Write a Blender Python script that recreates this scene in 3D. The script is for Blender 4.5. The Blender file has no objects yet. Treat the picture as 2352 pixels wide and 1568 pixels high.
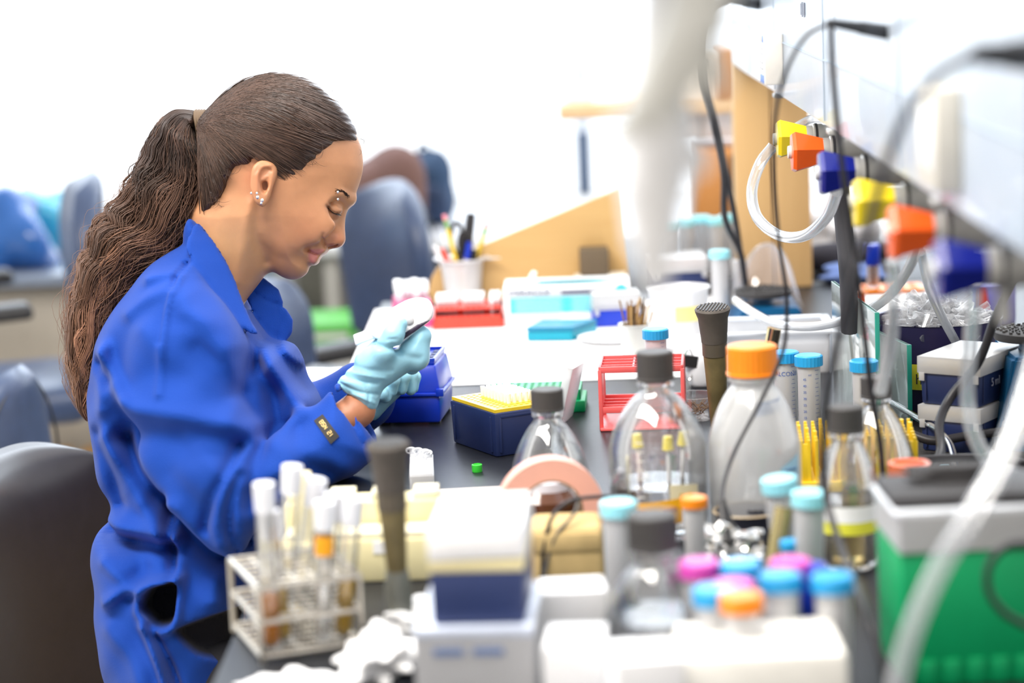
import bpy, bmesh, math, random
import numpy as np
from mathutils import Vector, Matrix
R = math.radians
SC = bpy.context.scene
COL = SC.collection
random.seed(7)
rng = np.random.default_rng(11)
# ------------------------------------------------------------ camera, sky, lamps, exposure
CAMZ, BZ, FPX = 1.52, 0.90, 5553.0          # eye height, bench height, focal length in pixels (85 mm)
cam_d = bpy.data.cameras.new('camera')
cam_d.sensor_width = 36.0
cam_d.lens = 85.0
cam_d.dof.use_dof = True
cam_d.dof.focus_distance = 3.0
cam_d.dof.aperture_fstop = 2.8
cam_d.clip_start = 0.05
cam = bpy.data.objects.new('camera', cam_d)
COL.objects.link(cam)
CM = Matrix.Translation((0, 0, CAMZ)) @ Matrix.Rotation(R(1.1), 4, 'Z') @ Matrix.Rotation(R(90 - 9.36), 4, 'X') @ Matrix.Rotation(R(-2.4), 4, 'Z')
cam.matrix_world = CM
SC.camera = cam
world = bpy.data.worlds.new('daylight')
SC.world = world
world.use_nodes = True
wn = world.node_tree.nodes
wl = world.node_tree.links
bg = wn['Background']
geo = wn.new('ShaderNodeTexCoord')
sep = wn.new('ShaderNodeSeparateXYZ')
mr = wn.new('ShaderNodeMapRange')
mr.inputs[1].default_value = -0.6; mr.inputs[2].default_value = 0.7
ramp = wn.new('ShaderNodeMix'); ramp.data_type = 'RGBA'
ramp.inputs[6].default_value = (0.93, 0.87, 0.80, 1)     # room behind the photographer
ramp.inputs[7].default_value = (0.90, 0.95, 1.0, 1)      # bright overcast sky past the windows
wl.new(geo.outputs['Generated'], sep.inputs[0]); wl.new(sep.outputs['Y'], mr.inputs[0])
wl.new(mr.outputs[0], ramp.inputs[0]); wl.new(ramp.outputs[2], bg.inputs[0])
st = wn.new('ShaderNodeMapRange')
st.inputs[1].default_value = -0.6; st.inputs[2].default_value = 0.8
st.inputs[3].default_value = 0.74; st.inputs[4].default_value = 1.9
wl.new(sep.outputs['Y'], st.inputs[0]); wl.new(st.outputs[0], bg.inputs[1])
def area(name, loc, size, power, col, target):
    l = bpy.data.lights.new(name, 'AREA'); l.shape = 'RECTANGLE'; l.size, l.size_y = size
    l.energy = power; l.color = col
    o = bpy.data.objects.new(name, l); COL.objects.link(o); o.location = loc
    o.rotation_euler = (Vector(target) - Vector(loc)).to_track_quat('-Z', 'Y').to_euler()
    return o
area('ceiling_lamp', (-0.9, 1.6, 3.0), (2.4, 0.6), 95, (1.0, 0.95, 0.88), (0.0, 2.6, 0.9))
area('ceiling_lamp', (0.6, 3.6, 3.0), (0.6, 2.4), 52, (1.0, 0.97, 0.93), (0.1, 3.4, 0.9))
area('window_daylight', (-0.6, 7.3, 2.3), (6.0, 2.2), 150, (0.80, 0.90, 1.0), (-0.2, 3.0, 1.0))
SC.view_settings.view_transform = 'Standard'
SC.view_settings.look = 'None'
SC.view_settings.exposure = 0.20
SC.view_settings.gamma = 1.0
SC.cycles.use_denoising = True
SC.cycles.max_bounces = 10
SC.cycles.transmission_bounces = 8
SC.cycles.transparent_max_bounces = 16
SC.cycles.diffuse_bounces = 3
SC.cycles.glossy_bounces = 4
SC.cycles.caustics_reflective = False
SC.cycles.caustics_refractive = False
SC.cycles.sample_clamp_indirect = 4.0
SC.cycles.use_adaptive_sampling = True
SC.cycles.adaptive_threshold = 0.03
# ------------------------------------------------------------ pixel -> place
C0 = Vector((0, 0, CAMZ)); CR = CM.to_3x3()
def ray(px, py): return CR @ Vector(((px - 1176) / FPX, -(py - 784) / FPX, -1))
def atz(px, py, z=BZ):
    r = ray(px, py); return C0 + r * ((z - CAMZ) / r.z)
def atY(px, py, Y):
    r = ray(px, py); return C0 + r * (Y / r.y)
def atX(px, py, X):
    r = ray(px, py); return C0 + r * (X / r.x)
def mpp(Y): return Y * 1.012 / FPX           # metres per pixel at distance Y
# ------------------------------------------------------------ materials
MATS = {}
def mat(name, col, rough=0.5, metal=0.0, noise=0.0, nscale=40.0, bump=0.0, bscale=200.0, spec=0.5, trans=0.0, ior=1.45, sss=0.0, coat=0.0, alpha=1.0, attr=None, sheen=0.0, emit=0.0):
    if name in MATS: return MATS[name]
    m = bpy.data.materials.new(name); m.use_nodes = True
    nt = m.node_tree; p = nt.nodes['Principled BSDF']
    c = (*col, 1.0) if len(col) == 3 else col
    p.inputs['Base Color'].default_value = c
    p.inputs['Roughness'].default_value = rough
    p.inputs['Metallic'].default_value = metal
    p.inputs['Specular IOR Level'].default_value = spec
    p.inputs['Transmission Weight'].default_value = trans
    p.inputs['IOR'].default_value = ior
    p.inputs['Coat Weight'].default_value = coat
    p.inputs['Alpha'].default_value = alpha
    p.inputs['Sheen Weight'].default_value = sheen
    if sss:
        p.inputs['Subsurface Weight'].default_value = sss
        p.inputs['Subsurface Radius'].default_value = (0.012, 0.005, 0.003)
        p.inputs['Subsurface Scale'].default_value = 1.0
    if emit:
        p.inputs['Emission Color'].default_value = c; p.inputs['Emission Strength'].default_value = emit
    tc = nt.nodes.new('ShaderNodeTexCoord')
    src = None
    if attr:
        a = nt.nodes.new('ShaderNodeAttribute'); a.attribute_name = attr
        nt.links.new(a.outputs['Color'], p.inputs['Base Color']); src = a.outputs['Color']
    n = nt.nodes.new('ShaderNodeTexNoise'); n.inputs['Scale'].default_value = nscale; n.inputs['Detail'].default_value = 4
    nt.links.new(tc.outputs['Object'], n.inputs['Vector'])
    amt = noise if noise else 0.04
    mp = nt.nodes.new('ShaderNodeMapRange')
    mp.inputs[1].default_value = 0.3; mp.inputs[2].default_value = 0.7
    mp.inputs[3].default_value = 1 - amt; mp.inputs[4].default_value = 1 + amt
    nt.links.new(n.outputs['Fac'], mp.inputs[0])
    mx = nt.nodes.new('ShaderNodeMix'); mx.data_type = 'RGBA'; mx.blend_type = 'MULTIPLY'; mx.inputs[0].default_value = 1.0
    mx.inputs[6].default_value = c
    if src is not None: nt.links.new(src, mx.inputs[6])
    nt.links.new(mp.outputs[0], mx.inputs[7])
    nt.links.new(mx.outputs[2], p.inputs['Base Color'])
    if bump:
        n2 = nt.nodes.new('ShaderNodeTexNoise'); n2.inputs['Scale'].default_value = bscale; n2.inputs['Detail'].default_value = 3
        nt.links.new(tc.outputs['Object'], n2.inputs['Vector'])
        b = nt.nodes.new('ShaderNodeBump'); b.inputs['Strength'].default_value = bump; b.inputs['Distance'].default_value = 0.002
        nt.links.new(n2.outputs['Fac'], b.inputs['Height']); nt.links.new(b.outputs[0], p.inputs['Normal'])
    MATS[name] = m; return m
def mat_thin(name, col, clear=0.7, rough=0.15, tint=(1, 1, 1), gloss=0.12, soft=0.5, edge=0.25):
    """translucent plastic or thin glass wall: part clear, part milky, with a sheen"""
    if name in MATS: return MATS[name]
    m = bpy.data.materials.new(name); m.use_nodes = True
    nt = m.node_tree; nt.nodes.remove(nt.nodes['Principled BSDF']); out = nt.nodes['Material Output']
    t = nt.nodes.new('ShaderNodeBsdfTransparent'); t.inputs[0].default_value = (*tint, 1)
    d = nt.nodes.new('ShaderNodeBsdfDiffuse'); d.inputs[0].default_value = (*col, 1)
    l = nt.nodes.new('ShaderNodeBsdfTranslucent'); l.inputs[0].default_value = (*col, 1)
    g = nt.nodes.new('ShaderNodeBsdfGlossy'); g.inputs['Roughness'].default_value = rough; g.inputs[0].default_value = (1, 1, 1, 1)
    ms = nt.nodes.new('ShaderNodeMixShader'); ms.inputs[0].default_value = soft
    nt.links.new(d.outputs[0], ms.inputs[1]); nt.links.new(l.outputs[0], ms.inputs[2])
    m1 = nt.nodes.new('ShaderNodeMixShader'); nt.links.new(ms.outputs[0], m1.inputs[1]); nt.links.new(t.outputs[0], m1.inputs[2])
    lw = nt.nodes.new('ShaderNodeLayerWeight'); lw.inputs[0].default_value = 0.35
    # walls seen edge-on look milkier than walls seen face-on
    sub = nt.nodes.new('ShaderNodeMapRange'); sub.inputs[3].default_value = clear; sub.inputs[4].default_value = clear * edge
    nt.links.new(lw.outputs['Facing'], sub.inputs[0]); nt.links.new(sub.outputs[0], m1.inputs[0])
    m2 = nt.nodes.new('ShaderNodeMixShader')
    fr = nt.nodes.new('ShaderNodeMapRange'); fr.inputs[3].default_value = gloss * 0.4; fr.inputs[4].default_value = min(0.9, gloss * 5)
    nt.links.new(lw.outputs['Fresnel'], fr.inputs[0]); nt.links.new(fr.outputs[0], m2.inputs[0])
    nt.links.new(m1.outputs[0], m2.inputs[1]); nt.links.new(g.outputs[0], m2.inputs[2])
    nt.links.new(m2.outputs[0], out.inputs[0])
    MATS[name] = m; return m
def mat_wood(name, c1, c2, scale=6.0, rough=0.45, axis='Z'):
    if name in MATS: return MATS[name]
    m = mat(name, c1, rough)
    nt = m.node_tree; p = nt.nodes['Principled BSDF']
    tc = nt.nodes.new('ShaderNodeTexCoord'); mp = nt.nodes.new('ShaderNodeMapping')
    mp.inputs['Scale'].default_value = {'Z': (18, 18, 1.2), 'Y': (18, 1.2, 18), 'X': (1.2, 18, 18)}[axis]
    n = nt.nodes.new('ShaderNodeTexNoise'); n.inputs['Scale'].default_value = scale; n.inputs['Detail'].default_value = 6
    mx = nt.nodes.new('ShaderNodeMix'); mx.data_type = 'RGBA'; mx.inputs[6].default_value = (*c1, 1); mx.inputs[7].default_value = (*c2, 1)
    nt.links.new(tc.outputs['Object'], mp.inputs[0]); nt.links.new(mp.outputs[0], n.inputs['Vector'])
    nt.links.new(n.outputs['Fac'], mx.inputs[0]); nt.links.new(mx.outputs[2], p.inputs['Base Color'])
    return m
M_ = dict(
 black=lambda: mat('black plastic', (0.022, 0.021, 0.023), 0.42),
 capblk=lambda: mat('grey black cap plastic', (0.05, 0.046, 0.045), 0.55),
 rubber=lambda: mat('grey brown rubber', (0.085, 0.072, 0.062), 0.7, noise=0.15),
 brass=lambda: mat('tarnished olive barrel', (0.16, 0.125, 0.055), 0.5, noise=0.3, nscale=30),
 white=lambda: mat('white plastic', (0.88, 0.88, 0.90), 0.35),
 paper=lambda: mat('white paper', (0.92, 0.92, 0.93), 0.85, bump=0.1),
 milky=lambda: mat_thin('milky translucent plastic', (0.97, 0.97, 0.99), 0.28, 0.3, edge=0.5),
 clearp=lambda: mat_thin('clear plastic', (0.94, 0.95, 0.98), 0.85, 0.12, edge=0.55),
 glass=lambda: mat_thin('clear glass wall', (0.95, 0.97, 0.99), 0.985, 0.03, gloss=0.16, edge=0.86),
 tubing=lambda: mat_thin('clear tubing', (0.92, 0.95, 1.0), 0.80, 0.06, gloss=0.22, edge=0.40),
 navy=lambda: mat('navy plastic', (0.018, 0.030, 0.105), 0.38),
 blue=lambda: mat('royal blue plastic', (0.008, 0.040, 0.50), 0.28),
 yellow=lambda: mat('yellow plastic', (0.86, 0.60, 0.03), 0.35),
 green=lambda: mat('green plastic', (0.0, 0.33, 0.115), 0.4),
 red=lambda: mat('red plastic', (0.75, 0.06, 0.035), 0.35),
 pink=lambda: mat('pink plastic', (0.85, 0.10, 0.32), 0.35),
 coral=lambda: mat('coral red coated wire', (0.78, 0.12, 0.12), 0.4),
 teal=lambda: mat('teal translucent plastic', (0.0, 0.40, 0.58), 0.25, trans=0.25),
 sky=lambda: mat('sky blue cap plastic', (0.02, 0.33, 0.68), 0.35),
 cyan=lambda: mat('pale cyan cap plastic', (0.32, 0.75, 0.86), 0.35),
 orange=lambda: mat('orange cap plastic', (0.90, 0.26, 0.01), 0.35),
 oknob=lambda: mat('orange red knob plastic', (0.82, 0.11, 0.012), 0.3),
 mag=lambda: mat('magenta cap plastic', (0.62, 0.06, 0.42), 0.35),
 steel=lambda: mat('brushed steel', (0.75, 0.75, 0.74), 0.25, metal=1.0),
 chrome=lambda: mat('chrome', (0.9, 0.9, 0.9), 0.08, metal=1.0),
 greym=lambda: mat('grey painted metal', (0.42, 0.415, 0.40), 0.4, metal=0.2),
 cream=lambda: mat('cream plastic', (0.80, 0.72, 0.42), 0.5),
 kraft=lambda: mat('kraft cardboard', (0.58, 0.42, 0.19), 0.8, noise=0.12),
 dmat=lambda: mat('dark speckled mat', (0.035, 0.032, 0.032), 0.7, noise=0.6, nscale=300, bump=0.3),
 ink=lambda: mat('blue print ink', (0.03, 0.10, 0.40), 0.6),
 kink=lambda: mat('black ink', (0.03, 0.03, 0.04), 0.6),
 chairf=lambda: mat('dark blue grey vinyl', (0.035, 0.060, 0.135), 0.36, noise=0.1, spec=0.7),
 cable=lambda: mat('black cable sheath', (0.02, 0.019, 0.024), 0.38),
)
def MT(k): return M_[k]() if isinstance(k, str) else k
# ------------------------------------------------------------ mesh helpers
def newbm(): return bmesh.new()
def xf(bm, vs, m):
    for v in vs: v.co = m @ v.co
def box(bm, c, s, bev=0.0, taper=1.0, rot=None, seg=2):
    hx, hy, hz = s[0] / 2, s[1] / 2, s[2] / 2
    vs = []
    for z, t in ((-hz, 1.0), (hz, taper)):
        for x, y in ((-hx, -hy), (hx, -hy), (hx, hy), (-hx, hy)): vs.append(bm.verts.new((x * t, y * t, z)))
    f = [(3, 2, 1, 0), (4, 5, 6, 7), (0, 1, 5, 4), (1, 2, 6, 5), (2, 3, 7, 6), (3, 0, 4, 7)]
    fs = [bm.faces.new([vs[i] for i in q]) for q in f]
    if bev:
        es = list({e for q in fs for e in q.edges})
        r = bmesh.ops.bevel(bm, geom=es, offset=bev, segments=seg, affect='EDGES', profile=0.5)
        vs = list({v for q in r['faces'] for v in q.verts} | {v for v in vs if v.is_valid})
    m = Matrix.Translation(c)
    if rot is not None: m = m @ rot
    xf(bm, vs, m)
    return vs
def lathe(bm, prof, n=32, m=None, sx=1.0):
    rings = []
    allv = []
    for r, z in prof:
        if r < 1e-6: v = bm.verts.new((0, 0, z)); rings.append([v]); allv.append(v)
        else:
            q = [bm.verts.new((r * sx * math.cos(2 * math.pi * i / n), r * math.sin(2 * math.pi * i / n), z)) for i in range(n)]
            rings.append(q); allv += q
    for a, b in zip(rings, rings[1:]):
        for i in range(n):
            j = (i + 1) % n
            if len(a) == 1 and len(b) == 1: continue
            if len(a) == 1: bm.faces.new((a[0], b[j], b[i]))
            elif len(b) == 1: bm.faces.new((a[i], a[j], b[0]))
            else: bm.faces.new((a[i], a[j], b[j], b[i]))
    if m is not None: xf(bm, allv, m)
    return allv
def cyl(bm, p0, p1, r0, r1=None, n=16, cap=True):
    p0, p1 = Vector(p0), Vector(p1); d = p1 - p0; L = d.length
    m = Matrix.Translation(p0) @ d.to_track_quat('Z', 'Y').to_matrix().to_4x4()
    r1 = r0 if r1 is None else r1
    return lathe(bm, ([(0, 0)] if cap else []) + [(r0, 0), (r1, L)] + ([(0, L)] if cap else []), n, m)
def smooth_path(pts, k=8):
    pts = [Vector(p) for p in pts]
    if len(pts) < 3: return pts
    P = [2 * pts[0] - pts[1]] + pts + [2 * pts[-1] - pts[-2]]
    o = []
    for i in range(1, len(P) - 2):
        a, b, c, d = P[i - 1:i + 3]
        for j in range(k):
            t = j / k
            o.append(0.5 * ((2 * b) + (c - a) * t + (2 * a - 5 * b + 4 * c - d) * t * t + (3 * b - a - 3 * c + d) * t ** 3))
    o.append(P[-2]); return o
def tube(bm, pts, r, n=10, smooth=8, cap=True, rad=None):
    P = smooth_path(pts, smooth) if smooth else [Vector(p) for p in pts]
    rings = []; up = Vector((0.3, 0.2, 1)).normalized(); N = len(P)
    t0 = (P[1] - P[0]).normalized(); u = t0.cross(up).normalized()
    for i, p in enumerate(P):
        t = (P[min(i + 1, N - 1)] - P[max(i - 1, 0)]).normalized()
        u = (u - t * u.dot(t)).normalized(); v = t.cross(u)
        rr = r if rad is None else rad[0] + (rad[1] - rad[0]) * i / (N - 1)
        rings.append([bm.verts.new(p + (u * math.cos(2 * math.pi * k / n) + v * math.sin(2 * math.pi * k / n)) * rr) for k in range(n)])
    for a, b in zip(rings, rings[1:]):
        for k in range(n):
            j = (k + 1) % n; bm.faces.new((a[k], a[j], b[j], b[k]))
    if cap:
        bm.faces.new(rings[0][::-1]); bm.faces.new(rings[-1])
def prism(bm, poly, a, b, axis='Z'):
    """closed 2D outline pushed from a to b along an axis"""
    def P(x, y, t): return {'Z': (x, y, t), 'Y': (x, t, y), 'X': (t, x, y)}[axis]
    A = [bm.verts.new(P(x, y, a)) for x, y in poly]; B = [bm.verts.new(P(x, y, b)) for x, y in poly]
    n = len(poly)
    for i in range(n):
        j = (i + 1) % n; bm.faces.new((A[i], A[j], B[j], B[i]))
    bm.faces.new(A[::-1]); bm.faces.new(B)
    return A + B
def ball(bm, c, r, n=14, m=8, s=(1, 1, 1)):
    pr = [(r * math.sin(math.pi * i / m), -r * math.cos(math.pi * i / m)) for i in range(m + 1)]
    pr[0] = (0, -r); pr[-1] = (0, r)
    return lathe(bm, pr, n, Matrix.Translation(c) @ Matrix.Diagonal((*s, 1)))
def finish(name, bm, material, parent=None, angle=40, loc=None):
    bmesh.ops.recalc_face_normals(bm, faces=bm.faces)
    me = bpy.data.meshes.new(name); bm.to_mesh(me); bm.free()
    me.materials.append(MT(material))
    me.polygons.foreach_set('use_smooth', [True] * len(me.polygons))
    me.set_sharp_from_angle(angle=R(angle))
    o = bpy.data.objects.new(name, me); COL.objects.link(o)
    if parent is not None: o.parent = parent
    if loc is not None: o.location = loc
    return o
def npmesh(name, V, Fq, material, parent=None, colors=None, M=None):
    me = bpy.data.meshes.new(name)
    V = np.asarray(V, np.float32); Fq = np.asarray(Fq, np.int32); k = Fq.shape[1]
    if M is not None:
        mm = np.array(M); V = V @ mm[:3, :3].T.astype(np.float32) + mm[:3, 3].astype(np.float32)
    me.vertices.add(len(V)); me.vertices.foreach_set('co', V.ravel())
    me.loops.add(Fq.size); me.loops.foreach_set('vertex_index', Fq.ravel())
    me.polygons.add(len(Fq)); me.polygons.foreach_set('loop_start', np.arange(0, Fq.size, k, dtype=np.int32))
    me.polygons.foreach_set('loop_total', np.full(len(Fq), k, np.int32))
    me.update(); me.validate()
    me.polygons.foreach_set('use_smooth', np.ones(len(me.polygons), bool))
    if colors is not None:
        a = me.color_attributes.new('Col', 'FLOAT_COLOR', 'POINT')
        a.data.foreach_set('color', np.concatenate([colors, np.ones((len(colors), 1))], 1).astype(np.float32).ravel())
    me.materials.append(MT(material))
    o = bpy.data.objects.new(name, me); COL.objects.link(o)
    if parent is not None: o.parent = parent
    return o
def tag(o, label, cat, group=None, kind=None):
    if label: o['label'] = label
    if cat: o['category'] = cat
    if group: o['group'] = group
    if kind: o['kind'] = kind
    return o
def thing(name, label, cat, loc=(0, 0, 0), rz=0.0, group=None, rot=None):
    o = bpy.data.objects.new(name, None); COL.objects.link(o); o.location = loc
    o.empty_display_size = 0.02
    o.rotation_euler = (0, 0, rz)
    if rot is not None: o.rotation_euler = rot
    return tag(o, label, cat, group)
def struct(name, bm, m):
    o = finish(name, bm, m); o['kind'] = 'structure'; return o
def wparent(o, t):
    """part built in world coordinates under a thing placed elsewhere"""
    bpy.context.view_layer.update()
    o.parent = t
    o.matrix_parent_inverse = Matrix.LocRotScale(t.location, t.rotation_euler, t.scale).inverted()
    return o
def dup(root, loc, rz=None, label=None, group=None, rot=None):
    def cp(o, par):
        c = o.copy(); COL.objects.link(c)
        if par is not None: c.parent = par; c.matrix_parent_inverse = o.matrix_parent_inverse.copy()
        for ch in list(KIDS.get(o.name, [])): cp(ch, c)
        return c
    KIDS = {}
    for o in bpy.data.objects:
        if o.parent is not None: KIDS.setdefault(o.parent.name, []).append(o)
    r = cp(root, None); r.location = loc
    if rz is not None: r.rotation_euler = (0, 0, rz)
    if rot is not None: r.rotation_euler = rot
    if label: r['label'] = label
    if group: r['group'] = group
    return r
def text_part(name, s, size, material, parent, loc, rot, align='LEFT', depth=0.0003, mirror=False):
    cu = bpy.data.curves.new('txt', 'FONT'); cu.body = s; cu.size = size; cu.extrude = depth; cu.align_x = align
    cu.resolution_u = 3
    o = bpy.data.objects.new('txt', cu); COL.objects.link(o)
    bpy.context.view_layer.update()
    me = bpy.data.meshes.new_from_object(o.evaluated_get(bpy.context.evaluated_depsgraph_get()))
    bpy.data.objects.remove(o)
    me.materials.clear(); me.materials.append(MT(material))
    if mirror: me.transform(Matrix.Diagonal((-1, 1, 1, 1)))
    t = bpy.data.objects.new(name, me); COL.objects.link(t); t.parent = parent; t.location = loc; t.rotation_euler = rot
    return t
# ------------------------------------------------------------ sculpting fields and their surface
def crom(poly, k=5, closed=True):
    P = np.array(poly, float); n = len(P); o = []
    rg = range(n) if closed else range(n - 1)
    for i in rg:
        if closed: a, b, c, d = P[(i - 1) % n], P[i], P[(i + 1) % n], P[(i + 2) % n]
        else: a, b, c, d = P[max(i - 1, 0)], P[i], P[i + 1], P[min(i + 2, n - 1)]
        for j in range(k):
            t = j / k; o.append(0.5 * ((2 * b) + (c - a) * t + (2 * a - 5 * b + 4 * c - d) * t * t + (3 * b - a - 3 * c + d) * t ** 3))
    if not closed: o.append(P[-1])
    return np.array(o)
def segdist(X, Y, a, b):
    dx, dy = b[0] - a[0], b[1] - a[1]; L = dx * dx + dy * dy + 1e-12
    t = np.clip(((X - a[0]) * dx + (Y - a[1]) * dy) / L, 0, 1)
    return np.hypot(X - a[0] - t * dx, Y - a[1] - t * dy), t
def polysdf(X, Y, P):
    d = np.full(X.shape, 1e9); ins = np.zeros(X.shape, bool); n = len(P)
    for i in range(n):
        a, b = P[i], P[(i + 1) % n]
        d = np.minimum(d, segdist(X, Y, a, b)[0])
        if a[1] != b[1]:
            c = ((a[1] > Y) != (b[1] > Y)) & (X < (b[0] - a[0]) * (Y - a[1]) / (b[1] - a[1]) + a[0]); ins ^= c
    return np.where(ins, -d, d)
def linedist(X, Y, P):
    d = np.full(X.shape, 1e9)
    for a, b in zip(P[:-1], P[1:]): d = np.minimum(d, segdist(X, Y, a, b)[0])
    return d
def smin(a, b, k):
    h = np.clip(0.5 + 0.5 * (b - a) / k, 0, 1); return b * (1 - h) + a * h - k * h * (1 - h)
def smax(a, b, k): return -smin(-a, -b, k)
def nets(F, org, h):
    nx, ny, nz = F.shape; S = F < 0
    cs = (nx - 1, ny - 1, nz - 1)
    acc = np.zeros((*cs, 3), np.float32); cnt = np.zeros(cs, np.int16); quads = []
    edges = []
    for ax in range(3):
        sl0 = [slice(None)] * 3; sl1 = [slice(None)] * 3; sl0[ax] = slice(0, -1); sl1[ax] = slice(1, None)
        m = S[tuple(sl0)] != S[tuple(sl1)]
        I = np.argwhere(m); f0 = F[tuple(sl0)][m]; f1 = F[tuple(sl1)][m]; t = f0 / (f0 - f1)
        P = I.astype(np.float32); P[:, ax] += t
        b, c = [q for q in range(3) if q != ax]
        ok = (I[:, b] > 0) & (I[:, c] > 0) & (I[:, b] < cs[b]) & (I[:, c] < cs[c])
        for db in (0, 1):
            for dc in (0, 1):
                J = I.copy(); J[:, b] -= db; J[:, c] -= dc
                g = np.all((J >= 0) & (J < np.array(cs)), 1); Jg = J[g]
                np.add.at(acc, (Jg[:, 0], Jg[:, 1], Jg[:, 2]), P[g]); np.add.at(cnt, (Jg[:, 0], Jg[:, 1], Jg[:, 2]), 1)
        edges.append((ax, b, c, I[ok], (f0 < 0)[ok]))
    mask = cnt > 0; idx = np.full(cs, -1, np.int64); idx[mask] = np.arange(mask.sum())
    V = acc[mask] / cnt[mask][:, None] * h + np.array(org)
    for ax, b, c, I, s in edges:
        q = []
        for db, dc in ((0, 0), (1, 0), (1, 1), (0, 1)):
            J = I.copy(); J[:, b] -= db; J[:, c] -= dc; q.append(idx[J[:, 0], J[:, 1], J[:, 2]])
        q = np.stack(q, 1); fl = s if ax != 1 else ~s
        q[~fl] = q[~fl][:, ::-1]; quads.append(q)
    return V.astype(np.float32), np.concatenate(quads)
class Frame:
    """the sitter's own metric frame: u along her facing, v up, w sideways (away from us is +)"""
    def __init__(s, D, cx=1176.0, cy=784.0): s.D = D
    def p(s, px, py): return ((px - 1176) * s.D / FPX, -(py - 784) * s.D / FPX)
    def P(s, pts, w=0.0):
        k = (s.D + w) / s.D; return np.array([s.p(1176 + (x - 1176) * k, 784 + (y - 784) * k) for x, y in pts])
    def grid(s, x0, y0, x1, y1, w0, w1, h):
        a = s.p(x0, y1); b = s.p(x1, y0)
        U = np.arange(a[0], b[0], h); V = np.arange(a[1], b[1], h); W = np.arange(w0, w1, h)
        s.U, s.V, s.W, s.h = U, V, W, h; s.org = (a[0], a[1], w0)
        s.X2, s.Y2 = np.meshgrid(U, V, indexing='ij')
        s.X, s.Y, s.Z = s.X2[:, :, None].astype(np.float32), s.Y2[:, :, None].astype(np.float32), W[None, None, :].astype(np.float32)
        return s
    def world(s, V):
        C = np.array(CM); Q = np.stack([V[:, 0], V[:, 1], -(s.D + V[:, 2])], 1)
        return Q @ C[:3, :3].T + C[:3, 3]
    def inflate(s, d2, Rr, W, wc=0.0, pw=2.0):
        a = np.clip((Rr + d2) / Rr, 0, None)
        if np.ndim(a) == 2: a = a[:, :, None]
        W3 = W if np.ndim(W) == 0 else W[:, :, None]; c3 = wc if np.ndim(wc) == 0 else wc[:, :, None]
        b = np.abs(s.Z - c3) / W3
        return ((a ** pw + b ** pw) ** (1 / pw) - 1) * np.minimum(Rr, np.min(W))
    def ext(s, d2, hw, r, wc=0.0):
        c3 = wc if np.ndim(wc) == 0 else wc[:, :, None]; h3 = hw if np.ndim(hw) == 0 else hw[:, :, None]
        qx = (d2 + r)[:, :, None]; qw = np.abs(s.Z - c3) - h3 + r
        return np.hypot(np.maximum(qx, 0), np.maximum(qw, 0)) + np.minimum(np.maximum(qx, qw), 0) - r
    def cone(s, a, b, ra, rb, sq=1.0):
        (ax, ay), (bx, by) = s.p(a[0], a[1]), s.p(b[0], b[1]); az, bz = a[2], b[2]
        dx, dy, dz = bx - ax, by - ay, bz - az; L = dx * dx + dy * dy + dz * dz + 1e-12
        t = np.clip(((s.X - ax) * dx + (s.Y - ay) * dy + (s.Z - az) * dz) / L, 0, 1)
        return np.sqrt((s.X - ax - t * dx) ** 2 + (s.Y - ay - t * dy) ** 2 + ((s.Z - az - t * dz) * sq) ** 2) - (ra + (rb - ra) * t)
    def ell(s, c, r, rot=0.0):
        cx, cy = s.p(c[0], c[1]); X = s.X - cx; Y = s.Y - cy
        if rot: cr, sr = math.cos(rot), math.sin(rot); X, Y = X * cr + Y * sr, -X * sr + Y * cr
        k = np.sqrt((X / r[0]) ** 2 + (Y / r[1]) ** 2 + ((s.Z - c[2]) / r[2]) ** 2)
        return (k - 1) * min(r)
def gauss(d, w): return np.exp(-(d / w) ** 2)
# ============================================================ the person
person = thing('person', 'person in a blue lab coat seated in profile at the bench, long wavy ponytail', 'person', (atY(300, 1560, 3.0).x, 3.0, 0.0))
SHEAD = [(455, 504), (474, 470), (470, 400), (472, 320), (500, 262), (545, 218), (600, 187), (645, 180), (690, 186), (740, 210), (783, 246), (808, 286), (824, 322), (831, 345),
         (834, 380), (830.7, 403), (822, 431.7), (810, 458), (800, 474), (787, 500), (778, 530), (764, 556), (752, 572), (744, 580), (733, 584), (728, 590), (726, 599), (716, 606), (711, 614),
         (708, 622), (703.5, 629), (694, 636.4), (680, 641.5), (666, 641.5), (651.8, 637.3), (636.5, 628.7), (619.3, 615.3), (606.9, 606), (590, 620), (550, 640), (500, 580)]
fh = Frame(3.0).grid(395, 150, 850, 800, -0.105, 0.105, 0.00155)
X2, Y2 = fh.X2, fh.Y2
hp = crom(fh.P(SHEAD), 4)
d2 = polysdf(X2, Y2, hp)
cu = fh.p(640, 300)
# half width of the head from the crown down to the chin
vv = (Y2 - fh.p(0, 640)[1]) / (fh.p(0, 180)[1] - fh.p(0, 640)[1])
Wd = np.interp(vv.ravel(), [0, 0.12, 0.3, 0.5, 0.75, 1.0], [0.036, 0.048, 0.061, 0.069, 0.074, 0.074]).reshape(vv.shape)
uu = (X2 - fh.p(470, 0)[0]) / (fh.p(830, 0)[0] - fh.p(470, 0)[0])
Wd *= np.interp(uu.ravel(), [0, 0.3, 0.6, 0.85, 1.0], [1.0, 1.03, 1.0, 0.86, 0.80]).reshape(vv.shape)
HEADW = Wd
F = fh.inflate(d2, 0.085, Wd, pw=2.15)
# cheekbone, brow, jaw
F = smin(F, fh.ell((718, 512, -0.040), (0.020, 0.014, 0.005)), 0.018); F = smin(F, fh.ell((718, 512, 0.040), (0.020, 0.014, 0.005)), 0.018)
F = smin(F, fh.cone((804, 458, -0.006), (778, 450, -0.030), 0.004, 0.004), 0.010); F = smin(F, fh.cone((804, 458, 0.006), (778, 450, 0.030), 0.004, 0.004), 0.010)
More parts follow.
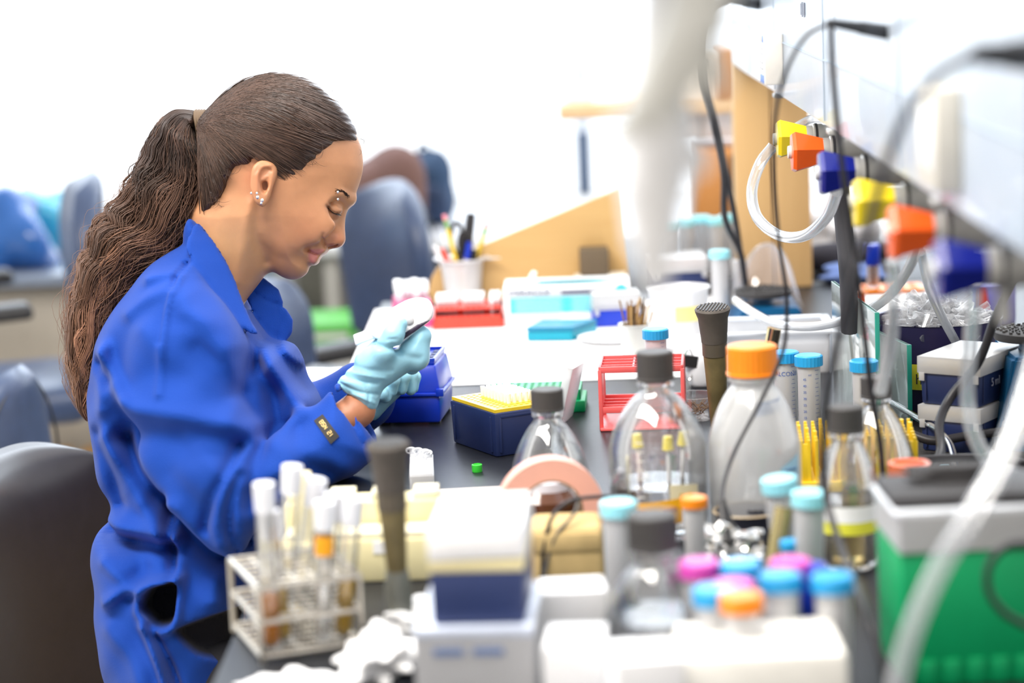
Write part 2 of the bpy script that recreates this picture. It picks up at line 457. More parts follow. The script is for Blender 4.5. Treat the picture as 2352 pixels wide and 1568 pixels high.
# eye sockets and lids
for s in (-1, 1):
    F = smax(F, -fh.ell((786, 486, s * 0.034), (0.011, 0.010, 0.012)), 0.012)
    F = smin(F, fh.ell((768, 484, s * 0.0215), (0.0118, 0.0105, 0.0112)), 0.003)
    lid = linedist(X2, Y2, fh.P([(757, 478), (766, 489), (778, 493), (786, 492)]))
    F = F + (0.0016 * gauss(lid, 0.0012))[:, :, None] * np.clip((s * fh.Z - 0.012) / 0.01, 0, 1)
    cr = linedist(X2, Y2, fh.P([(762, 470), (775, 472), (786, 480)]))
    F = F + (0.0012 * gauss(cr, 0.0011))[:, :, None] * np.clip((s * fh.Z - 0.012) / 0.01, 0, 1)
# nose
NOSE = [(802, 468), (795, 479), (790.5, 492), (789.6, 508), (790.2, 525), (792.4, 542), (792.6, 551), (790, 558), (784, 565.4), (773, 568.4), (764, 568.2), (757, 568.5), (748, 566), (746, 552), (752, 530), (765, 500), (780, 478)]
dn = polysdf(X2, Y2, crom(fh.P(NOSE), 3))
nv = (fh.p(0, 470)[1] - Y2) / (fh.p(0, 470)[1] - fh.p(0, 565)[1])
hw = np.interp(nv.ravel(), [0, 0.3, 0.7, 0.9, 1.1], [0.008, 0.0085, 0.0115, 0.0135, 0.012]).reshape(nv.shape)
F = smin(F, fh.ext(dn, hw, 0.0075), 0.006)
for s in (-1, 1):
    F = smin(F, fh.ell((761, 552, s * 0.0125), (0.0095, 0.0080, 0.0062), -0.3), 0.003)
    F = smax(F, -fh.ell((766, 564, s * 0.0088), (0.0066, 0.0026, 0.0045), 0.25), 0.002)
    ag = linedist(X2, Y2, fh.P([(748, 541), (744, 551), (747, 562)]))
    F = F + (0.0010 * gauss(ag, 0.0018))[:, :, None] * np.clip((s * fh.Z) / 0.008, 0, 1)
# lips
UL = [(748, 574), (744.6, 580.5), (738, 584.5), (731, 586.5), (712, 578), (722, 573), (735, 572)]
LL = [(731, 586), (732, 592), (729.5, 601), (722, 606), (714, 600), (711, 585), (713, 579)]
for q, r in ((UL, 0.021), (LL, 0.020)):
    F = smin(F, fh.ext(polysdf(X2, Y2, crom(fh.P(q), 3)), r, 0.006), 0.006)
mo = linedist(X2, Y2, fh.P([(732, 586.5), (722, 583), (712, 577)]))
F = F + (0.0018 * gauss(mo, 0.0011))[:, :, None]
mc = np.hypot(X2 - fh.p(710, 576)[0], Y2 - fh.p(710, 576)[1])
F = F + (0.0016 * gauss(mc, 0.003))[:, :, None]
# jaw underside, neck, top of the back and chest
F = smin(F, fh.cone((548, 505, 0.0), (482, 640, 0.0), 0.050, 0.044), 0.02)
F = smin(F, fh.cone((574, 572, 0.0), (514, 662, 0.0), 0.026, 0.024), 0.02)
F = smin(F, fh.cone((480, 660, 0.0), (455, 780, 0.0), 0.038, 0.045), 0.015)
mus = linedist(X2, Y2, fh.P([(590, 480), (575, 560), (552, 645)]))
F = F - (0.0022 * gauss(mus, 0.009))[:, :, None]
jaw = linedist(X2, Y2, fh.P([(606, 500), (608, 560), (640, 615)]))
F = F + (0.0018 * gauss(linedist(X2, Y2, fh.P([(600, 480), (596, 540), (615, 600)])), 0.007))[:, :, None]
# ears
for s in (-1, 1):
    eo = [(578, 400), (583, 382), (597, 370), (615, 370), (632, 380), (636, 398), (628, 425), (622, 445), (616, 462), (605, 475), (590, 468), (581, 450), (576, 428)]
    de = polysdf(X2, Y2, crom(fh.P(eo, -0.078), 3))
    wc = s * (0.0735 + 0.010 * (fh.p(655, 0)[0] - X2) / 0.035)
    E = fh.ext(de, 0.0065, 0.005, wc)
    dish = 0.0060 * np.clip(-(de + 0.0045) / 0.004, 0, 1)
    inner = polysdf(X2, Y2, crom(fh.P([(598, 392), (612, 382), (628, 390), (622, 408), (620, 430), (606, 440), (596, 420)], -0.078), 3))
    conch = polysdf(X2, Y2, crom(fh.P([(600, 420), (612, 414), (618, 428), (612, 446), (602, 442)], -0.078), 3))
    dish = 0.0035 * np.clip(-inner / 0.003, 0, 1) + 0.0045 * np.clip(-conch / 0.002, 0, 1)
    dish -= 0.0018 * gauss(linedist(X2, Y2, fh.P([(592, 440), (592, 405), (604, 386), (622, 380)], -0.078)), 0.0025)
    dish -= 0.0016 * gauss(linedist(X2, Y2, fh.P([(604, 412), (616, 405), (621, 396)], -0.078)), 0.002)
    E = E + dish[:, :, None] * np.clip((s * fh.Z - 0.07) / 0.006, 0, 1)
    F = smin(F, E, 0.003)
HV, HF = nets(F.astype(np.float32), fh.org, fh.h)
# skin colouring by region: cheeks, lips, ears, shaven skin at the hair edge
def near(pt, r): q = fh.p(*pt); return np.exp(-((HV[:, 0] - q[0]) ** 2 + (HV[:, 1] - q[1]) ** 2) / r ** 2)
skin = np.tile(np.array([0.53, 0.255, 0.130]), (len(HV), 1))
def blend(c, w):
    global skin
    skin = skin * (1 - w[:, None]) + np.array(c) * w[:, None]
blend((0.48, 0.19, 0.10), 0.5 * near((705, 540), 0.03)); blend((0.48, 0.15, 0.08), 0.55 * near((775, 552), 0.012))
blend((0.52, 0.19, 0.10), 0.55 * near((603, 420), 0.02)); blend((0.52, 0.31, 0.16), 0.6 * near((540, 560), 0.04))
lipm = np.zeros(len(HV))
for q in (UL, LL): lipm = np.maximum(lipm, np.clip(-polysdf(HV[:, 0], HV[:, 1], crom(fh.P(q), 3)) / 0.0015 + 0.4, 0, 1) * (np.abs(HV[:, 2]) < 0.024))
blend((0.50, 0.155, 0.155), 0.75 * lipm)
blend((0.30, 0.08, 0.05), 0.8 * np.clip(near((765, 564), 0.004) * 1.2, 0, 1) * (HV[:, 1] < fh.p(0, 560)[1]))  # nostril shade painted into the skin colour
eye = linedist(HV[:, 0], HV[:, 1], fh.P([(757, 479), (766, 490), (778, 494), (786, 492)]))
blend((0.33, 0.15, 0.10), 0.5 * gauss(eye, 0.0035) * (np.abs(HV[:, 2]) > 0.012))
# the rest of the body, hidden under the clothes: trunk, arms down to the wrists
fb = Frame(3.0).grid(180, 560, 1000, 1720, -0.26, 0.26, 0.007)
B = fb.cone((455, 800, 0.0), (430, 1050, 0.02), 0.07, 0.08, 0.9)
B = smin(B, fb.cone((430, 1050, 0.02), (440, 1500, 0.02), 0.08, 0.09, 0.9), 0.03)
for s, el, wr in ((-1, (545, 1150, -0.170), (835, 935, -0.117)), (1, (540, 1110, 0.20), (840, 925, 0.11))):
    B = smin(B, fb.cone((430, 800, s * 0.10), el, 0.030, 0.018), 0.01); B = smin(B, fb.cone(el, wr, 0.018, 0.0225), 0.005)
BV, BF = nets(B.astype(np.float32), fb.org, fb.h)
bodyV = np.concatenate([fh.world(HV), fb.world(BV)]); bodyF = np.concatenate([HF, BF + len(HV)])
bodyC = np.concatenate([skin, np.tile(np.array([0.46, 0.19, 0.10]), (len(BV), 1))])
IM = Matrix.Translation(-person.location)
Mskin = mat('skin', (0.7, 0.42, 0.27), 0.42, attr='Col', sss=0.12, noise=0.05, nscale=60, bump=0.06, bscale=900)
body = npmesh('body', bodyV, bodyF, Mskin, person, bodyC, IM)

# ------------------------------------------------------------ hair
def surfw(px, py, dgrid, Rr, Wg):
    """half thickness of an inflated field at pixels, sampled from its grid"""
    u, v = fh.p(px, py); i = np.clip(((u - fh.org[0]) / fh.h), 0, dgrid.shape[0] - 1.01); j = np.clip(((v - fh.org[1]) / fh.h), 0, dgrid.shape[1] - 1.01)
    i0, j0 = i.astype(int), j.astype(int); d = dgrid[i0, j0]; W = Wg[i0, j0]
    a = np.clip((Rr + d) / Rr, 0, 1); return W * (1 - a ** 2.15) ** (1 / 2.15)
HCAP = [(832, 338), (829, 318), (826.8, 307.9), (814, 272), (778.6, 229.3), (735.7, 193.6), (689, 174), (643, 168.6), (600, 175.7), (557, 193.6), (510.7, 225.7), (478.6, 254), (462, 262), (455, 300), (462, 360),
        (452, 430), (450, 500), (459, 506), (486, 483), (511, 451), (528, 411), (546, 386), (575, 384), (584, 374), (600, 366), (622, 370), (636, 385), (644, 407), (668, 424), (690, 415), (707, 400), (728, 372), (752, 346), (778, 330), (808, 326)]
HCAP = [(x, y) if (y < 262 or x > 815 or x < 470 and y < 400) else (1176 + (x - 1176) * 0.982, 784 + (y - 784) * 0.982) for x, y in HCAP]
HOUT = [(450, 520), (440, 420), (448, 300), (478.6, 254), (510.7, 225.7), (557, 193.6), (600, 175.7), (643, 168.6), (689, 174), (735.7, 193.6), (778.6, 229.3), (814, 272), (827.5, 308), (834, 345), (836, 400), (760, 470), (640, 520), (520, 540)]
dh = polysdf(X2, Y2, crom(fh.P(HOUT), 4)); dc = polysdf(X2, Y2, crom(fh.P(HCAP), 4))
ang = np.arctan2(Y2 - fh.p(0, 285)[1], X2 - fh.p(440, 0)[0])
gro = np.zeros_like(ang)
for k_, a_ in ((53, .0004), (97, .0004), (151, .0003)): gro += a_ * np.sin(ang * k_ + 3 * np.sin(ang * 7 + k_))
HW = Wd + 0.006
Fc = fh.inflate(dh, 0.088, HW, pw=2.15) + gro[:, :, None] * 1.0
Fc = smax(Fc, (dc[:, :, None] * 0.7 + 0 * fh.Z), 0.010)
Fc = smax(Fc, -fh.inflate(d2 + 0.016, 0.085, np.maximum(Wd - 0.012, 0.01), pw=2.15), 0.002)
CV, CF = nets(Fc.astype(np.float32), fh.org, fh.h)
Mhair = mat('dark brown hair', (0.05, 0.028, 0.02), 0.42, attr='Col', noise=0.25, nscale=25, spec=0.5)
hc = np.tile(np.array([0.040, 0.022, 0.017]), (len(CV), 1))
def strands(paths, rad, nside=3):
    """paths: (n, k, 3) points in frame coordinates -> thin tubes"""
    n, k, _ = paths.shape
    t = np.gradient(paths, axis=1); t /= np.linalg.norm(t, axis=2, keepdims=True) + 1e-9
    a = np.cross(t, np.array([0.31, 0.22, 0.93])); a /= np.linalg.norm(a, axis=2, keepdims=True) + 1e-9
    b = np.cross(t, a); V = []
    tp = (np.minimum(1, np.minimum(np.arange(k), np.arange(k)[::-1]) / 2 + 0.15))[None, :, None] * rad
    for q in range(nside):
        th = 2 * math.pi * q / nside; V.append(paths + (a * math.cos(th) + b * math.sin(th)) * tp)
    V = np.stack(V, 2)                           # n,k,side,3
    base = (np.arange(n)[:, None, None] * k + np.arange(k - 1)[None, :, None]) * nside + np.arange(nside)[None, None, :]
    nx = (np.arange(n)[:, None, None] * k + np.arange(k - 1)[None, :, None]) * nside + (np.arange(nside)[None, None, :] + 1) % nside
    Q = np.stack([base, nx, nx + nside, base + nside], -1).reshape(-1, 4)
    return V.reshape(-1, 3), Q
# strands combed back over the skull to the tie
def cap_strands(n, side):
    T = np.array([462, 288]); pr = crom(HCAP, 6); m = len(pr)
    st = []
    xs = rng.uniform(450, 834, n * 6); ys = rng.uniform(168, 505, n * 6)
    dd = polysdf(xs, ys, pr); ok = dd < -1; xs, ys = xs[ok][:n], ys[ok][:n]
    k = 14; t = np.linspace(0, 1, k)[None, :]
    # each strand runs from its root toward the tie, bowed upward over the crown
    dx = T[0] - xs[:, None]; dy = T[1] + rng.uniform(-22, 22, len(xs))[:, None] * 0.9 - ys[:, None]
    L = np.hypot(dx, dy); x = xs[:, None] + dx * t; y = ys[:, None] + dy * t
    bow = np.where(ys[:, None] < 330, -0.16, -0.05) * L * np.sin(np.pi * t) * np.clip((xs[:, None] - 470) / 150, 0, 1)
    y = y + bow
    cut = (rng.uniform(0.25, 1.0, len(xs)))[:, None]
    w = surfw(x, y, dh, 0.088, HW) + rng.uniform(0.0008, 0.0026, (len(xs), 1))
    u, v = fh.p(x, y)
    P = np.stack([u, v, side * np.maximum(w, 0.0005)], 2)
    return P
cp = np.concatenate([cap_strands(2600, -1), cap_strands(500, 1)])
sv, sq = strands(cp, 0.00042)
scol = np.repeat(np.array([0.050, 0.028, 0.020])[None] * rng.uniform(0.6, 1.9, (len(cp), 1)), cp.shape[1] * 3, 0)
# ponytail: left and right outlines from the tie to the ends
PL = crom([(448, 256), (414, 254), (386, 264), (361, 290), (346, 326), (334, 365), (307, 397), (290, 430), (268, 475), (243, 505), (218, 545), (196, 590), (180, 640), (166, 690), (160, 750), (162, 810), (160, 860), (172, 905), (188, 945), (205, 968)], 6, False)
PR = crom([(448, 300), (446, 300), (450, 325), (458, 350), (478, 400), (478, 440), (466, 480), (448, 520), (425, 560), (392, 590), (345, 620), (300, 655), (270, 700), (248, 750), (236, 800), (228, 850), (222, 890), (216, 920), (214, 950), (210, 968)], 6, False)
def pony(n, spread, seed, rad, k=60, wild=0.0):
    g = np.random.default_rng(seed); T = np.linspace(0, 1, k); nl = len(PL)
    i = T * (nl - 1.001); i0 = i.astype(int); f = (i - i0)[:, None]
    Lp = PL[i0] * (1 - f) + PL[i0 + 1] * f; Rp = PR[i0] * (1 - f) + PR[i0 + 1] * f
    lock = g.integers(0, 34, n); ls = g.uniform(0, 1, 34); lw = g.uniform(-1, 1, 34); lp = g.uniform(0, 6.28, (34, 3)); lf = g.uniform(2.6, 5.6, 34)
    s = np.clip(ls[lock] + g.normal(0, 0.10, n), 0.0, 1.0)[:, None]; w = np.clip(lw[lock] + g.normal(0, 0.18, n), -1, 1)[:, None]
    wid = np.hypot(*(Rp - Lp).T)[None, :]
    amp = np.interp(T, [0, 0.12, 0.5, 1.0], [0.0, 0.03, 0.09, 0.17])[None, :]
    wave = amp * (np.sin(lf[lock][:, None] * 2 * np.pi * T[None] * 1.0 + lp[lock][:, :1]) + 0.45 * np.sin(lf[lock][:, None] * 15.1 * T[None] + lp[lock][:, 1:2]))
    ss = s + wave + g.normal(0, 0.012, (n, 1)) + 0.02 * np.sin(g.uniform(6, 14, (n, 1)) * T[None] * 6.28 + g.uniform(0, 6, (n, 1))) * T[None] + wild * g.normal(0, 1, (n, 1)) * T[None] ** 1.5 + wild * 0.4 * np.sin(g.uniform(4, 12, (n, 1)) * T[None] * 6.28 + g.uniform(0, 6, (n, 1))) * T[None]
    P = Lp[None] + (Rp - Lp)[None] * ss[:, :, None]
    th = np.interp(T, [0, 0.15, 0.5, 0.85, 1.0], [0.016, 0.040, 0.048, 0.040, 0.02])[None, :]
    ww = 0.02 * T[None] - 0.05 * T[None] * (T[None] > 0.0) * 0.3 + w * th * np.sqrt(np.clip(1 - (2 * np.clip(s, 0, 1) - 1) ** 2, 0.05, 1)) + 0.006 * np.sin(lf[lock][:, None] * 6.28 * T[None] + lp[lock][:, 2:3]) * T[None]
    u, v = fh.p(P[:, :, 0], P[:, :, 1])
    end = g.uniform(0.80, 1.0, n)
    Q = np.stack([u, v, ww], 2)
    # shorten each strand to its own length
    tt = np.clip(T[None] * end[:, None], 0, 1) * (k - 1); a0 = np.minimum(tt.astype(int), k - 2); ff = (tt - a0)[:, :, None]
    ar = np.arange(n)[:, None]
    return Q[ar, a0] * (1 - ff) + Q[ar, a0 + 1] * ff, T[None] * end[:, None], lock
pp, pt_, lk = pony(2600, 1, 5, 0.0006)
pv, pq = strands(pp, 0.00062)
c0, c1 = np.array([0.050, 0.027, 0.020]), np.array([0.34, 0.17, 0.10])
mixf = np.clip((pt_ - 0.2) / 0.8, 0, 1)[:, :, None]
pc = (c0 * (1 - mixf) + c1 * mixf) * np.random.default_rng(3).uniform(0.45, 1.5, (34,))[lk][:, None, None] * rng.uniform(0.8, 1.25, (len(pp), 1, 1))
pc = np.repeat(pc.reshape(-1, 3), 3, 0)
wp, wt, _ = pony(420, 1, 9, 0.0003, wild=0.30); wv, wq = strands(wp, 0.00022)
wc_ = np.repeat(np.tile(np.array([0.22, 0.12, 0.08]), (wp.shape[0] * wp.shape[1], 1)), 3, 0)
# soft core under the strands
fp = Frame(3.0).grid(120, 230, 500, 1000, -0.07, 0.07, 0.003)
inn = np.concatenate([PL + (PR - PL) * 0.16, (PL + (PR - PL) * 0.84)[::-1]])
core = fp.inflate(polysdf(fp.X2, fp.Y2, fp.P(inn)), 0.04, 0.036)
kv, kq = nets(core.astype(np.float32), fp.org, fp.h)
kc = np.tile(np.array([0.045, 0.025, 0.018]), (len(kv), 1))
o1 = len(pv); o2 = o1 + len(wv)
pony_o = npmesh('ponytail', np.concatenate([fh.world(pv), fh.world(wv), fp.world(kv)]), np.concatenate([pq, wq + o1, kq + o2]), Mhair, person, np.concatenate([pc, wc_, kc]), IM)
# a few loose hairs at the forehead and nape
def flyaways(roots, n, L, seed):
    g = np.random.default_rng(seed); k = 10; t = np.linspace(0, 1, k); out = []
    for _ in range(n):
        r = roots[g.integers(len(roots))]; a = g.normal(r[2], 0.5); l = L * g.uniform(0.4, 1.2); c = g.normal(0, 1.2)
        x = r[0] + g.normal(0, 4) + l * t * np.cos(a + c * t); y = r[1] + g.normal(0, 4) - l * t * np.sin(a + c * t)
        w = surfw(x, y, dh, 0.088, HW); u, v = fh.p(x, y); out.append(np.stack([u, v, -np.maximum(w, 0.001) - 0.001], 1))
    return np.array(out)
fa = np.concatenate([flyaways([(832, 345, -0.4), (828, 320, 0.3), (760, 215, 1.2), (560, 190, 2.2)], 14, 16, 1), flyaways([(540, 400, -1.8), (510, 455, -1.4), (470, 505, -1.2), (670, 422, -1.6), (730, 372, -0.9)], 60, 34, 2)])
fv, fq = strands(fa, 0.00020)
hair = npmesh('hair', np.concatenate([fh.world(CV), fh.world(sv), fh.world(fv)]), np.concatenate([CF, sq + len(CV), fq + len(CV) + len(sv)]), Mhair, person, np.concatenate([hc, scol, np.tile(np.array([0.10, 0.06, 0.045]), (len(fv), 1))]), IM)
# brow and lashes
def hairs(line, n, L, ang, wofs, r, seed, spread=3.0, side=-1):
    g = np.random.default_rng(seed); P = crom(line, 8, False); k = 6; t = np.linspace(0, 1, k); out = []
    for _ in range(n):
        i = g.integers(len(P)); f_ = i / len(P); a = (ang[0] + (ang[1] - ang[0]) * f_) + g.normal(0, 0.15); l = L * g.uniform(0.7, 1.2)
        x = P[i, 0] + g.normal(0, 1) + l * t * math.cos(a); y = P[i, 1] + g.normal(0, spread) - l * t * math.sin(a)
        dd = d2
        w = surfw(np.clip(x, 0, 806), y, d2, 0.085, Wd) + wofs + t * wofs; u, v = fh.p(x, y); out.append(np.stack([u, v, side * w], 1))
    return np.array(out)
for s_ in (-1, 1):
    br = hairs([(784, 446), (792, 447), (801, 452), (807, 460)], 170, 8, (2.9, 2.2), 0.0025, .0003, 4 + s_, 2.2, s_)
    bv, bq = strands(br, 0.00032)
    npmesh('eyebrow', fh.world(bv), bq, Mhair, person, np.tile(np.array([0.03, 0.018, 0.014]), (len(bv), 1)), IM)
    la = []
    g = np.random.default_rng(40 + s_)
    for i in range(46):
        f_ = i / 45; px, py = np.array([757, 479]) * (1 - f_) + np.array([781, 493]) * f_; py += 4 * math.sin(math.pi * f_)
        t = np.linspace(0, 1, 6); x = px + t * (4 + 4 * f_) ; y = py + t * 7 - 2.0 * t * t
        w = np.full(6, 0.0335 - 0.006 * f_) + t * 0.003; u, v = fh.p(x, y); la.append(np.stack([u, v, s_ * w], 1))
    lv, lq = strands(np.array(la), 0.00062)
    npmesh('eyelashes', fh.world(lv), lq, Mhair, person, np.tile(np.array([0.012, 0.01, 0.01]), (len(lv), 1)), IM)
# hair tie: a few brown bands, and its light knit end showing below
def fpt(px, py, w): 
    u, v = fh.P([(px, py)], w)[0]; return Vector(fh.world(np.array([[u, v, w]]))[0]) - person.location
bm = newbm()
for k in range(4):
    tube(bm, [fpt(451 + k * 6 + 3 * math.sin(a * 2) , 284 - 29 * math.cos(a), 0.019 * math.sin(a)) for a in np.linspace(0, 2 * math.pi, 17)], 0.0024, 8, 2, cap=False)
finish('hair_tie', bm, mat('brown elastic', (0.13, 0.085, 0.05), 0.7), person)
bm = newbm()
for px, py, w, r in ((590, 443.5, -0.0985, 0.0016), (591.5, 452.7, -0.0975, 0.0024), (602, 460, -0.0945, 0.0025), (600, 466.5, -0.0945, 0.0018), (577, 443.5, -0.098, 0.0015)): ball(bm, fpt(px, py, w), r)
finish('earring', bm, 'chrome', person)
bm = newbm()
for px, py in ((775.6, 441), (775.6, 457.5)):
    w = float(surfw(np.array([px]), np.array([py]), d2, 0.085, Wd)[0]); ball(bm, fpt(px, py, -w - 0.004), 0.0018)
finish('brow_piercing', bm, 'chrome', person)
# ------------------------------------------------------------ lab coat
from mathutils.bvhtree import BVHTree
fc = Frame(3.0).grid(150, 480, 930, 1640, -0.275, 0.27, 0.0034)
X2, Y2 = fc.X2, fc.Y2
def Pw(pts, w, f=None):
    f = f or fc; return np.array([f.p(1176 + (x - 1176) * (f.D + w) / f.D, 784 + (y - 784) * (f.D + w) / f.D) for x, y in pts])
TOR = [(443, 512), (430, 562), (400, 585), (360, 608), (318, 645), (282, 690), (250, 745), (228, 800), (214, 850), (208, 910), (209, 980), (216, 1050), (232, 1110), (252, 1155), (263, 1176), (243, 1198), (222, 1225), (217, 1290), (224, 1360),
       (231, 1440), (243, 1510), (262, 1600), (275, 1700), (600, 1700), (610, 1500), (600, 1330), (650, 1180), (720, 1060), (742, 980), (738, 930), (722, 892), (703, 862), (692, 824), (674, 796), (642, 782), (600, 748), (570, 705), (546, 655), (521, 601), (493, 558), (458, 516)]
dt = polysdf(X2, Y2, crom(fc.P(TOR), 3))
yy = (784 - Y2 * FPX / 3.0)
Wt = np.interp(yy.ravel(), [500, 560, 640, 760, 1150, 1400, 1650], [0.07, 0.125, 0.175, 0.18, 0.150, 0.185, 0.20]).reshape(yy.shape)
G = fc.inflate(dt, 0.10, Wt, 0.01, pw=2.2)
SLV = [(420, 648), (372, 672), (335, 730), (312, 800), (300, 880), (300, 960), (322, 1040), (362, 1105), (402, 1145), (445, 1190), (486, 1240), (510, 1266), (545, 1278), (576, 1258), (592, 1215), (640, 1180), (700, 1148), (773, 1108), (847, 1060), (862, 1040), (858, 1000), (835, 955), (800, 905), (774, 878),
       (735, 912), (699, 948), (660, 962), (628, 985), (604, 1006), (592, 985), (580, 950), (562, 900), (556, 850), (548, 790), (520, 720), (480, 668)]
ds = polysdf(X2, Y2, crom(Pw(SLV, -0.14), 3))
cps = [((420, 690), -0.115), ((430, 800), -0.14), ((440, 950), -0.165), ((500, 1120), -0.185), ((560, 1200), -0.185), ((640, 1080), -0.165), ((760, 1000), -0.135), ((840, 950), -0.115)]
num = np.zeros_like(X2); den = np.zeros_like(X2)
for (a, b), w in cps:
    q = Pw([(a, b)], -0.14)[0]; k = 1 / ((X2 - q[0]) ** 2 + (Y2 - q[1]) ** 2 + 0.0004) ** 1.5; num += k * w; den += k
wcs = num / den
S_ = fc.inflate(ds, 0.060, np.full_like(X2, 0.060), wcs, pw=2.1)
# far sleeve
q2 = fc.cone((440, 720, 0.17), (560, 1090, 0.20), 0.062, 0.052); q2 = smin(q2, fc.cone((560, 1090, 0.20), (815, 915, 0.125), 0.052, 0.045), 0.02)
G = smin(G, q2, 0.03)
G = smin(G, S_, 0.016)
# hollow the cuff of the near sleeve so that the wrist comes out of it
w_ = fc.D - 0.125
cq = lambda x, y: (1176 + (x - 1176) * w_ / 3.0, 784 + (y - 784) * w_ / 3.0)
a_, b_ = cq(800, 985), cq(850, 925)
G = smax(G, -fc.cone((a_[0], a_[1], -0.128), (b_[0] + 25, b_[1] - 22, -0.118), 0.036, 0.044), 0.004)
# folds
FOLD = [
 # (points, height, width): + raises the cloth, - presses it in
 ([(262, 900), (304, 930), (446, 955), (533, 968), (588, 985)], .012, .013), ([(300, 985), (420, 1000), (520, 1010), (570, 1020)], -.010, .020),
 ([(292, 965), (335, 1069), (391, 1137), (446, 1186), (495, 1245)], .007, .012), ([(282, 1010), (318, 1085), (370, 1150), (430, 1215), (500, 1285)], -.020, .014),
 ([(218, 835), (240, 870), (273, 921), (292, 965)], -.009, .010), ([(232, 815), (262, 860), (300, 915)], .007, .010),
 ([(409, 640), (396, 700), (391, 785), (388, 900)], .004, .006), ([(404, 640), (390, 700), (384, 785)], -.003, .004),
 ([(440, 690), (500, 770), (545, 859), (562, 950)], .006, .014), ([(600, 760), (570, 860), (572, 950)], -.007, .010),
 ([(560, 1020), (545, 1069), (510, 1140), (492, 1200)], -.009, .007), ([(600, 1010), (576, 1044), (540, 1120), (520, 1190), (530, 1240)], .007, .008),
 ([(572, 1080), (556, 1130), (548, 1200), (556, 1250)], -.008, .006), ([(578, 1075), (572, 1150), (576, 1210)], .004, .008),
 ([(619, 1000), (600, 1080), (590, 1150)], -.005, .010), ([(640, 1010), (720, 1035), (800, 1070)], .004, .012), ([(600, 1130), (680, 1100), (760, 1075)], -.005, .012),
 ([(700, 960), (690, 1010), (720, 1060)], -.004, .010), ([(384, 860), (450, 880), (540, 900)], -.004, .020), ([(345, 760), (420, 830), (520, 890)], .003, .015),
 ([(300, 720), (340, 690), (400, 660)], .003, .010), ([(390, 1140), (385, 1180), (392, 1250), (405, 1310)], -.014, .007), ([(405, 1150), (402, 1200), (415, 1300), (410, 1330)], .007, .008),
 ([(227, 1232), (262, 1245), (330, 1250), (409, 1262)], -.012, .011), ([(235, 1205), (290, 1218), (350, 1222), (400, 1235)], .008, .012),
 ([(240, 1290), (300, 1330), (330, 1350)], .004, .010), ([(250, 1380), (300, 1350), (380, 1330), (412, 1322)], .006, .008), ([(430, 1160), (470, 1230), (500, 1300), (505, 1370)], .006, .014),
 ([(300, 1260), (330, 1300), (300, 1360)], -.004, .012), ([(235, 1010), (280, 1060), (330, 1120)], .005, .014), ([(213, 1000), (240, 1080), (262, 1160)], -.005, .010),
 ([(330, 1160), (360, 1195), (380, 1230)], .004, .012), ([(345, 1430), (380, 1500), (400, 1568)], .006, .007), ([(360, 1425), (395, 1500), (420, 1568)], -.007, .006),
 ([(260, 1440), (320, 1500), (360, 1600)], .004, .014), ([(582, 730), (620, 790), (660, 850), (690, 890)], -.004, .009),
 ([(566, 700), (600, 740), (640, 800), (675, 835)], .003, .006), ([(600, 800), (640, 860), (680, 920), (700, 950)], .006, .012), ([(590, 850), (620, 920), (630, 970)], -.006, .012),
 ([(418, 604), (407, 632), (405, 660)], -.004, .004), ([(340, 640), (380, 628), (405, 622)], .003, .008), ([(432, 575), (470, 625), (497, 655), (540, 700)], -.007, .005),
 ([(240, 800), (228, 870), (232, 940)], .004, .010), ([(440, 720), (520, 745), (545, 790)], .004, .012), ([(460, 1000), (500, 1040), (530, 1080)], .004, .012), ([(350, 880), (380, 960), (400, 1040)], -.003, .018),
 ([(470, 800), (520, 840), (548, 900)], -.004, .012), ([(670, 1000), (740, 960), (790, 915)], -.004, .014), ([(420, 1080), (460, 1120), (500, 1160)], -.004, .014),
 ([(850, 1012), (828, 970), (800, 920), (776, 886)], .0025, .004), ([(838, 1016), (816, 974), (790, 926), (766, 894)], -.002, .003),
]
Dm = np.zeros_like(X2)
for pts, a, w in FOLD:
    a = a * 1.4 if abs(a) < .0065 else a
    Dm += a * gauss(linedist(X2, Y2, crom(Pw(pts, -0.13), 4, False)), w)
cl = np.random.default_rng(2); 
for _ in range(26):
    kx, ky = cl.normal(0, 45, 2); Dm += 0.0005 * np.sin(X2 * kx + Y2 * ky + cl.uniform(0, 6))
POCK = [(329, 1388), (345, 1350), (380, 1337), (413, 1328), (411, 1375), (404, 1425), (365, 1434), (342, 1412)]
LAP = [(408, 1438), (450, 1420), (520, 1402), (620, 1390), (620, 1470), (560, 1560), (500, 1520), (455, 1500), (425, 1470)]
dk = polysdf(X2, Y2, crom(Pw(POCK, -0.15), 3)); dl = polysdf(X2, Y2, crom(Pw(LAP, -0.15), 3))
Dm -= 0.022 * np.clip(-dk / 0.004, 0, 1) + 0.014 * np.clip(-dl / 0.006, 0, 1)
Dm += 0.006 * gauss(dk - 0.004, 0.006)
wt = np.clip((0.03 - fc.Z) / 0.06, 0, 1)
G = G - Dm[:, :, None] * wt
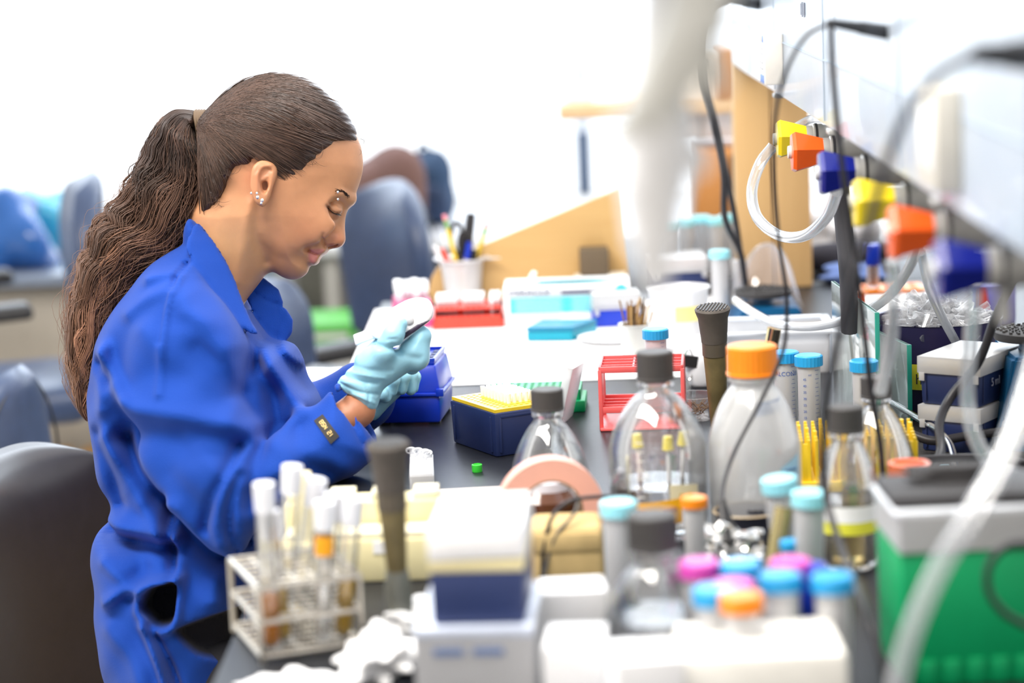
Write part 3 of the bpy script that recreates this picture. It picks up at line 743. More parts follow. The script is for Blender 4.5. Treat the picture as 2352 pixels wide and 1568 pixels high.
# collar and lapels as turned-down cloth
inn = [(443, 509), (457, 515), (493, 558), (521, 601), (546, 651), (566, 700), (590, 748)]
out = [(604, 770), (575, 762), (535, 722), (498, 668), (462, 622), (430, 574), (432, 540)]
dcl = polysdf(X2, Y2, crom(Pw(inn, -0.07), 3, False).tolist() + crom(Pw(out, -0.08), 3, False).tolist())
yc = np.interp(yy.ravel(), [505, 560, 610, 660, 720, 780], [-0.040, -0.062, -0.074, -0.082, -0.090, -0.100]).reshape(yy.shape)
xo = np.interp((X2 * FPX / 3 + 1176 - (430 + (yy - 510) * 0.62)).ravel(), [-40, 0, 60], [-0.028, -0.016, 0.004]).reshape(yy.shape)
G = smin(G, fc.ext(dcl, 0.0050, 0.004, yc + xo), 0.003)
far = [(552, 660), (582, 630), (604, 638), (636, 664), (648, 700), (668, 734), (666, 764), (646, 792), (615, 770), (585, 725)]
fe = polysdf(X2, Y2, fc.P(far)) + 0.0
nt = 0.0032 * gauss(linedist(X2, Y2, fc.P([(572, 664), (610, 690), (652, 704)])), 0.0016) + 0.002 * gauss(linedist(X2, Y2, fc.P([(632, 700), (640, 740), (634, 780)])), 0.0015)
G = smin(G, fc.ext(fe, 0.0055, 0.002, 0.008 + 0.42 * (X2 - fc.p(560, 0)[0])) + nt[:, :, None], 0.002)
ctop = polysdf(X2, Y2, crom(fc.P([(440, 508), (456, 512), (480, 545), (470, 590), (440, 580), (430, 545)]), 3))
G = smin(G, np.maximum(fc.ext(ctop, 0.058, 0.02, 0.0), -fc.ext(ctop + 0.008, 0.049, 0.02, 0.0)), 0.004)
GV, GF = nets(G.astype(np.float32), fc.org, fc.h)
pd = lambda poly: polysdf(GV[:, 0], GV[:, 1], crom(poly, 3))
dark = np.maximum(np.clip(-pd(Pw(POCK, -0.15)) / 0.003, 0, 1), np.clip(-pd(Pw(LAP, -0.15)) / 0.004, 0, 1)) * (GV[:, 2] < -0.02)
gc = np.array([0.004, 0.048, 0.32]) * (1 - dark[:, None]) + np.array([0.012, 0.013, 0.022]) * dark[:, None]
Mcoat = mat('royal blue cotton', (0.01, 0.09, 0.5), 0.8, attr='Col', noise=0.08, nscale=8, bump=0.25, bscale=700, sheen=0.08, spec=0.25)
GW = fc.world(GV)
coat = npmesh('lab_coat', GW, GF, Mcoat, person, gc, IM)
coat_bvh = BVHTree.FromPolygons([Vector(v) for v in GW], GF.tolist())
def decal(bm, corners, bvh, off=0.0012, nu=10, nv=6, origin=Vector((0, 0, 0)), sub=None):
    """a thin patch lying on a surface, laid out between four corners seen from the front"""
    TL, TR, BR, BL = [np.array(c, float) for c in corners]; g = []
    for j in range(nv + 1):
        row = []
        for i in range(nu + 1):
            a, b = i / nu, j / nv; q = (TL * (1 - a) + TR * a) * (1 - b) + (BL * (1 - a) + BR * a) * b
            h = bvh.ray_cast(C0, ray(*q).normalized()); p = h[0]
            row.append(None if p is None else bm.verts.new(p - ray(*q).normalized() * off - origin))
        g.append(row)
    for j in range(nv):
        for i in range(nu):
            f = [g[j][i], g[j][i + 1], g[j + 1][i + 1], g[j + 1][i]]
            if all(f): bm.faces.new(f)
bm = newbm(); LC = [(740.8, 950.7), (779.6, 1001.6), (759.6, 1020), (720.7, 965.4)]
decal(bm, LC, coat_bvh, 0.002, origin=person.location)
lab_o = finish('sleeve_label', bm, mat('black woven label', (0.035, 0.032, 0.03), 0.8), person)
lab_o['label'] = 'black woven label with gold letters near the cuff'
# gold lettering on the label, as short strokes
bm = newbm()
GL = {'S': [(1, 1, 0, 1), (0, 1, 0, .5), (0, .5, 1, .5), (1, .5, 1, 0), (1, 0, 0, 0)], 'N': [(0, 0, 0, 1), (0, 1, 1, 0), (1, 0, 1, 1)], 'I': [(.5, 0, .5, 1)], '2': [(0, 1, 1, 1), (1, 1, 1, .5), (1, .5, 0, .5), (0, .5, 0, 0), (0, 0, 1, 0)], 'B': [(0, 0, 0, 1), (0, 1, 1, 1), (1, 1, 1, 0), (1, 0, 0, 0), (0, .5, 1, .5)]}
TLc, TRc, BRc, BLc = [np.array(c) for c in LC]
for k, ch in enumerate('BSN 2I'):
    for (x0, y0, x1, y1) in GL.get(ch, []):
        def q(x, y):
            a = 0.16 + (k + x * 0.72) * 0.115; b = 0.68 - y * 0.36; return (TLc * (1 - a) + TRc * a) * (1 - b) + (BLc * (1 - a) + BRc * a) * b
        pts = []
        for (x, y) in ((x0, y0), (x1, y1)):
            p_ = q(x, y); h = coat_bvh.ray_cast(C0, ray(*p_).normalized())[0]; pts.append(h - ray(*p_).normalized() * 0.0026 - person.location)
        cyl(bm, pts[0], pts[1], 0.0006, n=5)
finish('label_lettering', bm, mat('gold thread', (0.75, 0.55, 0.22), 0.5), lab_o)
# trousers, legs under the bench, shoes
ft = Frame(3.0).grid(150, 1300, 1250, 2960, -0.26, 0.26, 0.012)
T_ = ft.cone((425, 1580, 0.02), (420, 1600, 0.02), 0.075, 0.075, 0.9)
for s in (-1, 1):
    T_ = smin(T_, ft.cone((420, 1580, s * 0.09), (1000, 1600, s * 0.11), 0.078, 0.058), 0.03); T_ = smin(T_, ft.cone((1000, 1600, s * 0.11), (960, 2380, s * 0.11), 0.056, 0.042), 0.02)
TV, TF = nets(T_.astype(np.float32), ft.org, ft.h)
npmesh('trousers', ft.world(TV), TF, mat('black trousers', (0.015, 0.015, 0.02), 0.85), person, None, IM)
for s in (-1, 1):
    bm = newbm(); a = ft.world(np.array([[*ft.p(960, 2390), s * 0.11]]))[0]; a = Vector(a) - person.location
    z = a.z; ball(bm, (a.x + 0.07, a.y, z - 0.03), 0.05, 16, 10, (2.4, 0.85, 0.75)); ball(bm, (a.x, a.y, z), 0.045, 14, 8, (1, 1, 1.2))
    finish('shoe', bm, mat('dark shoe', (0.03, 0.03, 0.03), 0.6), person)
# ------------------------------------------------------------ gloved hands
Mglove = mat('pale blue nitrile', (0.33, 0.65, 0.80), 0.42, noise=0.06, nscale=50, bump=0.12, bscale=160, sss=0.05)
f1 = Frame(2.88).grid(760, 690, 1005, 965, -0.062, 0.085, 0.0017)
GP = [(776, 878), (800, 850), (812, 836), (817, 817), (828, 803), (849, 787), (871, 772), (905, 792), (935, 778), (968, 760), (979, 758), (982, 782), (987, 822), (978, 838), (940, 854), (911, 873), (880, 895), (870, 922), (860, 942), (839, 943), (808, 915)]
dg = polysdf(f1.X2, f1.Y2, crom(f1.P(GP), 3))
Hh = f1.inflate(dg, 0.022, 0.031, 0.008, pw=2.3)
for k, (dx, dy, w, r) in enumerate([(2, 0, -0.004, .0115), (-3, 4, 0.016, .0108), (-9, 9, 0.037, .010), (-16, 17, 0.054, .0088)]):
    g_ = f1.cone((958 + dx, 826 + dy, w), (966 + dx, 772 + dy, w), r + .001, r); g_ = smin(g_, f1.cone((966 + dx, 772 + dy, w), (925 + dx, 735 + dy, w + .010), r, r * .9), 0.004)
    g_ = smin(g_, f1.cone((925 + dx, 735 + dy, w + .010), (902 + dx, 724 + dy, w + 0.006), r * .9, r * .78), 0.004); Hh = smin(Hh, g_, 0.005)
th = f1.cone((852, 836, -0.012), (884, 806, -0.028), 0.018, 0.0135); th = smin(th, f1.cone((884, 806, -0.028), (908, 768, -0.036), 0.0135, 0.0120), 0.004)
th = smin(th, f1.cone((908, 768, -0.036), (921, 745, -0.034), 0.0120, 0.0092), 0.004); Hh = smin(Hh, th, 0.009)
Dg = np.zeros_like(f1.X2)
for pts, a, w in [([(792, 862), (830, 875), (868, 880)], -.0016, .0022), ([(800, 852), (845, 862), (885, 868)], .0014, .0025), ([(785, 880), (825, 898), (866, 905)], -.0016, .002), ([(812, 905), (840, 915), (862, 925)], .0014, .002), ([(815, 838), (850, 848), (900, 850)], -.0012, .003), ([(776, 880), (806, 914), (838, 943)], .0016, .0022),
                  ([(905, 795), (930, 815), (965, 822)], -.0018, .004), ([(850, 800), (880, 795), (905, 800)], -.0018, .004), ([(868, 790), (892, 800), (912, 796)], -.0022, .003), ([(842, 880), (850, 905), (846, 930)], -.0012, .002), ([(895, 780), (915, 778)], -.0012, .0015)]:
    Dg += a * gauss(linedist(f1.X2, f1.Y2, crom(f1.P(pts), 4, False)), w)
Hh = Hh - Dg[:, :, None]
Hh = smax(Hh, -f1.cone((800, 945, 0.006), (838, 905, 0.006), 0.022, 0.015), 0.002)
v_, q_ = nets(Hh.astype(np.float32), f1.org, f1.h)
g1 = npmesh('glove', f1.world(v_), q_, Mglove, person, None, IM)
f2 = Frame(3.09).grid(820, 800, 985, 965, -0.06, 0.06, 0.0018)
H2 = f2.cone((838, 925, 0.0), (880, 868, 0.0), 0.026, 0.030)
H2 = smin(H2, f2.cone((880, 868, 0.0), (905, 845, 0.0), 0.028, 0.022), 0.01)
for (a, b, c, r) in [((902, 850, -0.030), (906, 872, -0.034), (903, 897, -0.028), .0085), ((918, 846, -0.016), (928, 864, -0.020), (924, 893, -0.016), .009), ((930, 846, 0.004), (944, 862, 0.002), (943, 895, 0.002), .009), ((932, 850, 0.024), (950, 866, 0.022), (948, 892, 0.020), .0082), ((868, 895, -0.034), (878, 902, -0.036), (888, 911, -0.03), .0095)]:
    g_ = f2.cone(a, b, r * 1.1, r); g_ = smin(g_, f2.cone(b, c, r, r * .82), .003); H2 = smin(H2, g_, .004)
v_, q_ = nets(H2.astype(np.float32), f2.org, f2.h)
npmesh('glove', f2.world(v_), q_, Mglove, person, None, IM)
# ------------------------------------------------------------ what the near hand holds
f3 = Frame(2.885).grid(800, 670, 1010, 810, -0.05, 0.05, 0.0016)
pl = [(850, 757), (860, 738), (880, 722), (905, 706), (940, 688), (972, 684), (990, 693), (997, 716), (990, 735), (960, 759), (910, 795), (893, 784), (862, 776)]
hold = thing('pipette_controller', 'white handheld lab device with a dark lower edge, held in the gloved hand', 'lab tool', Vector(f3.world(np.array([[*f3.p(915, 745), 0.0]]))[0]))
HM = Matrix.Translation(-hold.location)
K = f3.ext(polysdf(f3.X2, f3.Y2, crom(f3.P(pl), 3)), 0.0095, 0.004, -0.016)
v_, q_ = nets(K.astype(np.float32), f3.org, f3.h); npmesh('housing', f3.world(v_), q_, 'white', hold, None, HM)
K = f3.ext(polysdf(f3.X2, f3.Y2, f3.P([(813, 769), (870, 748), (878, 772), (819, 794)])), 0.007, 0.002, -0.014)
v_, q_ = nets(K.astype(np.float32), f3.org, f3.h); npmesh('nozzle', f3.world(v_), q_, 'white', hold, None, HM)
K = f3.ext(polysdf(f3.X2, f3.Y2, f3.P([(993, 733), (963, 756), (912, 792), (906, 798), (903, 790), (930, 765), (960, 745)])), 0.0105, 0.001, -0.016)
v_, q_ = nets(K.astype(np.float32), f3.org, f3.h); npmesh('edge_trim', f3.world(v_), q_, mat('dark purple rubber', (0.03, 0.02, 0.05), 0.4), hold, None, HM)
K = f3.ell((938, 734, -0.0255), (0.0085, 0.0065, 0.004), -0.5)
v_, q_ = nets(K.astype(np.float32), f3.org, f3.h); npmesh('button', f3.world(v_), q_, mat('grey button', (0.6, 0.6, 0.62), 0.3), hold, None, HM)
# ------------------------------------------------------------ the room
Mfloor = mat('pale vinyl floor', (0.55, 0.52, 0.47), 0.35, noise=0.08, nscale=4)
bm = newbm(); box(bm, (0, 3.6, -0.05), (9, 9.2, 0.1)); struct('floor', bm, Mfloor)
Mwall = mat('grey olive painted wall', (0.20, 0.20, 0.17), 0.7)
WY = 7.3
bm = newbm(); box(bm, (0, WY + 0.1, 0.36), (9, 0.2, 0.72)); struct('wall_back', bm, Mwall)
bm = newbm(); box(bm, (0, WY + 0.02, 0.735), (9, 0.34, 0.03), 0.004); struct('trim_1', bm, mat('white painted sill', (0.8, 0.8, 0.8), 0.5))
# the window: a frame post, glass and a white roller blind
wroot = thing('window_1', None, None, (0, WY + 0.1, 0.75)); wroot['kind'] = 'structure'
def inworld(o, t): return wparent(o, t)
bm = newbm()
mx = atY(1343, 400, WY).x
for x in (-4.4, mx, 4.4): box(bm, (x, WY + 0.1, 1.9), (0.045, 0.06, 2.3), 0.004)
inworld(finish('window_frame', bm, mat('blue grey window frame', (0.10, 0.14, 0.22), 0.4)), wroot)
bm = newbm(); box(bm, (0, WY + 0.12, 1.9), (8.8, 0.006, 2.3)); inworld(finish('window_pane', bm, mat_thin('window pane', (1, 1, 1), 0.97, 0.02, gloss=0.02)), wroot)
bm = newbm(); a = atY(1300, 306, WY).z
for k in range(14): prism(bm, [(-4.35, a + k * 0.11), (4.35, a + k * 0.11), (4.35, a + 0.112 + k * 0.11), (-4.35, a + 0.112 + k * 0.11)], WY + 0.02 + 0.002 * (k % 2), WY + 0.022 + 0.002 * (k % 2), 'Y')
bl = finish('roller_blind', bm, mat_thin('white sheer blind cloth', (0.97, 0.98, 1.0), 0.55, 0.5, soft=0.85, gloss=0.0)); tag(bl, 'white sheer roller blind drawn halfway down the bright window', 'blind')
# ceiling lamps' housings stay outside the picture
# desk along the left, panel front
bm = newbm()
desk = thing('desk', 'grey desk with a beige front panel behind the empty chair at the window', 'desk', (-1.55, 6.25, 0))
box(bm, (0, 0.1, 0.735), (1.7, 0.75, 0.03), 0.005); finish('desk_top', bm, mat('blue grey laminate', (0.22, 0.27, 0.36), 0.25), desk)
bm = newbm(); box(bm, (0, -0.2, 0.36), (1.66, 0.03, 0.72), 0.003); finish('front_panel', bm, mat('beige panel', (0.42, 0.385, 0.33), 0.6), desk)
bm = newbm(); box(bm, (-0.82, 0.1, 0.36), (0.03, 0.6, 0.72), 0.003); finish('side_panel', bm, mat('beige panel', (0.42, 0.385, 0.33), 0.6), desk)
bm = newbm(); box(bm, (0.82, 0.1, 0.36), (0.03, 0.6, 0.72), 0.003); finish('side_panel', bm, mat('beige panel', (0.42, 0.385, 0.33), 0.6), desk)
desk2 = thing('window_desk', 'long white desk running under the bright window', 'desk', (0.5, 6.75, 0))
bm = newbm(); box(bm, (0, 0, 0.735), (2.3, 0.8, 0.03), 0.005); finish('desk_top', bm, mat('white laminate', (0.78, 0.80, 0.84), 0.35), desk2)
for x in (-1.1, 1.1):
    bm = newbm(); box(bm, (x, 0, 0.36), (0.04, 0.7, 0.72), 0.003); finish('leg_panel', bm, 'greym', desk2)
# lumpy bags and clothes
def lump(name, w, d, h, material, parent=None, seed=1, sub=4, amp=0.18, sq=2.6, bot=0.0, fr=2.2, ang=180):
    bm = newbm(); bmesh.ops.create_icosphere(bm, subdivisions=sub, radius=1.0); g = np.random.default_rng(seed)
    K = g.normal(0, fr, (9, 3)); ph = g.uniform(0, 6.3, 9)
    for v in bm.verts:
        c = v.co; n = (abs(c.x) ** sq + abs(c.y) ** sq + abs(c.z) ** sq) ** (-1 / sq)
        r = n * (1 + amp * sum(math.sin(K[i] @ np.array(c) + ph[i]) for i in range(9)) / 4)
        c *= r; c.x *= w / 2; c.y *= d / 2; c.z = max(c.z, -0.86) * h / 2 + h / 2 * 0.86
    return finish(name, bm, material, parent, ang)
def placed(name, label, cat, p, w, d, h, material, seed, rz=0, **k):
    o = lump(name, w, d, h, material, None, seed, **k); o.location = p; o.rotation_euler = (0, 0, rz); return tag(o, label, cat)
zt = 0.75
p = atY(25, 560, 6.2)
placed('plastic_bag', 'crumpled shiny blue plastic bag on the grey desk', 'bag', (atY(10, 500, 6.2).x, 6.15, zt), 0.23, 0.2, 0.20, mat('shiny blue plastic film', (0.02, 0.12, 0.42), 0.15, coat=0.5), 3, amp=0.5)
placed('plastic_bag', 'crumpled turquoise bag beside the shiny blue one on the grey desk', 'bag', (atY(90, 500, 6.35).x, 6.4, zt), 0.14, 0.16, 0.17, mat('turquoise plastic film', (0.05, 0.38, 0.55), 0.2), 8, amp=0.5)
placed('jacket', 'brown jacket heaped on the desk behind the blue lit chair', 'jacket', (atY(885, 430, 6.5).x, 6.5, zt), 0.20, 0.2, 0.235, mat('brown cloth', (0.17, 0.095, 0.085), 0.9), 12, amp=0.22, sq=3.2)
bp = thing('backpack', 'dark navy backpack leaning beside the brown jacket at the window', 'backpack', (atY(975, 430, 6.75).x, 6.76, zt))
lump('bag_body', 0.16, 0.2, 0.215, mat('navy nylon', (0.018, 0.05, 0.115), 0.75), bp, 21, amp=0.16)
o = lump('front_pocket', 0.11, 0.06, 0.11, mat('navy nylon dark', (0.015, 0.035, 0.09), 0.7), bp, 22, amp=0.1); o.location = (0.01, -0.10, 0.02)
bm = newbm(); tube(bm, [(-0.02, 0, 0.19), (0, 0, 0.225), (0.03, 0, 0.19)], 0.006); finish('strap', bm, mat('navy nylon dark', (0.015, 0.035, 0.09), 0.7), bp)
# bin with a green band, cartons
bn = thing('recycling_bin', 'white recycling bin with a bright green band behind the chairs', 'bin', (atY(745, 720, 6.0).x, 6.0, 0))
bm = newbm(); box(bm, (0, 0, 0.30), (0.15, 0.25, 0.60), 0.01, 1.05); finish('bin_body', bm, mat('white bin', (0.65, 0.65, 0.62), 0.6), bn)
bm = newbm(); box(bm, (0, 0, 0.585), (0.163, 0.262, 0.055), 0.006); finish('lid', bm, mat('bright green plastic', (0.08, 0.42, 0.05), 0.5), bn)
bm = newbm(); cyl(bm, (0, -0.128, 0.43), (0, -0.132, 0.43), 0.022, n=20); finish('recycling_mark', bm, mat('bright green plastic', (0.08, 0.42, 0.05), 0.5), bn)
bm = newbm(); box(bm, (0, 0, 0), (0.17, 0.25, 0.32), 0.003)
c_ = atY(135, 1040, 6.15); o = finish('cardboard_box', bm, mat('tan carton', (0.42, 0.22, 0.06), 0.8)); o.location = (c_.x, 5.80, 0.16); tag(o, 'tan cardboard box on the floor under the empty chair', 'box')
o2 = o.copy(); COL.objects.link(o2); o2.location = (c_.x + 0.2, 5.80, 0.16); o2['label'] = 'second tan cardboard box on the floor, nearer the blue coat'; 
# ------------------------------------------------------------ chairs
def chair(label, loc, heading, sz, V='chairf', bh=0.44, bw=0.44, bz=0.16, tilt=8, arms=(1, -1), base=True):
    """heading: where the sitter would face, degrees from +X"""
    c = thing('task_chair', label, 'chair', (loc[0], loc[1], 0), R(heading - 90))
    bm = newbm()   # padded seat
    for k in range(1): box(bm, (0, 0.0, sz - 0.04), (0.48, 0.46, 0.085), 0.038, 0.97, seg=4)
    finish('seat', bm, V, c, 60)
    bm = newbm(); n, m = 28, 26
    def pt(i, j, s):
        u = -1 + 2 * i / n; v = -1 + 2 * j / m
        # rounded outline, narrower at the top
        k = (1 - 0.5 * abs(v) ** 2.6) if v > 0 else (1 - 0.30 * abs(v) ** 2.6)
        x = u * bw / 2 * k; z = v * bh / 2 * (1 - 0.16 * abs(u) ** 2.5)
        e = max(0.0, 1 - max(abs(u), abs(v)) ** 6) ** 0.5
        y = -0.04 * (1 - u * u) * 0.9 + 0.02 * math.sin(v * 2.2)
        return Vector((x, y + s * 0.032 * e + (0.008 if s > 0 else 0) * e * (1 - v * v), z))
    gr = {}
    for s in (-1, 1):
        for i in range(n + 1):
            for j in range(m + 1):
                ed = i in (0, n) or j in (0, m)
                if ed and s == 1: gr[s, i, j] = gr[-1, i, j]
                else: gr[s, i, j] = bm.verts.new(pt(i, j, s))
        for i in range(n):
            for j in range(m):
                f = [gr[s, i, j], gr[s, i + 1, j], gr[s, i + 1, j + 1], gr[s, i, j + 1]]
                try: bm.faces.new(f if s < 0 else f[::-1])
                except ValueError: pass
    Mx = Matrix.Translation((0, -0.24, sz + bz + bh / 2)) @ Matrix.Rotation(R(tilt), 4, 'X')
    xf(bm, list(bm.verts), Mx); b_ = finish('backrest', bm, V, c, 80)
    bm = newbm()
    tube(bm, [Mx @ Vector((math.cos(a) * bw / 2 * 0.93 * (1 - 0.28 * max(0, math.sin(a)) ** 2), -0.032, math.sin(a) * bh / 2 * 0.93)) for a in np.linspace(0, 2 * math.pi, 25)], 0.0022, 6, 2, cap=False)
    finish('piping', bm, 'black', b_)
    bm = newbm(); tube(bm, [(0, -0.02, sz - 0.09), (0, -0.25, sz - 0.08), (0, -0.31, sz + 0.05), Mx @ Vector((0, -0.05, 0))], 0.022); finish('back_support', bm, 'black', c)
    for s in arms:
        bm = newbm(); tube(bm, [(s * 0.20, 0.02, sz - 0.07), (s * 0.30, 0.02, sz - 0.06), (s * 0.315, 0.0, sz + 0.06), (s * 0.30, 0.0, sz + 0.175)], 0.017); finish('arm_post', bm, 'black', c)
        bm = newbm(); box(bm, (0, 0, 0), (0.085, 0.27, 0.034), 0.016, 0.95, seg=4)
        for v in bm.verts: v.co.z -= 0.5 * max(0, v.co.y - 0.03) ** 2 * 3; v.co.x += s * 0.4 * v.co.y ** 2
        o = finish('armrest', bm, mat('soft black urethane', (0.02, 0.02, 0.023), 0.45), c, 60); o.location = (s * 0.30, 0.02, sz + 0.19)
    if base:
        bm = newbm(); cyl(bm, (0, 0, 0.09), (0, 0, sz - 0.08), 0.028); finish('column', bm, 'black', c)
        for k in range(5):
            a = 2 * math.pi * k / 5 + 0.3; d = Vector((math.cos(a), math.sin(a), 0))
            bm = newbm(); tube(bm, [d * 0.02 + Vector((0, 0, 0.10)), d * 0.16 + Vector((0, 0, 0.085)), d * 0.29 + Vector((0, 0, 0.062))], 0.02); finish('base_leg', bm, 'black', c)
            bm = newbm(); t = Vector((-d.y, d.x, 0)) * 0.016; cyl(bm, d * 0.29 + Vector((0, 0, 0.026)) - t, d * 0.29 + Vector((0, 0, 0.026)) + t, 0.026); finish('caster', bm, 'black', c)
    return c
def chair_at(label, px, py, Y, topy, heading, **k):
    """centre of the backrest's upper edge seen at (px, topy)"""
    return None
hx = atY(15, 1200, 2.98)
chair('grey brown office chair the person in blue sits on, its tall back nearest us', (hx.x + 0.24, 3.05), -20, 0.47, bh=0.43, bw=0.50, V=mat('brown black vinyl', (0.024, 0.020, 0.026), 0.30, noise=0.1), bz=-0.01, tilt=10, arms=())
q = atY(175, 600, 5.45); chair('empty dark chair by the grey desk, turned to the left wall, behind the ponytail', (q.x - 0.22, 5.35), 196, 0.60, bh=0.46, bz=0.0, bw=0.42)
q = atY(884, 600, 5.52); chair('blue lit office chair standing right behind the profile, in front of the backpack', (q.x - 0.20, 5.38), 213, 0.49, bh=0.40, bz=0.11, bw=0.40)
q = atY(655, 700, 4.7); chair('blue grey office chair half hidden behind the chin and blue collar', (q.x + 0.22, 4.66), -10, 0.56, bh=0.32, bz=0.02, bw=0.42, tilt=20)
q = atY(-60, 950, 3.9); chair('dark office chair cut off by the left edge of the picture', (q.x - 0.2, 3.9), 170, 0.42, bh=0.44, bz=0.02, bw=0.42)
# ------------------------------------------------------------ bench, paper, wooden partition, post, shelf
Mb = mat('black epoxy bench', (0.013, 0.014, 0.018), 0.36, noise=0.2, nscale=90, spec=0.2)
bm = newbm(); box(bm, (0.445, 2.70, BZ - 0.0175), (1.51, 3.10, 0.035), 0.003); benchA = finish('lab_bench', bm, Mb)
tag(benchA, 'long black laboratory bench top crowded with bottles, racks and boxes', 'bench')
bm = newbm(); box(bm, (0.62, 4.66, BZ - 0.0175), (1.14, 0.80, 0.035), 0.003); o = finish('end_bench', bm, Mb); tag(o, 'far end of the black bench past the wooden post', 'bench')
def cabinet(x, y, w, d, h, label):
    c = thing('base_cabinet', label, 'cabinet', (x, y, 0))
    bm = newbm(); box(bm, (0, 0, h / 2 + 0.05), (w, d, h - 0.1), 0.004); finish('body', bm, mat_wood('maple cabinet', (0.62, 0.40, 0.18), (0.52, 0.32, 0.13)), c)
    for k in (-1, 1):
        bm = newbm(); box(bm, (-w / 2 - 0.01, k * d / 4, h / 2 + 0.05), (0.018, d / 2 - 0.02, h - 0.14), 0.003); dr = finish('door', bm, mat_wood('maple cabinet', (0.62, 0.40, 0.18), (0.52, 0.32, 0.13)), c)
        bm = newbm(); tube(bm, [(-w / 2 - 0.02, k * 0.05, h - 0.15), (-w / 2 - 0.045, k * 0.05, h - 0.17), (-w / 2 - 0.045, k * 0.05, h - 0.27), (-w / 2 - 0.02, k * 0.05, h - 0.29)], 0.005); finish('handle', bm, 'steel', dr)
cabinet(0.50, 1.75, 0.9, 1.0, 0.864, 'maple base cabinet under the near end of the black bench')
cabinet(0.50, 3.70, 0.9, 0.8, 0.864, 'maple base cabinet under the far end of the black bench')
# white bench paper with a torn front edge
pe = [atz(1000, 888), atz(1380, 872)]
bm = newbm(); pts = []
g = np.random.default_rng(4)
for i in range(41):
    x = -0.315 + 0.60 * i / 40; pts.append((x, 3.39 + 0.004 * g.normal() * (x < -0.22)))
pts += [(0.285, 4.15), (-0.315, 4.15)]
prism(bm, pts, BZ + 0.0004, BZ + 0.0016, 'Z'); o = finish('bench_paper', bm, 'paper'); tag(o, 'big sheet of white absorbent paper covering the far bench', 'paper')
a = atz(752, 858, BZ)
bm = newbm(); prism(bm, [(-0.395, 3.46), (-0.30, 3.40), (-0.28, 3.42), (-0.275, 3.54), (-0.30, 3.56), (-0.34, 3.555), (-0.385, 3.56)], 0, 0.0012)
for v in bm.verts: v.co.z += BZ + 0.003 + 0.02 * max(0, -0.31 - v.co.x) + 0.002 * math.sin(v.co.y * 60)
o = finish('paper_sheet', bm, 'paper'); tag(o, 'curled torn sheet of white paper hanging over the bench edge by the glove', 'paper')
# slanted wooden partition
PYp = 4.19
def pxw(pts, Y): return [(atY(x, y, Y).x, atY(x, y, Y).z) for x, y in pts]
poly = pxw([(985, 664), (990, 640), (1003, 618), (1040, 594), (1106, 564), (1425, 432), (1441, 590)], PYp)
poly = [(poly[0][0] - 0.005, BZ + 0.002)] + poly + [(poly[-1][0] + 0.004, BZ + 0.002)]
Mw = mat_wood('maple veneer', (0.60, 0.39, 0.16), (0.54, 0.33, 0.125), axis='X')
bm = newbm(); prism(bm, poly, PYp, PYp + 0.022, 'Y'); o = finish('wooden_partition', bm, Mw); tag(o, 'slanted maple wood partition standing across the bench behind the glove box', 'partition')
bm = newbm(); box(bm, (0, 0, 0), (0.05, 0.05, 0.045), 0.003); o = finish('dark_block', bm, mat('dark brown block', (0.12, 0.085, 0.05), 0.6)); q = atY(1365, 620, 4.16); o.location = (q.x, 4.16, BZ + 0.026 + 0.045)
tag(o, 'small dark brown block stacked against the wooden partition', 'block')
bm = newbm(); box(bm, (0, 0, 0), (0.09, 0.05, 0.045), 0.003); o = finish('dark_block', bm, mat('cream carton', (0.75, 0.68, 0.55), 0.7)); o.name = 'small_carton'; o.location = (q.x + 0.01, 4.16, BZ + 0.0245)
tag(o, 'low cream carton carrying the dark brown block', 'box')
# post
Mw2 = mat_wood('maple post', (0.74, 0.49, 0.23), (0.67, 0.42, 0.18), axis='Z')
post = thing('shelf_post', 'tall maple post of two boards holding the white service panel', 'post', (0.386, 4.25, BZ))
for k, (x, w) in enumerate(((-0.033, 0.063), (0.034, 0.065))):
    bm = newbm(); box(bm, (x, 0, 0.55), (w, 0.05, 1.098), 0.002); finish('board', bm, Mw2, post)
Mw3 = mat_wood('orange wood with shade in colour', (0.55, 0.25, 0.075), (0.45, 0.19, 0.05), axis='Z')  # shade beyond the post is put into this darker wood colour
a = atY(1598, 350, 4.75); b = atY(1700, 600, 4.75)
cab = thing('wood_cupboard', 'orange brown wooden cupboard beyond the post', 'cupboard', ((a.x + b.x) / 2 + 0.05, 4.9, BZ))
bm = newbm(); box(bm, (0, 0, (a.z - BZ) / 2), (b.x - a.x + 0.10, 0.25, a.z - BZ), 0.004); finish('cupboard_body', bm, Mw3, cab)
bm = newbm(); box(bm, (-0.02, -0.13, (a.z - BZ) / 2), (0.004, 0.012, a.z - BZ - 0.02)); finish('door_gap', bm, 'black', cab)
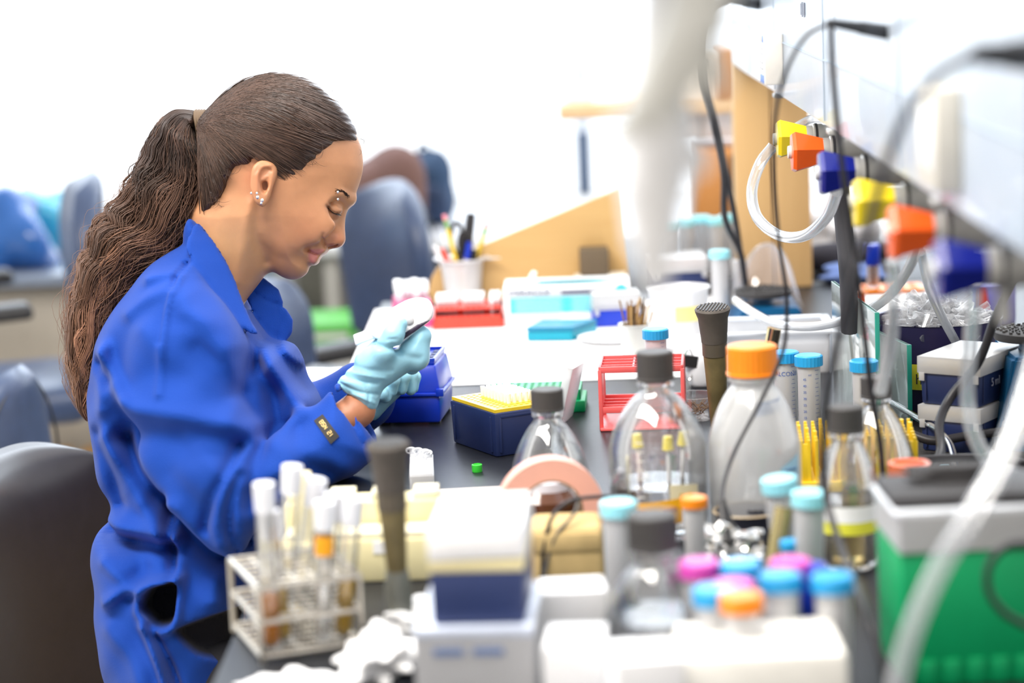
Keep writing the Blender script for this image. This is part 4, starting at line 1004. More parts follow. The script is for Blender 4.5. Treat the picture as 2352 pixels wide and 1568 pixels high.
# wooden shelf beyond, with pale things on it
s0 = atY(1297, 258, 4.8); s1 = atY(1692, 232, 4.8)
shelf = thing('wooden_shelf', 'light wooden shelf hung beyond the post in front of the window', 'shelf', ((s0.x + s1.x) / 2, 4.92, s0.z))
bm = newbm(); box(bm, (0, 0, 0), (s1.x - s0.x + 0.02, 0.25, 0.028), 0.003); finish('shelf_board', bm, mat_wood('pale maple shelf', (0.75, 0.55, 0.34), (0.66, 0.45, 0.25), axis='X'), shelf)
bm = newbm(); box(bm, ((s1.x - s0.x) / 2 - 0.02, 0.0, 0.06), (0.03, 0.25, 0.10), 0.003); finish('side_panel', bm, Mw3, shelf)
for k, (px, w, h, d, l, c) in enumerate([(1330, .05, .035, .1, 'small white carton at the outer end of the wooden shelf', (.85, .85, .88)), (1590, .10, .09, .16, 'tall white box at the inner end of the wooden shelf', (.86, .84, .80)), (1655, .04, .05, .14, 'orange brown block at the end of the wooden shelf', (.5, .23, .07))]):
    bm = newbm(); box(bm, (0, 0, h / 2), (w, d, h), 0.003); o = finish('carton', bm, mat('shelf carton %d' % k, c, 0.7)); o.location = (atY(px, 240, 4.85).x, 4.90, s0.z + 0.0145); tag(o, l, 'box')
for k, (px, py, w, h, l) in enumerate([(1560, 345, .10, .05, 'white tray hung under the wooden shelf'), (1640, 330, .09, .055, 'clear plastic drawer hung beside the white tray under the wooden shelf')]):
    q = atY(px, py, 4.9); bm = newbm(); box(bm, (0, 0, 0), (w, 0.2, h), 0.006, 1.1); o = finish('hanging_tray', bm, 'white' if k == 0 else 'milky'); o.location = (q.x, 4.95, s0.z - 0.0145 - h / 2); tag(o, l, 'tray')
# service panel running along the bench
PX = 0.318; pz = 1.297
bm = newbm(); box(bm, (PX + 0.025, 2.65, pz + 0.24), (0.05, 3.14, 0.48), 0.002)
Mp = mat('glossy white panel', (0.50, 0.57, 0.66), 0.30, noise=0.02, coat=0.2)
sp = finish('service_raceway', bm, Mp); tag(sp, 'long glossy white service panel above the bench with sockets and plugs', 'panel')
bm = newbm()
for y in (1.6, 2.2, 2.8, 3.4, 3.83): box(bm, (PX - 0.0008, y, pz + 0.24), (0.0012, 0.002, 0.47))
box(bm, (PX - 0.0008, 2.65, pz + 0.075), (0.0012, 3.1, 0.0015))
finish('panel_seam', bm, mat('grey seam', (0.35, 0.42, 0.5), 0.5), sp)
bm = newbm(); q = atX(1845, 22, PX)
for k in range(4): box(bm, (PX - 0.001, q.y + 0.012 * (k - 1.5), q.z), (0.001, 0.007, 0.018 - 0.004 * (k % 2)))
finish('panel_marking', bm, mat('grey print', (0.18, 0.2, 0.25), 0.6), sp)
# ------------------------------------------------------------ things on the bench
def topz(px, py, h): return atz(px, py, BZ + h)          # foot of an upright thing of height h whose top shows at a pixel
def place(t, p, rz=0.0): t.location = p; t.rotation_euler = (0, 0, R(rz)); return t
def falcon(label, p, capc='sky', s=1.0, lean=(0, 0), rz=0, liquid=None, group=None, print_=True, upside=False, name='centrifuge_tube', body='milky'):
    """50 ml tube with a conical foot, ribbed cap and printed scale"""
    t = thing(name, label, 'tube', p, 0, group); t.rotation_euler = (R(lean[0]) + (math.pi if upside else 0), R(lean[1]), R(rz))
    bm = newbm(); lathe(bm, [(0.0015 * s, 0), (0.004 * s, 0.001 * s), (0.0132 * s, 0.016 * s), (0.0140 * s, 0.105 * s), (0.0140 * s, 0.112 * s), (0.0126 * s, 0.112 * s), (0.0122 * s, 0.017 * s), (0.003 * s, 0.0025 * s), (0, 0.0025 * s)], 24)
    finish('tube_body', bm, body, t)
    bm = newbm(); n = 48; prof = [(0, .1165), (.0150, .1165), (.0172, .1150), (.0172, .1035), (.0150, .1035)]
    rings = []
    for r, z in prof:
        if r == 0: rings.append([bm.verts.new((0, 0, z * s))]); continue
        rings.append([bm.verts.new(((r - (0.0006 if (i % 2 and z in (.1150, .1035) and r > .017) else 0)) * s * math.cos(6.28319 * i / n), (r - (0.0006 if (i % 2 and r > .017) else 0)) * s * math.sin(6.28319 * i / n), z * s)) for i in range(n)])
    for a, b in zip(rings, rings[1:]):
        for i in range(n):
            j = (i + 1) % n
            bm.faces.new((a[0], b[j], b[i]) if len(a) == 1 else (a[i], a[j], b[j], b[i]))
    finish('cap', bm, capc, t, 30)
    if liquid:
        bm = newbm(); lathe(bm, [(0, 0.003 * s), (0.003 * s, 0.004 * s), (0.0118 * s, 0.018 * s), (0.0118 * s, liquid[1] * s), (0, liquid[1] * s)], 20); finish('liquid', bm, liquid[0], t)
    if print_:
        bm = newbm(); rr = 0.01425 * s
        for k in range(15):
            z = (0.026 + k * 0.0052) * s; w = 0.42 if k % 2 == 0 else 0.26
            for q in range(4):
                a0, a1 = -1.25 + 0.30 - w / 2 + w * q / 4, -1.25 + 0.30 - w / 2 + w * (q + 1) / 4
                v = [bm.verts.new((rr * math.cos(a), rr * math.sin(a), z + dz)) for a, dz in ((a0, 0), (a1, 0), (a1, 0.00045 * s), (a0, 0.00045 * s))]; bm.faces.new(v)
        finish('scale_marks', bm, 'ink', t)
    return t
def wraptext(name, s_, size, material, parent, r, z, ang0, mirror=False):
    """lettering bent round an upright cylinder; ang0 is the angle of its middle"""
    o = text_part(name, s_, size, material, parent, (0, 0, 0), (0, 0, 0), 'CENTER', 0.0, mirror)
    for v in o.data.vertices:
        x, y = v.co.x, v.co.y; a = ang0 + x / r
        v.co = Vector((r * math.cos(a), r * math.sin(a), z + y))
    return o
def bottle(label, p, r, h, capr, caph, capc='capblk', liquid=None, square=False, ribs=True, neck=0.30, group=None, name='media_bottle', sh=0.30, glass='glass'):
    """screw-capped laboratory bottle: glass wall with a real inside, moulded neck, ribbed cap"""
    t = thing(name, label, 'bottle', p, 0, group); nr = capr * 0.86; hb = h - caph * 1.0
    z1 = hb * (1 - sh) - 0.012; zs = hb - 0.012
    prof = [(0, 0.002), (r * 0.8, 0.0), (r * 0.97, 0.004), (r, 0.012), (r, z1 * 0.96)]
    for k in range(1, 9):
        f = k / 8; e = (1 - math.cos(f * math.pi * 0.5)) ; prof.append((r + (nr - r) * (0.30 * e + 0.70 * f ** 1.25), z1 * 0.96 + (zs - z1 * 0.96) * (math.sin(f * math.pi * 0.5) * 0.35 + 0.65 * f)))
    prof += [(nr * 0.97, zs + 0.004), (nr * 1.12, zs + 0.006), (nr * 1.12, zs + 0.010), (nr, zs + 0.012), (nr, hb + caph * 0.6)]
    ins = [(max(a - 0.0022, 0), b + (0.003 if b < 0.01 else 0)) for a, b in prof][::-1]
    bm = newbm(); lathe(bm, prof + ins, 48); finish('glass_body', bm, glass, t, 50)
    bm = newbm(); n = 60; pr = [(0, 1.0), (0.90, 1.0), (1.0, 0.94), (1.0, 0.10), (1.03, 0.08), (1.03, 0.0), (0.8, 0.0)]; rings = []
    for a, b in pr:
        z = hb + caph * b
        if a == 0: rings.append([bm.verts.new((0, 0, z))]); continue
        rings.append([bm.verts.new((capr * (a - (0.03 if ribs and i % 2 and 0.05 < b < 0.97 and a == 1.0 else 0)) * math.cos(2 * math.pi * i / n), capr * (a - (0.03 if ribs and i % 2 and 0.05 < b < 0.97 and a == 1.0 else 0)) * math.sin(2 * math.pi * i / n), z)) for i in range(n)])
    for a, b in zip(rings, rings[1:]):
        for i in range(n):
            j = (i + 1) % n; bm.faces.new((a[0], b[j], b[i]) if len(a) == 1 else (a[i], a[j], b[j], b[i]))
    finish('cap', bm, capc, t, 32)
    if liquid:
        L = liquid[1] * hb; inn = [(max(a - 0.0026, 0), b + (0.0035 if b < 0.01 else 0)) for a, b in prof if b < L]
        inn[0] = (0, inn[0][1]); lastr = inn[-1][0]
        bm = newbm(); lathe(bm, inn + [(lastr, L), (0, L)], 40); finish('liquid', bm, liquid[0], t)
    return t
def curved_label(t, r, z0, z1, a0, a1, material, name='label', tilt=0.0, n=10):
    bm = newbm(); A = []
    for k in range(n + 1):
        a = a0 + (a1 - a0) * k / n; dz = tilt * (k / n - 0.5)
        A.append((bm.verts.new((r * math.cos(a), r * math.sin(a), z0 + dz)), bm.verts.new((r * math.cos(a), r * math.sin(a), z1 + dz))))
    for k in range(n): bm.faces.new((A[k][0], A[k + 1][0], A[k + 1][1], A[k][1]))
    return finish(name, bm, material, t)
def scribble(t, r, z, a0, a1, amp, material='kink', name='handwriting', seed=1, n=34, rad=0.0006):
    g = random.Random(seed); bm = newbm()
    pts = [(r * math.cos(a0 + (a1 - a0) * k / n), r * math.sin(a0 + (a1 - a0) * k / n), z + amp * (math.sin(k * 1.9) * g.uniform(0.4, 1))) for k in range(n + 1)]
    tube(bm, pts, rad, 4, 2); return finish(name, bm, material, t)
def rack_plate(bm, w, d, z, th, nx, ny, r, mx=0.006, my=0.006, poly=8):
    """flat plate with a grid of round wells cut through it"""
    cw, cd = (w - 2 * mx) / nx, (d - 2 * my) / ny
    def V(x, y, zz): return bm.verts.new((x, y, zz))
    for zz, fl in ((z, False), (z - th, True)):
        for i in range(nx):
            for j in range(ny):
                x0, y0 = -w / 2 + mx + i * cw, -d / 2 + my + j * cd; cx, cy = x0 + cw / 2, y0 + cd / 2
                sq = []; ci = []
                for k in range(8):
                    a = math.pi / 8 + k * math.pi / 4 ; ci.append(V(cx + r * math.cos(a), cy + r * math.sin(a), zz))
                sx, sy = cw / 2, cd / 2
                for k in range(8):
                    a = math.pi / 8 + k * math.pi / 4; c_, s_ = math.cos(a), math.sin(a); m_ = max(abs(c_), abs(s_)); sq.append(V(cx + sx * c_ / m_, cy + sy * s_ / m_, zz))
                for k in range(8):
                    l = (k + 1) % 8; f = (sq[k], sq[l], ci[l], ci[k]); bm.faces.new(f if not fl else f[::-1])
                co = [(sx, sy, 0, 1), (-sx, sy, 2, 3), (-sx, -sy, 4, 5), (sx, -sy, 6, 7)]
                for dx, dy, k, l in co: bm.faces.new((sq[k], V(cx + dx, cy + dy, zz), sq[l]))
                if not fl:
                    dn = [V(v.co.x, v.co.y, z - th) for v in ci]
                    for k in range(8): l = (k + 1) % 8; bm.faces.new((ci[k], ci[l], dn[l], dn[k]))
    for sx, sy, ww, dd in ((0, 1, w, my), (0, -1, w, my), (1, 0, mx, d - 2 * my), (-1, 0, mx, d - 2 * my)):
        box(bm, (sx * (w / 2 - mx / 2), sy * (d / 2 - my / 2), z - th / 2), (ww, dd, th))
def tipbox(label, p, rz, w=0.082, d=0.122, h=0.048, base='navy', deck='yellow', lid=None, tips=False, lidh=0.022, plate=True, name='pipette_tip_box', group=None, taper=0.96, holes=(8, 12), panel=True):
    t = thing(name, label, 'tip box', p, R(rz), group)
    bm = newbm(); vs = box(bm, (0, 0, h / 2), (w * 0.95, d * 0.95, h), 0.003, 1.04)
    if panel:
        for s in (-1, 1):
            for (a, b, c, e) in ((w * 0.80, 0.0016, 0, s * d * 0.4835),):
                for zz, hh, ww, xx in ((h * 0.90, h * 0.06, a, 0), (h * 0.5, h * 0.8, 0.003, -a / 2), (h * 0.5, h * 0.8, 0.003, a / 2)): box(bm, (xx, e, zz), (ww, b * 2, hh), 0.0004)
        for s in (-1, 1):
            for yy in (-d * 0.4, d * 0.4): box(bm, (s * w * 0.4835, yy, h * 0.5), (0.0032, 0.003, h * 0.8), 0.0004)
    finish('box_base', bm, base, t)
    zt_ = h
    if plate:
        bm = newbm(); rack_plate(bm, w * 0.94, d * 0.94, h + 0.004, 0.004, holes[0], holes[1], min(w * 0.94 - .012, 0.1) / holes[0] * 0.32)
        finish('tip_deck', bm, deck, t, 30); zt_ = h + 0.004
    if tips:
        bm = newbm(); nx, ny = holes; cw, cd = (w * 0.94 - 0.012) / nx, (d * 0.94 - 0.012) / ny
        for i in range(nx):
            for j in range(ny):
                if tips(i, j): x, y = -w * 0.47 + 0.006 + (i + 0.5) * cw, -d * 0.47 + 0.006 + (j + 0.5) * cd; lathe(bm, [(0.0022, h), (0.0030, h + 0.016), (0.0023, h + 0.016), (0.0016, h)], 8, Matrix.Translation((x, y, 0)))
        o = finish('pipette_tips', bm, mat('white tip plastic', (0.9, 0.9, 0.88), 0.4), t); 
        o['kind'] = 'stuff'
    if lid:
        bm = newbm(); e = 0.0015; W_, D_ = w + 0.003, d + 0.003
        z0, z1 = h - 0.008, h + lidh
        box(bm, (0, 0, z1 - e / 2), (W_, D_, e), 0.0005)
        for s in (-1, 1): box(bm, (s * (W_ / 2 - e / 2), 0, (z0 + z1) / 2), (e, D_, z1 - z0), 0.0004); box(bm, (0, s * (D_ / 2 - e / 2), (z0 + z1) / 2), (W_, e, z1 - z0), 0.0004)
        for sx in (-1, 1):
            for sy in (-1, 1): box(bm, (sx * (W_ / 2 - 0.006), sy * (D_ / 2 + 0.0002), z0 - 0.004), (0.007, 0.0015, 0.010), 0.0004)
        finish('lid', bm, lid, t)
    return t
# ---- middle of the bench, in focus
# royal blue tip box with a tapered lid
q = atz(940, 975); t = thing('pipette_tip_box', 'royal blue pipette tip box with slotted top under the far glove', 'tip box', (q.x + 0.005, q.y + 0.055, BZ), R(-6))
W_, D_ = 0.090, 0.118
bm = newbm(); box(bm, (0, 0, 0.020), (W_ * 0.95, D_ * 0.95, 0.036), 0.004, 1.03); finish('box_base', bm, 'blue', t)
bm = newbm(); box(bm, (0, 0, 0.0405), (W_ * 1.06, D_ * 1.04, 0.0045), 0.0015); box(bm, (-W_ * 0.40, -D_ * 0.53, 0.041), (0.012, 0.006, 0.007), 0.001); box(bm, (W_ * 0.49, -D_ * 0.50, 0.043), (0.010, 0.008, 0.010), 0.001); finish('rim', bm, 'blue', t)
bm = newbm(); box(bm, (0, 0, 0.060), (W_, D_, 0.036), 0.003, 0.86); finish('lid', bm, 'blue', t)
bm = newbm(); box(bm, (0, 0, 0.0805), (W_ * 0.82, D_ * 0.82, 0.005), 0.001)
for s in (-1, 1): box(bm, (s * W_ * 0.40, 0, 0.0845), (0.003, D_ * 0.82, 0.004)); box(bm, (0, s * D_ * 0.40, 0.0845), (W_ * 0.82, 0.003, 0.004))
finish('lid_rim', bm, 'blue', t)
bm = newbm()
for i in range(5):
    for j in range(4): lathe(bm, [(0, 0.0834), (0.0065, 0.0834), (0.0070, 0.0838), (0.0065, 0.0834)], 14, Matrix.Translation((-0.029 + i * 0.0145, -0.03 + j * 0.02, 0)) @ Matrix.Diagonal((0.75, 1.3, 1, 1)))
finish('slots', bm, mat('dark blue hollow shade', (0.004, 0.012, 0.12), 0.5), t)  # flat ovals, shade of the hollows painted as darker blue
bm = newbm()
for s in (-1, 1):
    for u in (-1, 1): box(bm, (s * 0.034, u * 0.045, 0.0012), (0.014, 0.014, 0.0024))
finish('foot', bm, 'black', t)
# navy box with a yellow deck
c0, c1 = atz(1140, 1052), atz(1085, 975); c2 = atz(1250, 1035)
ang = math.degrees(math.atan2((c2 - c0).y, (c2 - c0).x))
v1 = Vector((math.cos(R(ang)), math.sin(R(ang)), 0)); v2 = Vector((-v1.y, v1.x, 0))
pc_ = c0 + v1 * 0.041 + v2 * 0.061; pc_.z = BZ
tipbox('navy pipette tip box with a yellow deck half filled with white tips', pc_, ang, h=0.055, tips=lambda i, j: i > 2 and 1 < j < 11)
# green microtube rack
q = atz(1232, 955); t = thing('microtube_rack', 'bright green microtube rack behind the navy and yellow tip box', 'rack', (q.x, q.y + 0.055, BZ), R(-3))
bm = newbm(); rack_plate(bm, 0.123, 0.066, 0.030, 0.003, 12, 6, 0.0032, 0.004, 0.004)
for s in (-1, 1): box(bm, (s * 0.0605, 0, 0.0135), (0.002, 0.066, 0.027)); box(bm, (0, s * 0.032, 0.0135), (0.123, 0.002, 0.027))
finish('rack_body', bm, 'green', t, 30)
bm = newbm(); box(bm, (0.0, 0, 0.008), (0.135, 0.078, 0.016), 0.002); finish('rack_base', bm, 'green', t)
# clear lid leaning
t = thing('box_cover', 'clear plastic box lid leaning upright beside the green rack', 'lid', atz(1300, 968), R(20)); t.rotation_euler = (R(-4), R(14), R(-12))
bm = newbm(); box(bm, (0, 0, 0.038), (0.0012, 0.085, 0.076), 0.0003)
for s in (-1, 1): box(bm, (-0.005, s * 0.042, 0.038), (0.010, 0.0012, 0.076), 0.0003); box(bm, (-0.005, 0, 0.038 + s * 0.0375), (0.010, 0.085, 0.0012), 0.0003)
finish('lid_shell', bm, 'milky', t)
# strip tube rack with clear caps
q0 = atz(965, 1138); t = thing('strip_tube_rack', 'clear ridged rack of small tubes standing behind the dark stopper', 'rack', (q0.x, q0.y + 0.055, BZ), R(3))
bm = newbm(); box(bm, (0, 0, 0.012), (0.028, 0.118, 0.024), 0.001); finish('rack_body', bm, 'milky', t)
bm = newbm()
for k in range(14): box(bm, (0.0, -0.055 + k * 0.0085, 0.0255), (0.026, 0.0035, 0.003), 0.0006)
finish('ridges', bm, mat('frosted white plastic', (0.82, 0.84, 0.88), 0.4), t)
for k, (x, y) in enumerate(((-0.010, 0.050), (-0.002, 0.045), (0.006, 0.036), (0.009, 0.030))):
    bm = newbm(); cyl(bm, (x, y, 0.024), (x, y, 0.033), 0.0038); lathe(bm, [(0.0046, 0.0335), (0.0062, 0.0345), (0.0062, 0.0365), (0.0046, 0.0355)], 20, Matrix.Translation((x - 0.002, y + 0.003, 0)) @ Matrix.Rotation(R(20), 4, 'X'))
    finish('tube_cap', bm, mat('frosted white plastic', (0.82, 0.84, 0.88), 0.4), t)
# green cap alone on the bench
bm = newbm(); lathe(bm, [(0, 0.0), (0.0058, 0.0), (0.0062, 0.001), (0.0062, 0.0088), (0.0048, 0.0094), (0.0042, 0.006), (0, 0.006)], 24)
o = finish('screw_stopper', bm, mat('bright leaf green plastic', (0.05, 0.62, 0.05), 0.35)); o.location = atz(1096, 1083); tag(o, 'tiny bright green cap lying alone on the black bench', 'cap')
# coral test tube rack
q = atz(1460, 985); t = thing('test_tube_rack', 'coral red coated test tube rack, empty, behind the clear bottles', 'rack', (q.x + 0.012, q.y + 0.04, BZ), R(-4))
W_, D_, H_ = 0.105, 0.085, 0.078
for z in (0.026, H_):
    bm = newbm()
    for s in (-1, 1): box(bm, (0, s * D_ / 2, z), (W_, 0.0035, 0.008), 0.0008); box(bm, (s * W_ / 2, 0, z), (0.0035, D_, 0.008), 0.0008)
    for k in range(1, 4): box(bm, (0, -D_ / 2 + k * D_ / 4, z), (W_, 0.0022, 0.005))
    box(bm, (-0.010, 0, z), (0.0025, D_, 0.004)); box(bm, (0.028, 0, z), (0.0025, D_, 0.004)); finish('tier', bm, 'coral', t)
for s in (-1, 1):
    bm = newbm(); box(bm, (s * W_ / 2, 0, 0.052), (0.003, D_ - 0.004, 0.045)); finish('end_plate', bm, 'coral', t)
    for u in (-1, 1):
        bm = newbm(); box(bm, (s * W_ / 2, u * D_ / 2, H_ / 2), (0.005, 0.005, H_), 0.001); finish('post', bm, 'coral', t)
bm = newbm(); box(bm, (0, -0.004, 0.002), (W_ * 1.02, D_ * 1.15, 0.0035), 0.001); finish('foot_plate', bm, 'coral', t)
# stopper tubes: dark flared rubber head on a tarnished barrel
def stopper(label, foot, head, r, L=None, fork=False):
    d = Vector(head) - Vector(foot); L = d.length; t = thing('pestle', label, 'lab tool', foot); t.rotation_mode = 'QUATERNION'; t.rotation_quaternion = d.to_track_quat('Z', 'Y')
    bm = newbm(); lathe(bm, [(0, L), (r * 0.90, L), (r, L - 0.0025), (r * 0.98, L - 0.005), (r * 0.84, L - 0.014), (r * 0.75, L - 0.036), (r * 0.72, L - 0.045), (0, L - 0.045)], 32); h = finish('rubber_head', bm, 'rubber', t)
    bm = newbm()
    for k in range(9): box(bm, ((k - 4) * r * 0.185, 0, L + 0.0003), (r * 0.07, 2 * r * math.sqrt(max(0.02, 0.74 - ((k - 4) * 0.185) ** 2)), 0.0016))
    finish('grip_ridges', bm, 'black', h)
    bm = newbm(); lathe(bm, [(0, L - 0.044), (r * 0.70, L - 0.044), (r * 0.70, L - 0.062), (0, L - 0.062)], 28); finish('collar', bm, mat('dull bronze', (0.12, 0.10, 0.075), 0.45, metal=0.3), t)
    zt_ = 0.055 if fork else 0.0
    bm = newbm(); lathe(bm, [(0, L - 0.06), (r * 0.66, L - 0.06), (r * 0.46, zt_ + 0.004), (r * 0.40, zt_), (0, zt_)], 28); finish('barrel', bm, 'brass', t)
    if fork:
        bm = newbm(); lathe(bm, [(0, 0.062), (r * 0.5, 0.060), (r * 0.64, 0.045), (r * 0.66, 0.0), (r * 0.58, 0.0), (r * 0.5, 0.045), (0, 0.05)], 28); finish('foot_sleeve', bm, mat('greenish grey steel', (0.17, 0.175, 0.155), 0.4, metal=0.4), t)
    return t
f0 = atz(922, 1452); h0 = atY(890, 1016, f0.y - 0.012); stopper('dark rubber headed barrel standing beside the wire tube rack', f0, h0, 0.0198, fork=True)
f0 = atz(1652, 985); h0 = atY(1636, 705, f0.y - 0.02); stopper('dark rubber headed olive barrel behind the orange capped bottle', f0, h0, 0.0225)
# steel cup of wooden sticks
q = atz(1462, 845); t = thing('steel_cup', 'brushed white metal cup holding a bunch of scorched sticks', 'cup', (q.x, q.y + 0.02, BZ))
bm = newbm(); lathe(bm, [(0, 0.001), (0.019, 0.0), (0.0215, 0.06), (0.024, 0.0615), (0.0245, 0.063), (0.020, 0.062), (0.018, 0.003), (0, 0.003)], 36); finish('cup_wall', bm, mat('dull white metal', (0.62, 0.62, 0.60), 0.4, metal=0.3), t)
g = random.Random(3); base_q = Vector((q.x, q.y + 0.02, BZ + 0.006))
cols = [mat('pale stick wood', (0.52, 0.33, 0.13), 0.7), mat('brown stick wood', (0.26, 0.14, 0.05), 0.7), mat('charred stick wood', (0.05, 0.035, 0.025), 0.8)]
nst = 26
for k in range(nst):
    a = g.uniform(0, 6.28); rr = 0.012 * math.sqrt(g.random()); f_ = k / nst
    top = atY(1436 + 62 * f_ + g.uniform(-4, 4), 700 - 14 * math.sin(f_ * 3.1) + g.uniform(-6, 18), q.y + 0.02 + g.uniform(-0.014, 0.014)) if k else atY(1423, 690, q.y + 0.01)
    b_ = base_q + Vector((rr * math.cos(a) - 0.005 + 0.009 * f_, rr * math.sin(a), 0))
    bm = newbm(); cyl(bm, (0, 0, 0), top - b_, 0.0015, 0.0013, n=6); o = finish('wooden_stick', bm, cols[g.choice((0, 0, 1, 1, 2))]); o.location = b_
    tag(o, 'thin scorched wooden stick standing in the white metal cup', 'stick', 'scorched sticks in the metal cup')
# white dish and the rest on paper
q = atz(1400, 785); bm = newbm(); lathe(bm, [(0, 0.0), (0.040, 0.0), (0.054, 0.006), (0.055, 0.0072), (0.040, 0.0015), (0, 0.0015)], 40)
o = finish('weighing_dish', bm, 'white'); o.location = (q.x + 0.005, q.y, BZ + 0.002); tag(o, 'flat round white dish lying on the paper beside the metal cup', 'dish')
q = topz(1505, 754, 0.1165); falcon('blue capped tube standing between the metal cup and the clear beaker', (q.x, q.y, BZ), 'sky')
def F2(px, py): q = topz(px, py, 0.1165); return (q.x, q.y, BZ)
t = falcon('blue capped scaled tube standing behind the orange capped bottle', F2(1803, 806), 'sky'); wraptext('lettering', 'FALCON\u00ae', 0.0075, 'ink', t, 0.0143, 0.088, R(-95))
t = falcon('blue capped scaled tube with numbers, left of the glass plates', F2(1857, 814), 'sky')
for k, n_ in enumerate(('15', '20', '25', '30', '35', '40', '45')): wraptext('number', n_, 0.0042, 'ink', t, 0.0143, 0.040 + k * 0.0078, R(-118))
wraptext('lettering', 'ml', 0.004, 'ink', t, 0.0143, 0.0925, R(-92))
# teal box
q = atz(1265, 787); t = thing('slide_box', 'flat teal blue plastic box on the paper in front of the glove box', 'box', (q.x + 0.012, q.y + 0.04, BZ + 0.0016), R(-8))
bm = newbm(); prism(bm, [(-0.045, -0.035), (0.028, -0.038), (0.058, 0.040), (-0.030, 0.042)], 0, 0.016); bmesh.ops.bevel(bm, geom=list(bm.edges), offset=0.002, segments=2, affect='EDGES'); finish('box_base', bm, 'teal', t)
bm = newbm(); prism(bm, [(-0.046, -0.036), (0.029, -0.039), (0.059, 0.041), (-0.031, 0.043)], 0.016, 0.022); bmesh.ops.bevel(bm, geom=list(bm.edges), offset=0.0015, segments=2, affect='EDGES'); finish('lid', bm, mat('teal lid', (0.0, 0.26, 0.46), 0.25, trans=0.2), t)
# glove box with its print
A_, B_ = atz(1160, 752), atz(1452, 742); Yg = A_.y
xl = atY(1158, 700, Yg).x; xr = atY(1450, 700, Yg).x; zt_ = atY(1160, 668, Yg).z
W_ = xr - xl; H_ = zt_ - BZ; t = thing('glove_box', 'white and turquoise disposable glove box with an open slot on top', 'box', ((xl + xr) / 2, Yg + 0.062, BZ + 0.0018), R(-1))
bm = newbm(); box(bm, (0, 0, H_ / 2), (W_, 0.124, H_), 0.0015); finish('carton', bm, mat('white card', (0.86, 0.87, 0.89), 0.5), t)
Mtq = mat('turquoise print', (0.08, 0.58, 0.66), 0.5)
bm = newbm(); box(bm, (0.0, -0.0624, H_ * 0.54), (W_ * 0.90, 0.0006, H_ * 0.44)); f_ = finish('turquoise_panel', bm, Mtq, t)
bm = newbm()
for s in (-1, 1):
    for k in range(8): box(bm, (s * W_ * 0.225, -0.0629, H_ * (0.36 + 0.05 * k)), (W_ * (0.40 - 0.03 * (k % 3)), 0.0003, 0.0012))
finish('small_print', bm, mat('pale turquoise print', (0.45, 0.80, 0.84), 0.5), t)
bm = newbm(); box(bm, (0.0, -0.0622, H_ * 0.86), (W_ * 0.97, 0.0004, H_ * 0.17)); finish('grey_band', bm, mat('silver grey print', (0.55, 0.56, 0.60), 0.4), t)
text_part('lettering', 'MIRACLE', 0.0165, mat('slate print', (0.12, 0.13, 0.2), 0.5), t, (-W_ * 0.45, -0.0627, H_ * 0.815), (R(90), 0, 0))
bm = newbm()
for k in range(4): box(bm, (W_ * 0.10, -0.0627, H_ * (0.82 + 0.03 * k)), (W_ * 0.28, 0.0003, 0.0013))
finish('small_print', bm, mat('slate print', (0.12, 0.13, 0.2), 0.5), t)
bm = newbm(); cyl(bm, (W_ * 0.43, -0.0624, H_ * 0.88), (W_ * 0.43, -0.0632, H_ * 0.88), 0.010, n=28); finish('round_mark', bm, Mtq, t)
bm = newbm()
for k in range(4): box(bm, (-W_ * 0.25, -0.0625, H_ * (0.09 + 0.055 * k)), (W_ * 0.38, 0.0003, 0.0012))
finish('small_print', bm, mat('silver grey print', (0.55, 0.56, 0.60), 0.4), t)
bm = newbm(); lathe(bm, [(0, H_ + 0.0006), (1, H_ + 0.0006), (1.0, H_ + 0.0001)], 36, Matrix.Diagonal((0.062, 0.018, 1, 1))); finish('slot', bm, mat('deep teal slot shade', (0.0, 0.10, 0.13), 0.7), t)  # flat dark disc: shade inside the slot put into its colour
bm = newbm(); lathe(bm, [(1.02, H_ + 0.0004), (1.28, H_ + 0.0008), (1.28, H_ + 0.0001)], 36, Matrix.Diagonal((0.064, 0.024, 1, 1))); finish('slot_border', bm, Mtq, t)
bm = newbm(); tube(bm, [(-0.055, -0.012, H_), (-0.056, -0.016, H_ + 0.012), (-0.052, -0.018, H_ + 0.022)], 0.008, 10, 6, rad=(0.009, 0.004)); finish('glove_finger', bm, mat('white latex', (0.9, 0.88, 0.84), 0.6), t)
# frosted lid tip box beside it
q = atz(1408, 752); tipbox('small blue tip box with a frosted lid at the right end of the glove box', (q.x + 0.006, q.y + 0.02, BZ + 0.0018), 4, w=0.075, d=0.05, h=0.036, base='blue', lid='milky', lidh=0.018, plate=True, deck='white', holes=(8, 5))
# red and pink racks of little tubes
def tube_rack(label, p, rz, w, d, h, col, cols_, rows, which, tr=0.0052, th=0.02, capw=True, group=None):
    t = thing('microtube_rack', label, 'rack', p, R(rz))
    bm = newbm(); rack_plate(bm, w, d, h, 0.003, cols_, rows, tr * 0.8, 0.003, 0.003)
    for s in (-1, 1): box(bm, (s * (w / 2 - .001), 0, h / 2), (0.002, d, h)); box(bm, (0, s * (d / 2 - .001), h * 0.30), (w, 0.002, h * 0.6))
    finish('rack_body', bm, col, t, 30)
    bm = newbm(); box(bm, (0, 0, h * 0.17), (w * 1.05, d * 1.06, h * 0.34), 0.002); finish('rack_base', bm, col, t)
    rm = Matrix.Rotation(R(rz), 3, 'Z'); made = []; cw, cd = (w - 0.006) / cols_, (d - 0.006) / rows
    for i in range(cols_):
        for j in range(rows):
            if not which(i, j): continue
            loc = Vector(p) + rm @ Vector((-w / 2 + 0.003 + (i + 0.5) * cw, -d / 2 + 0.003 + (j + 0.5) * cd, h + 0.001)); made.append(loc)
    return t, made
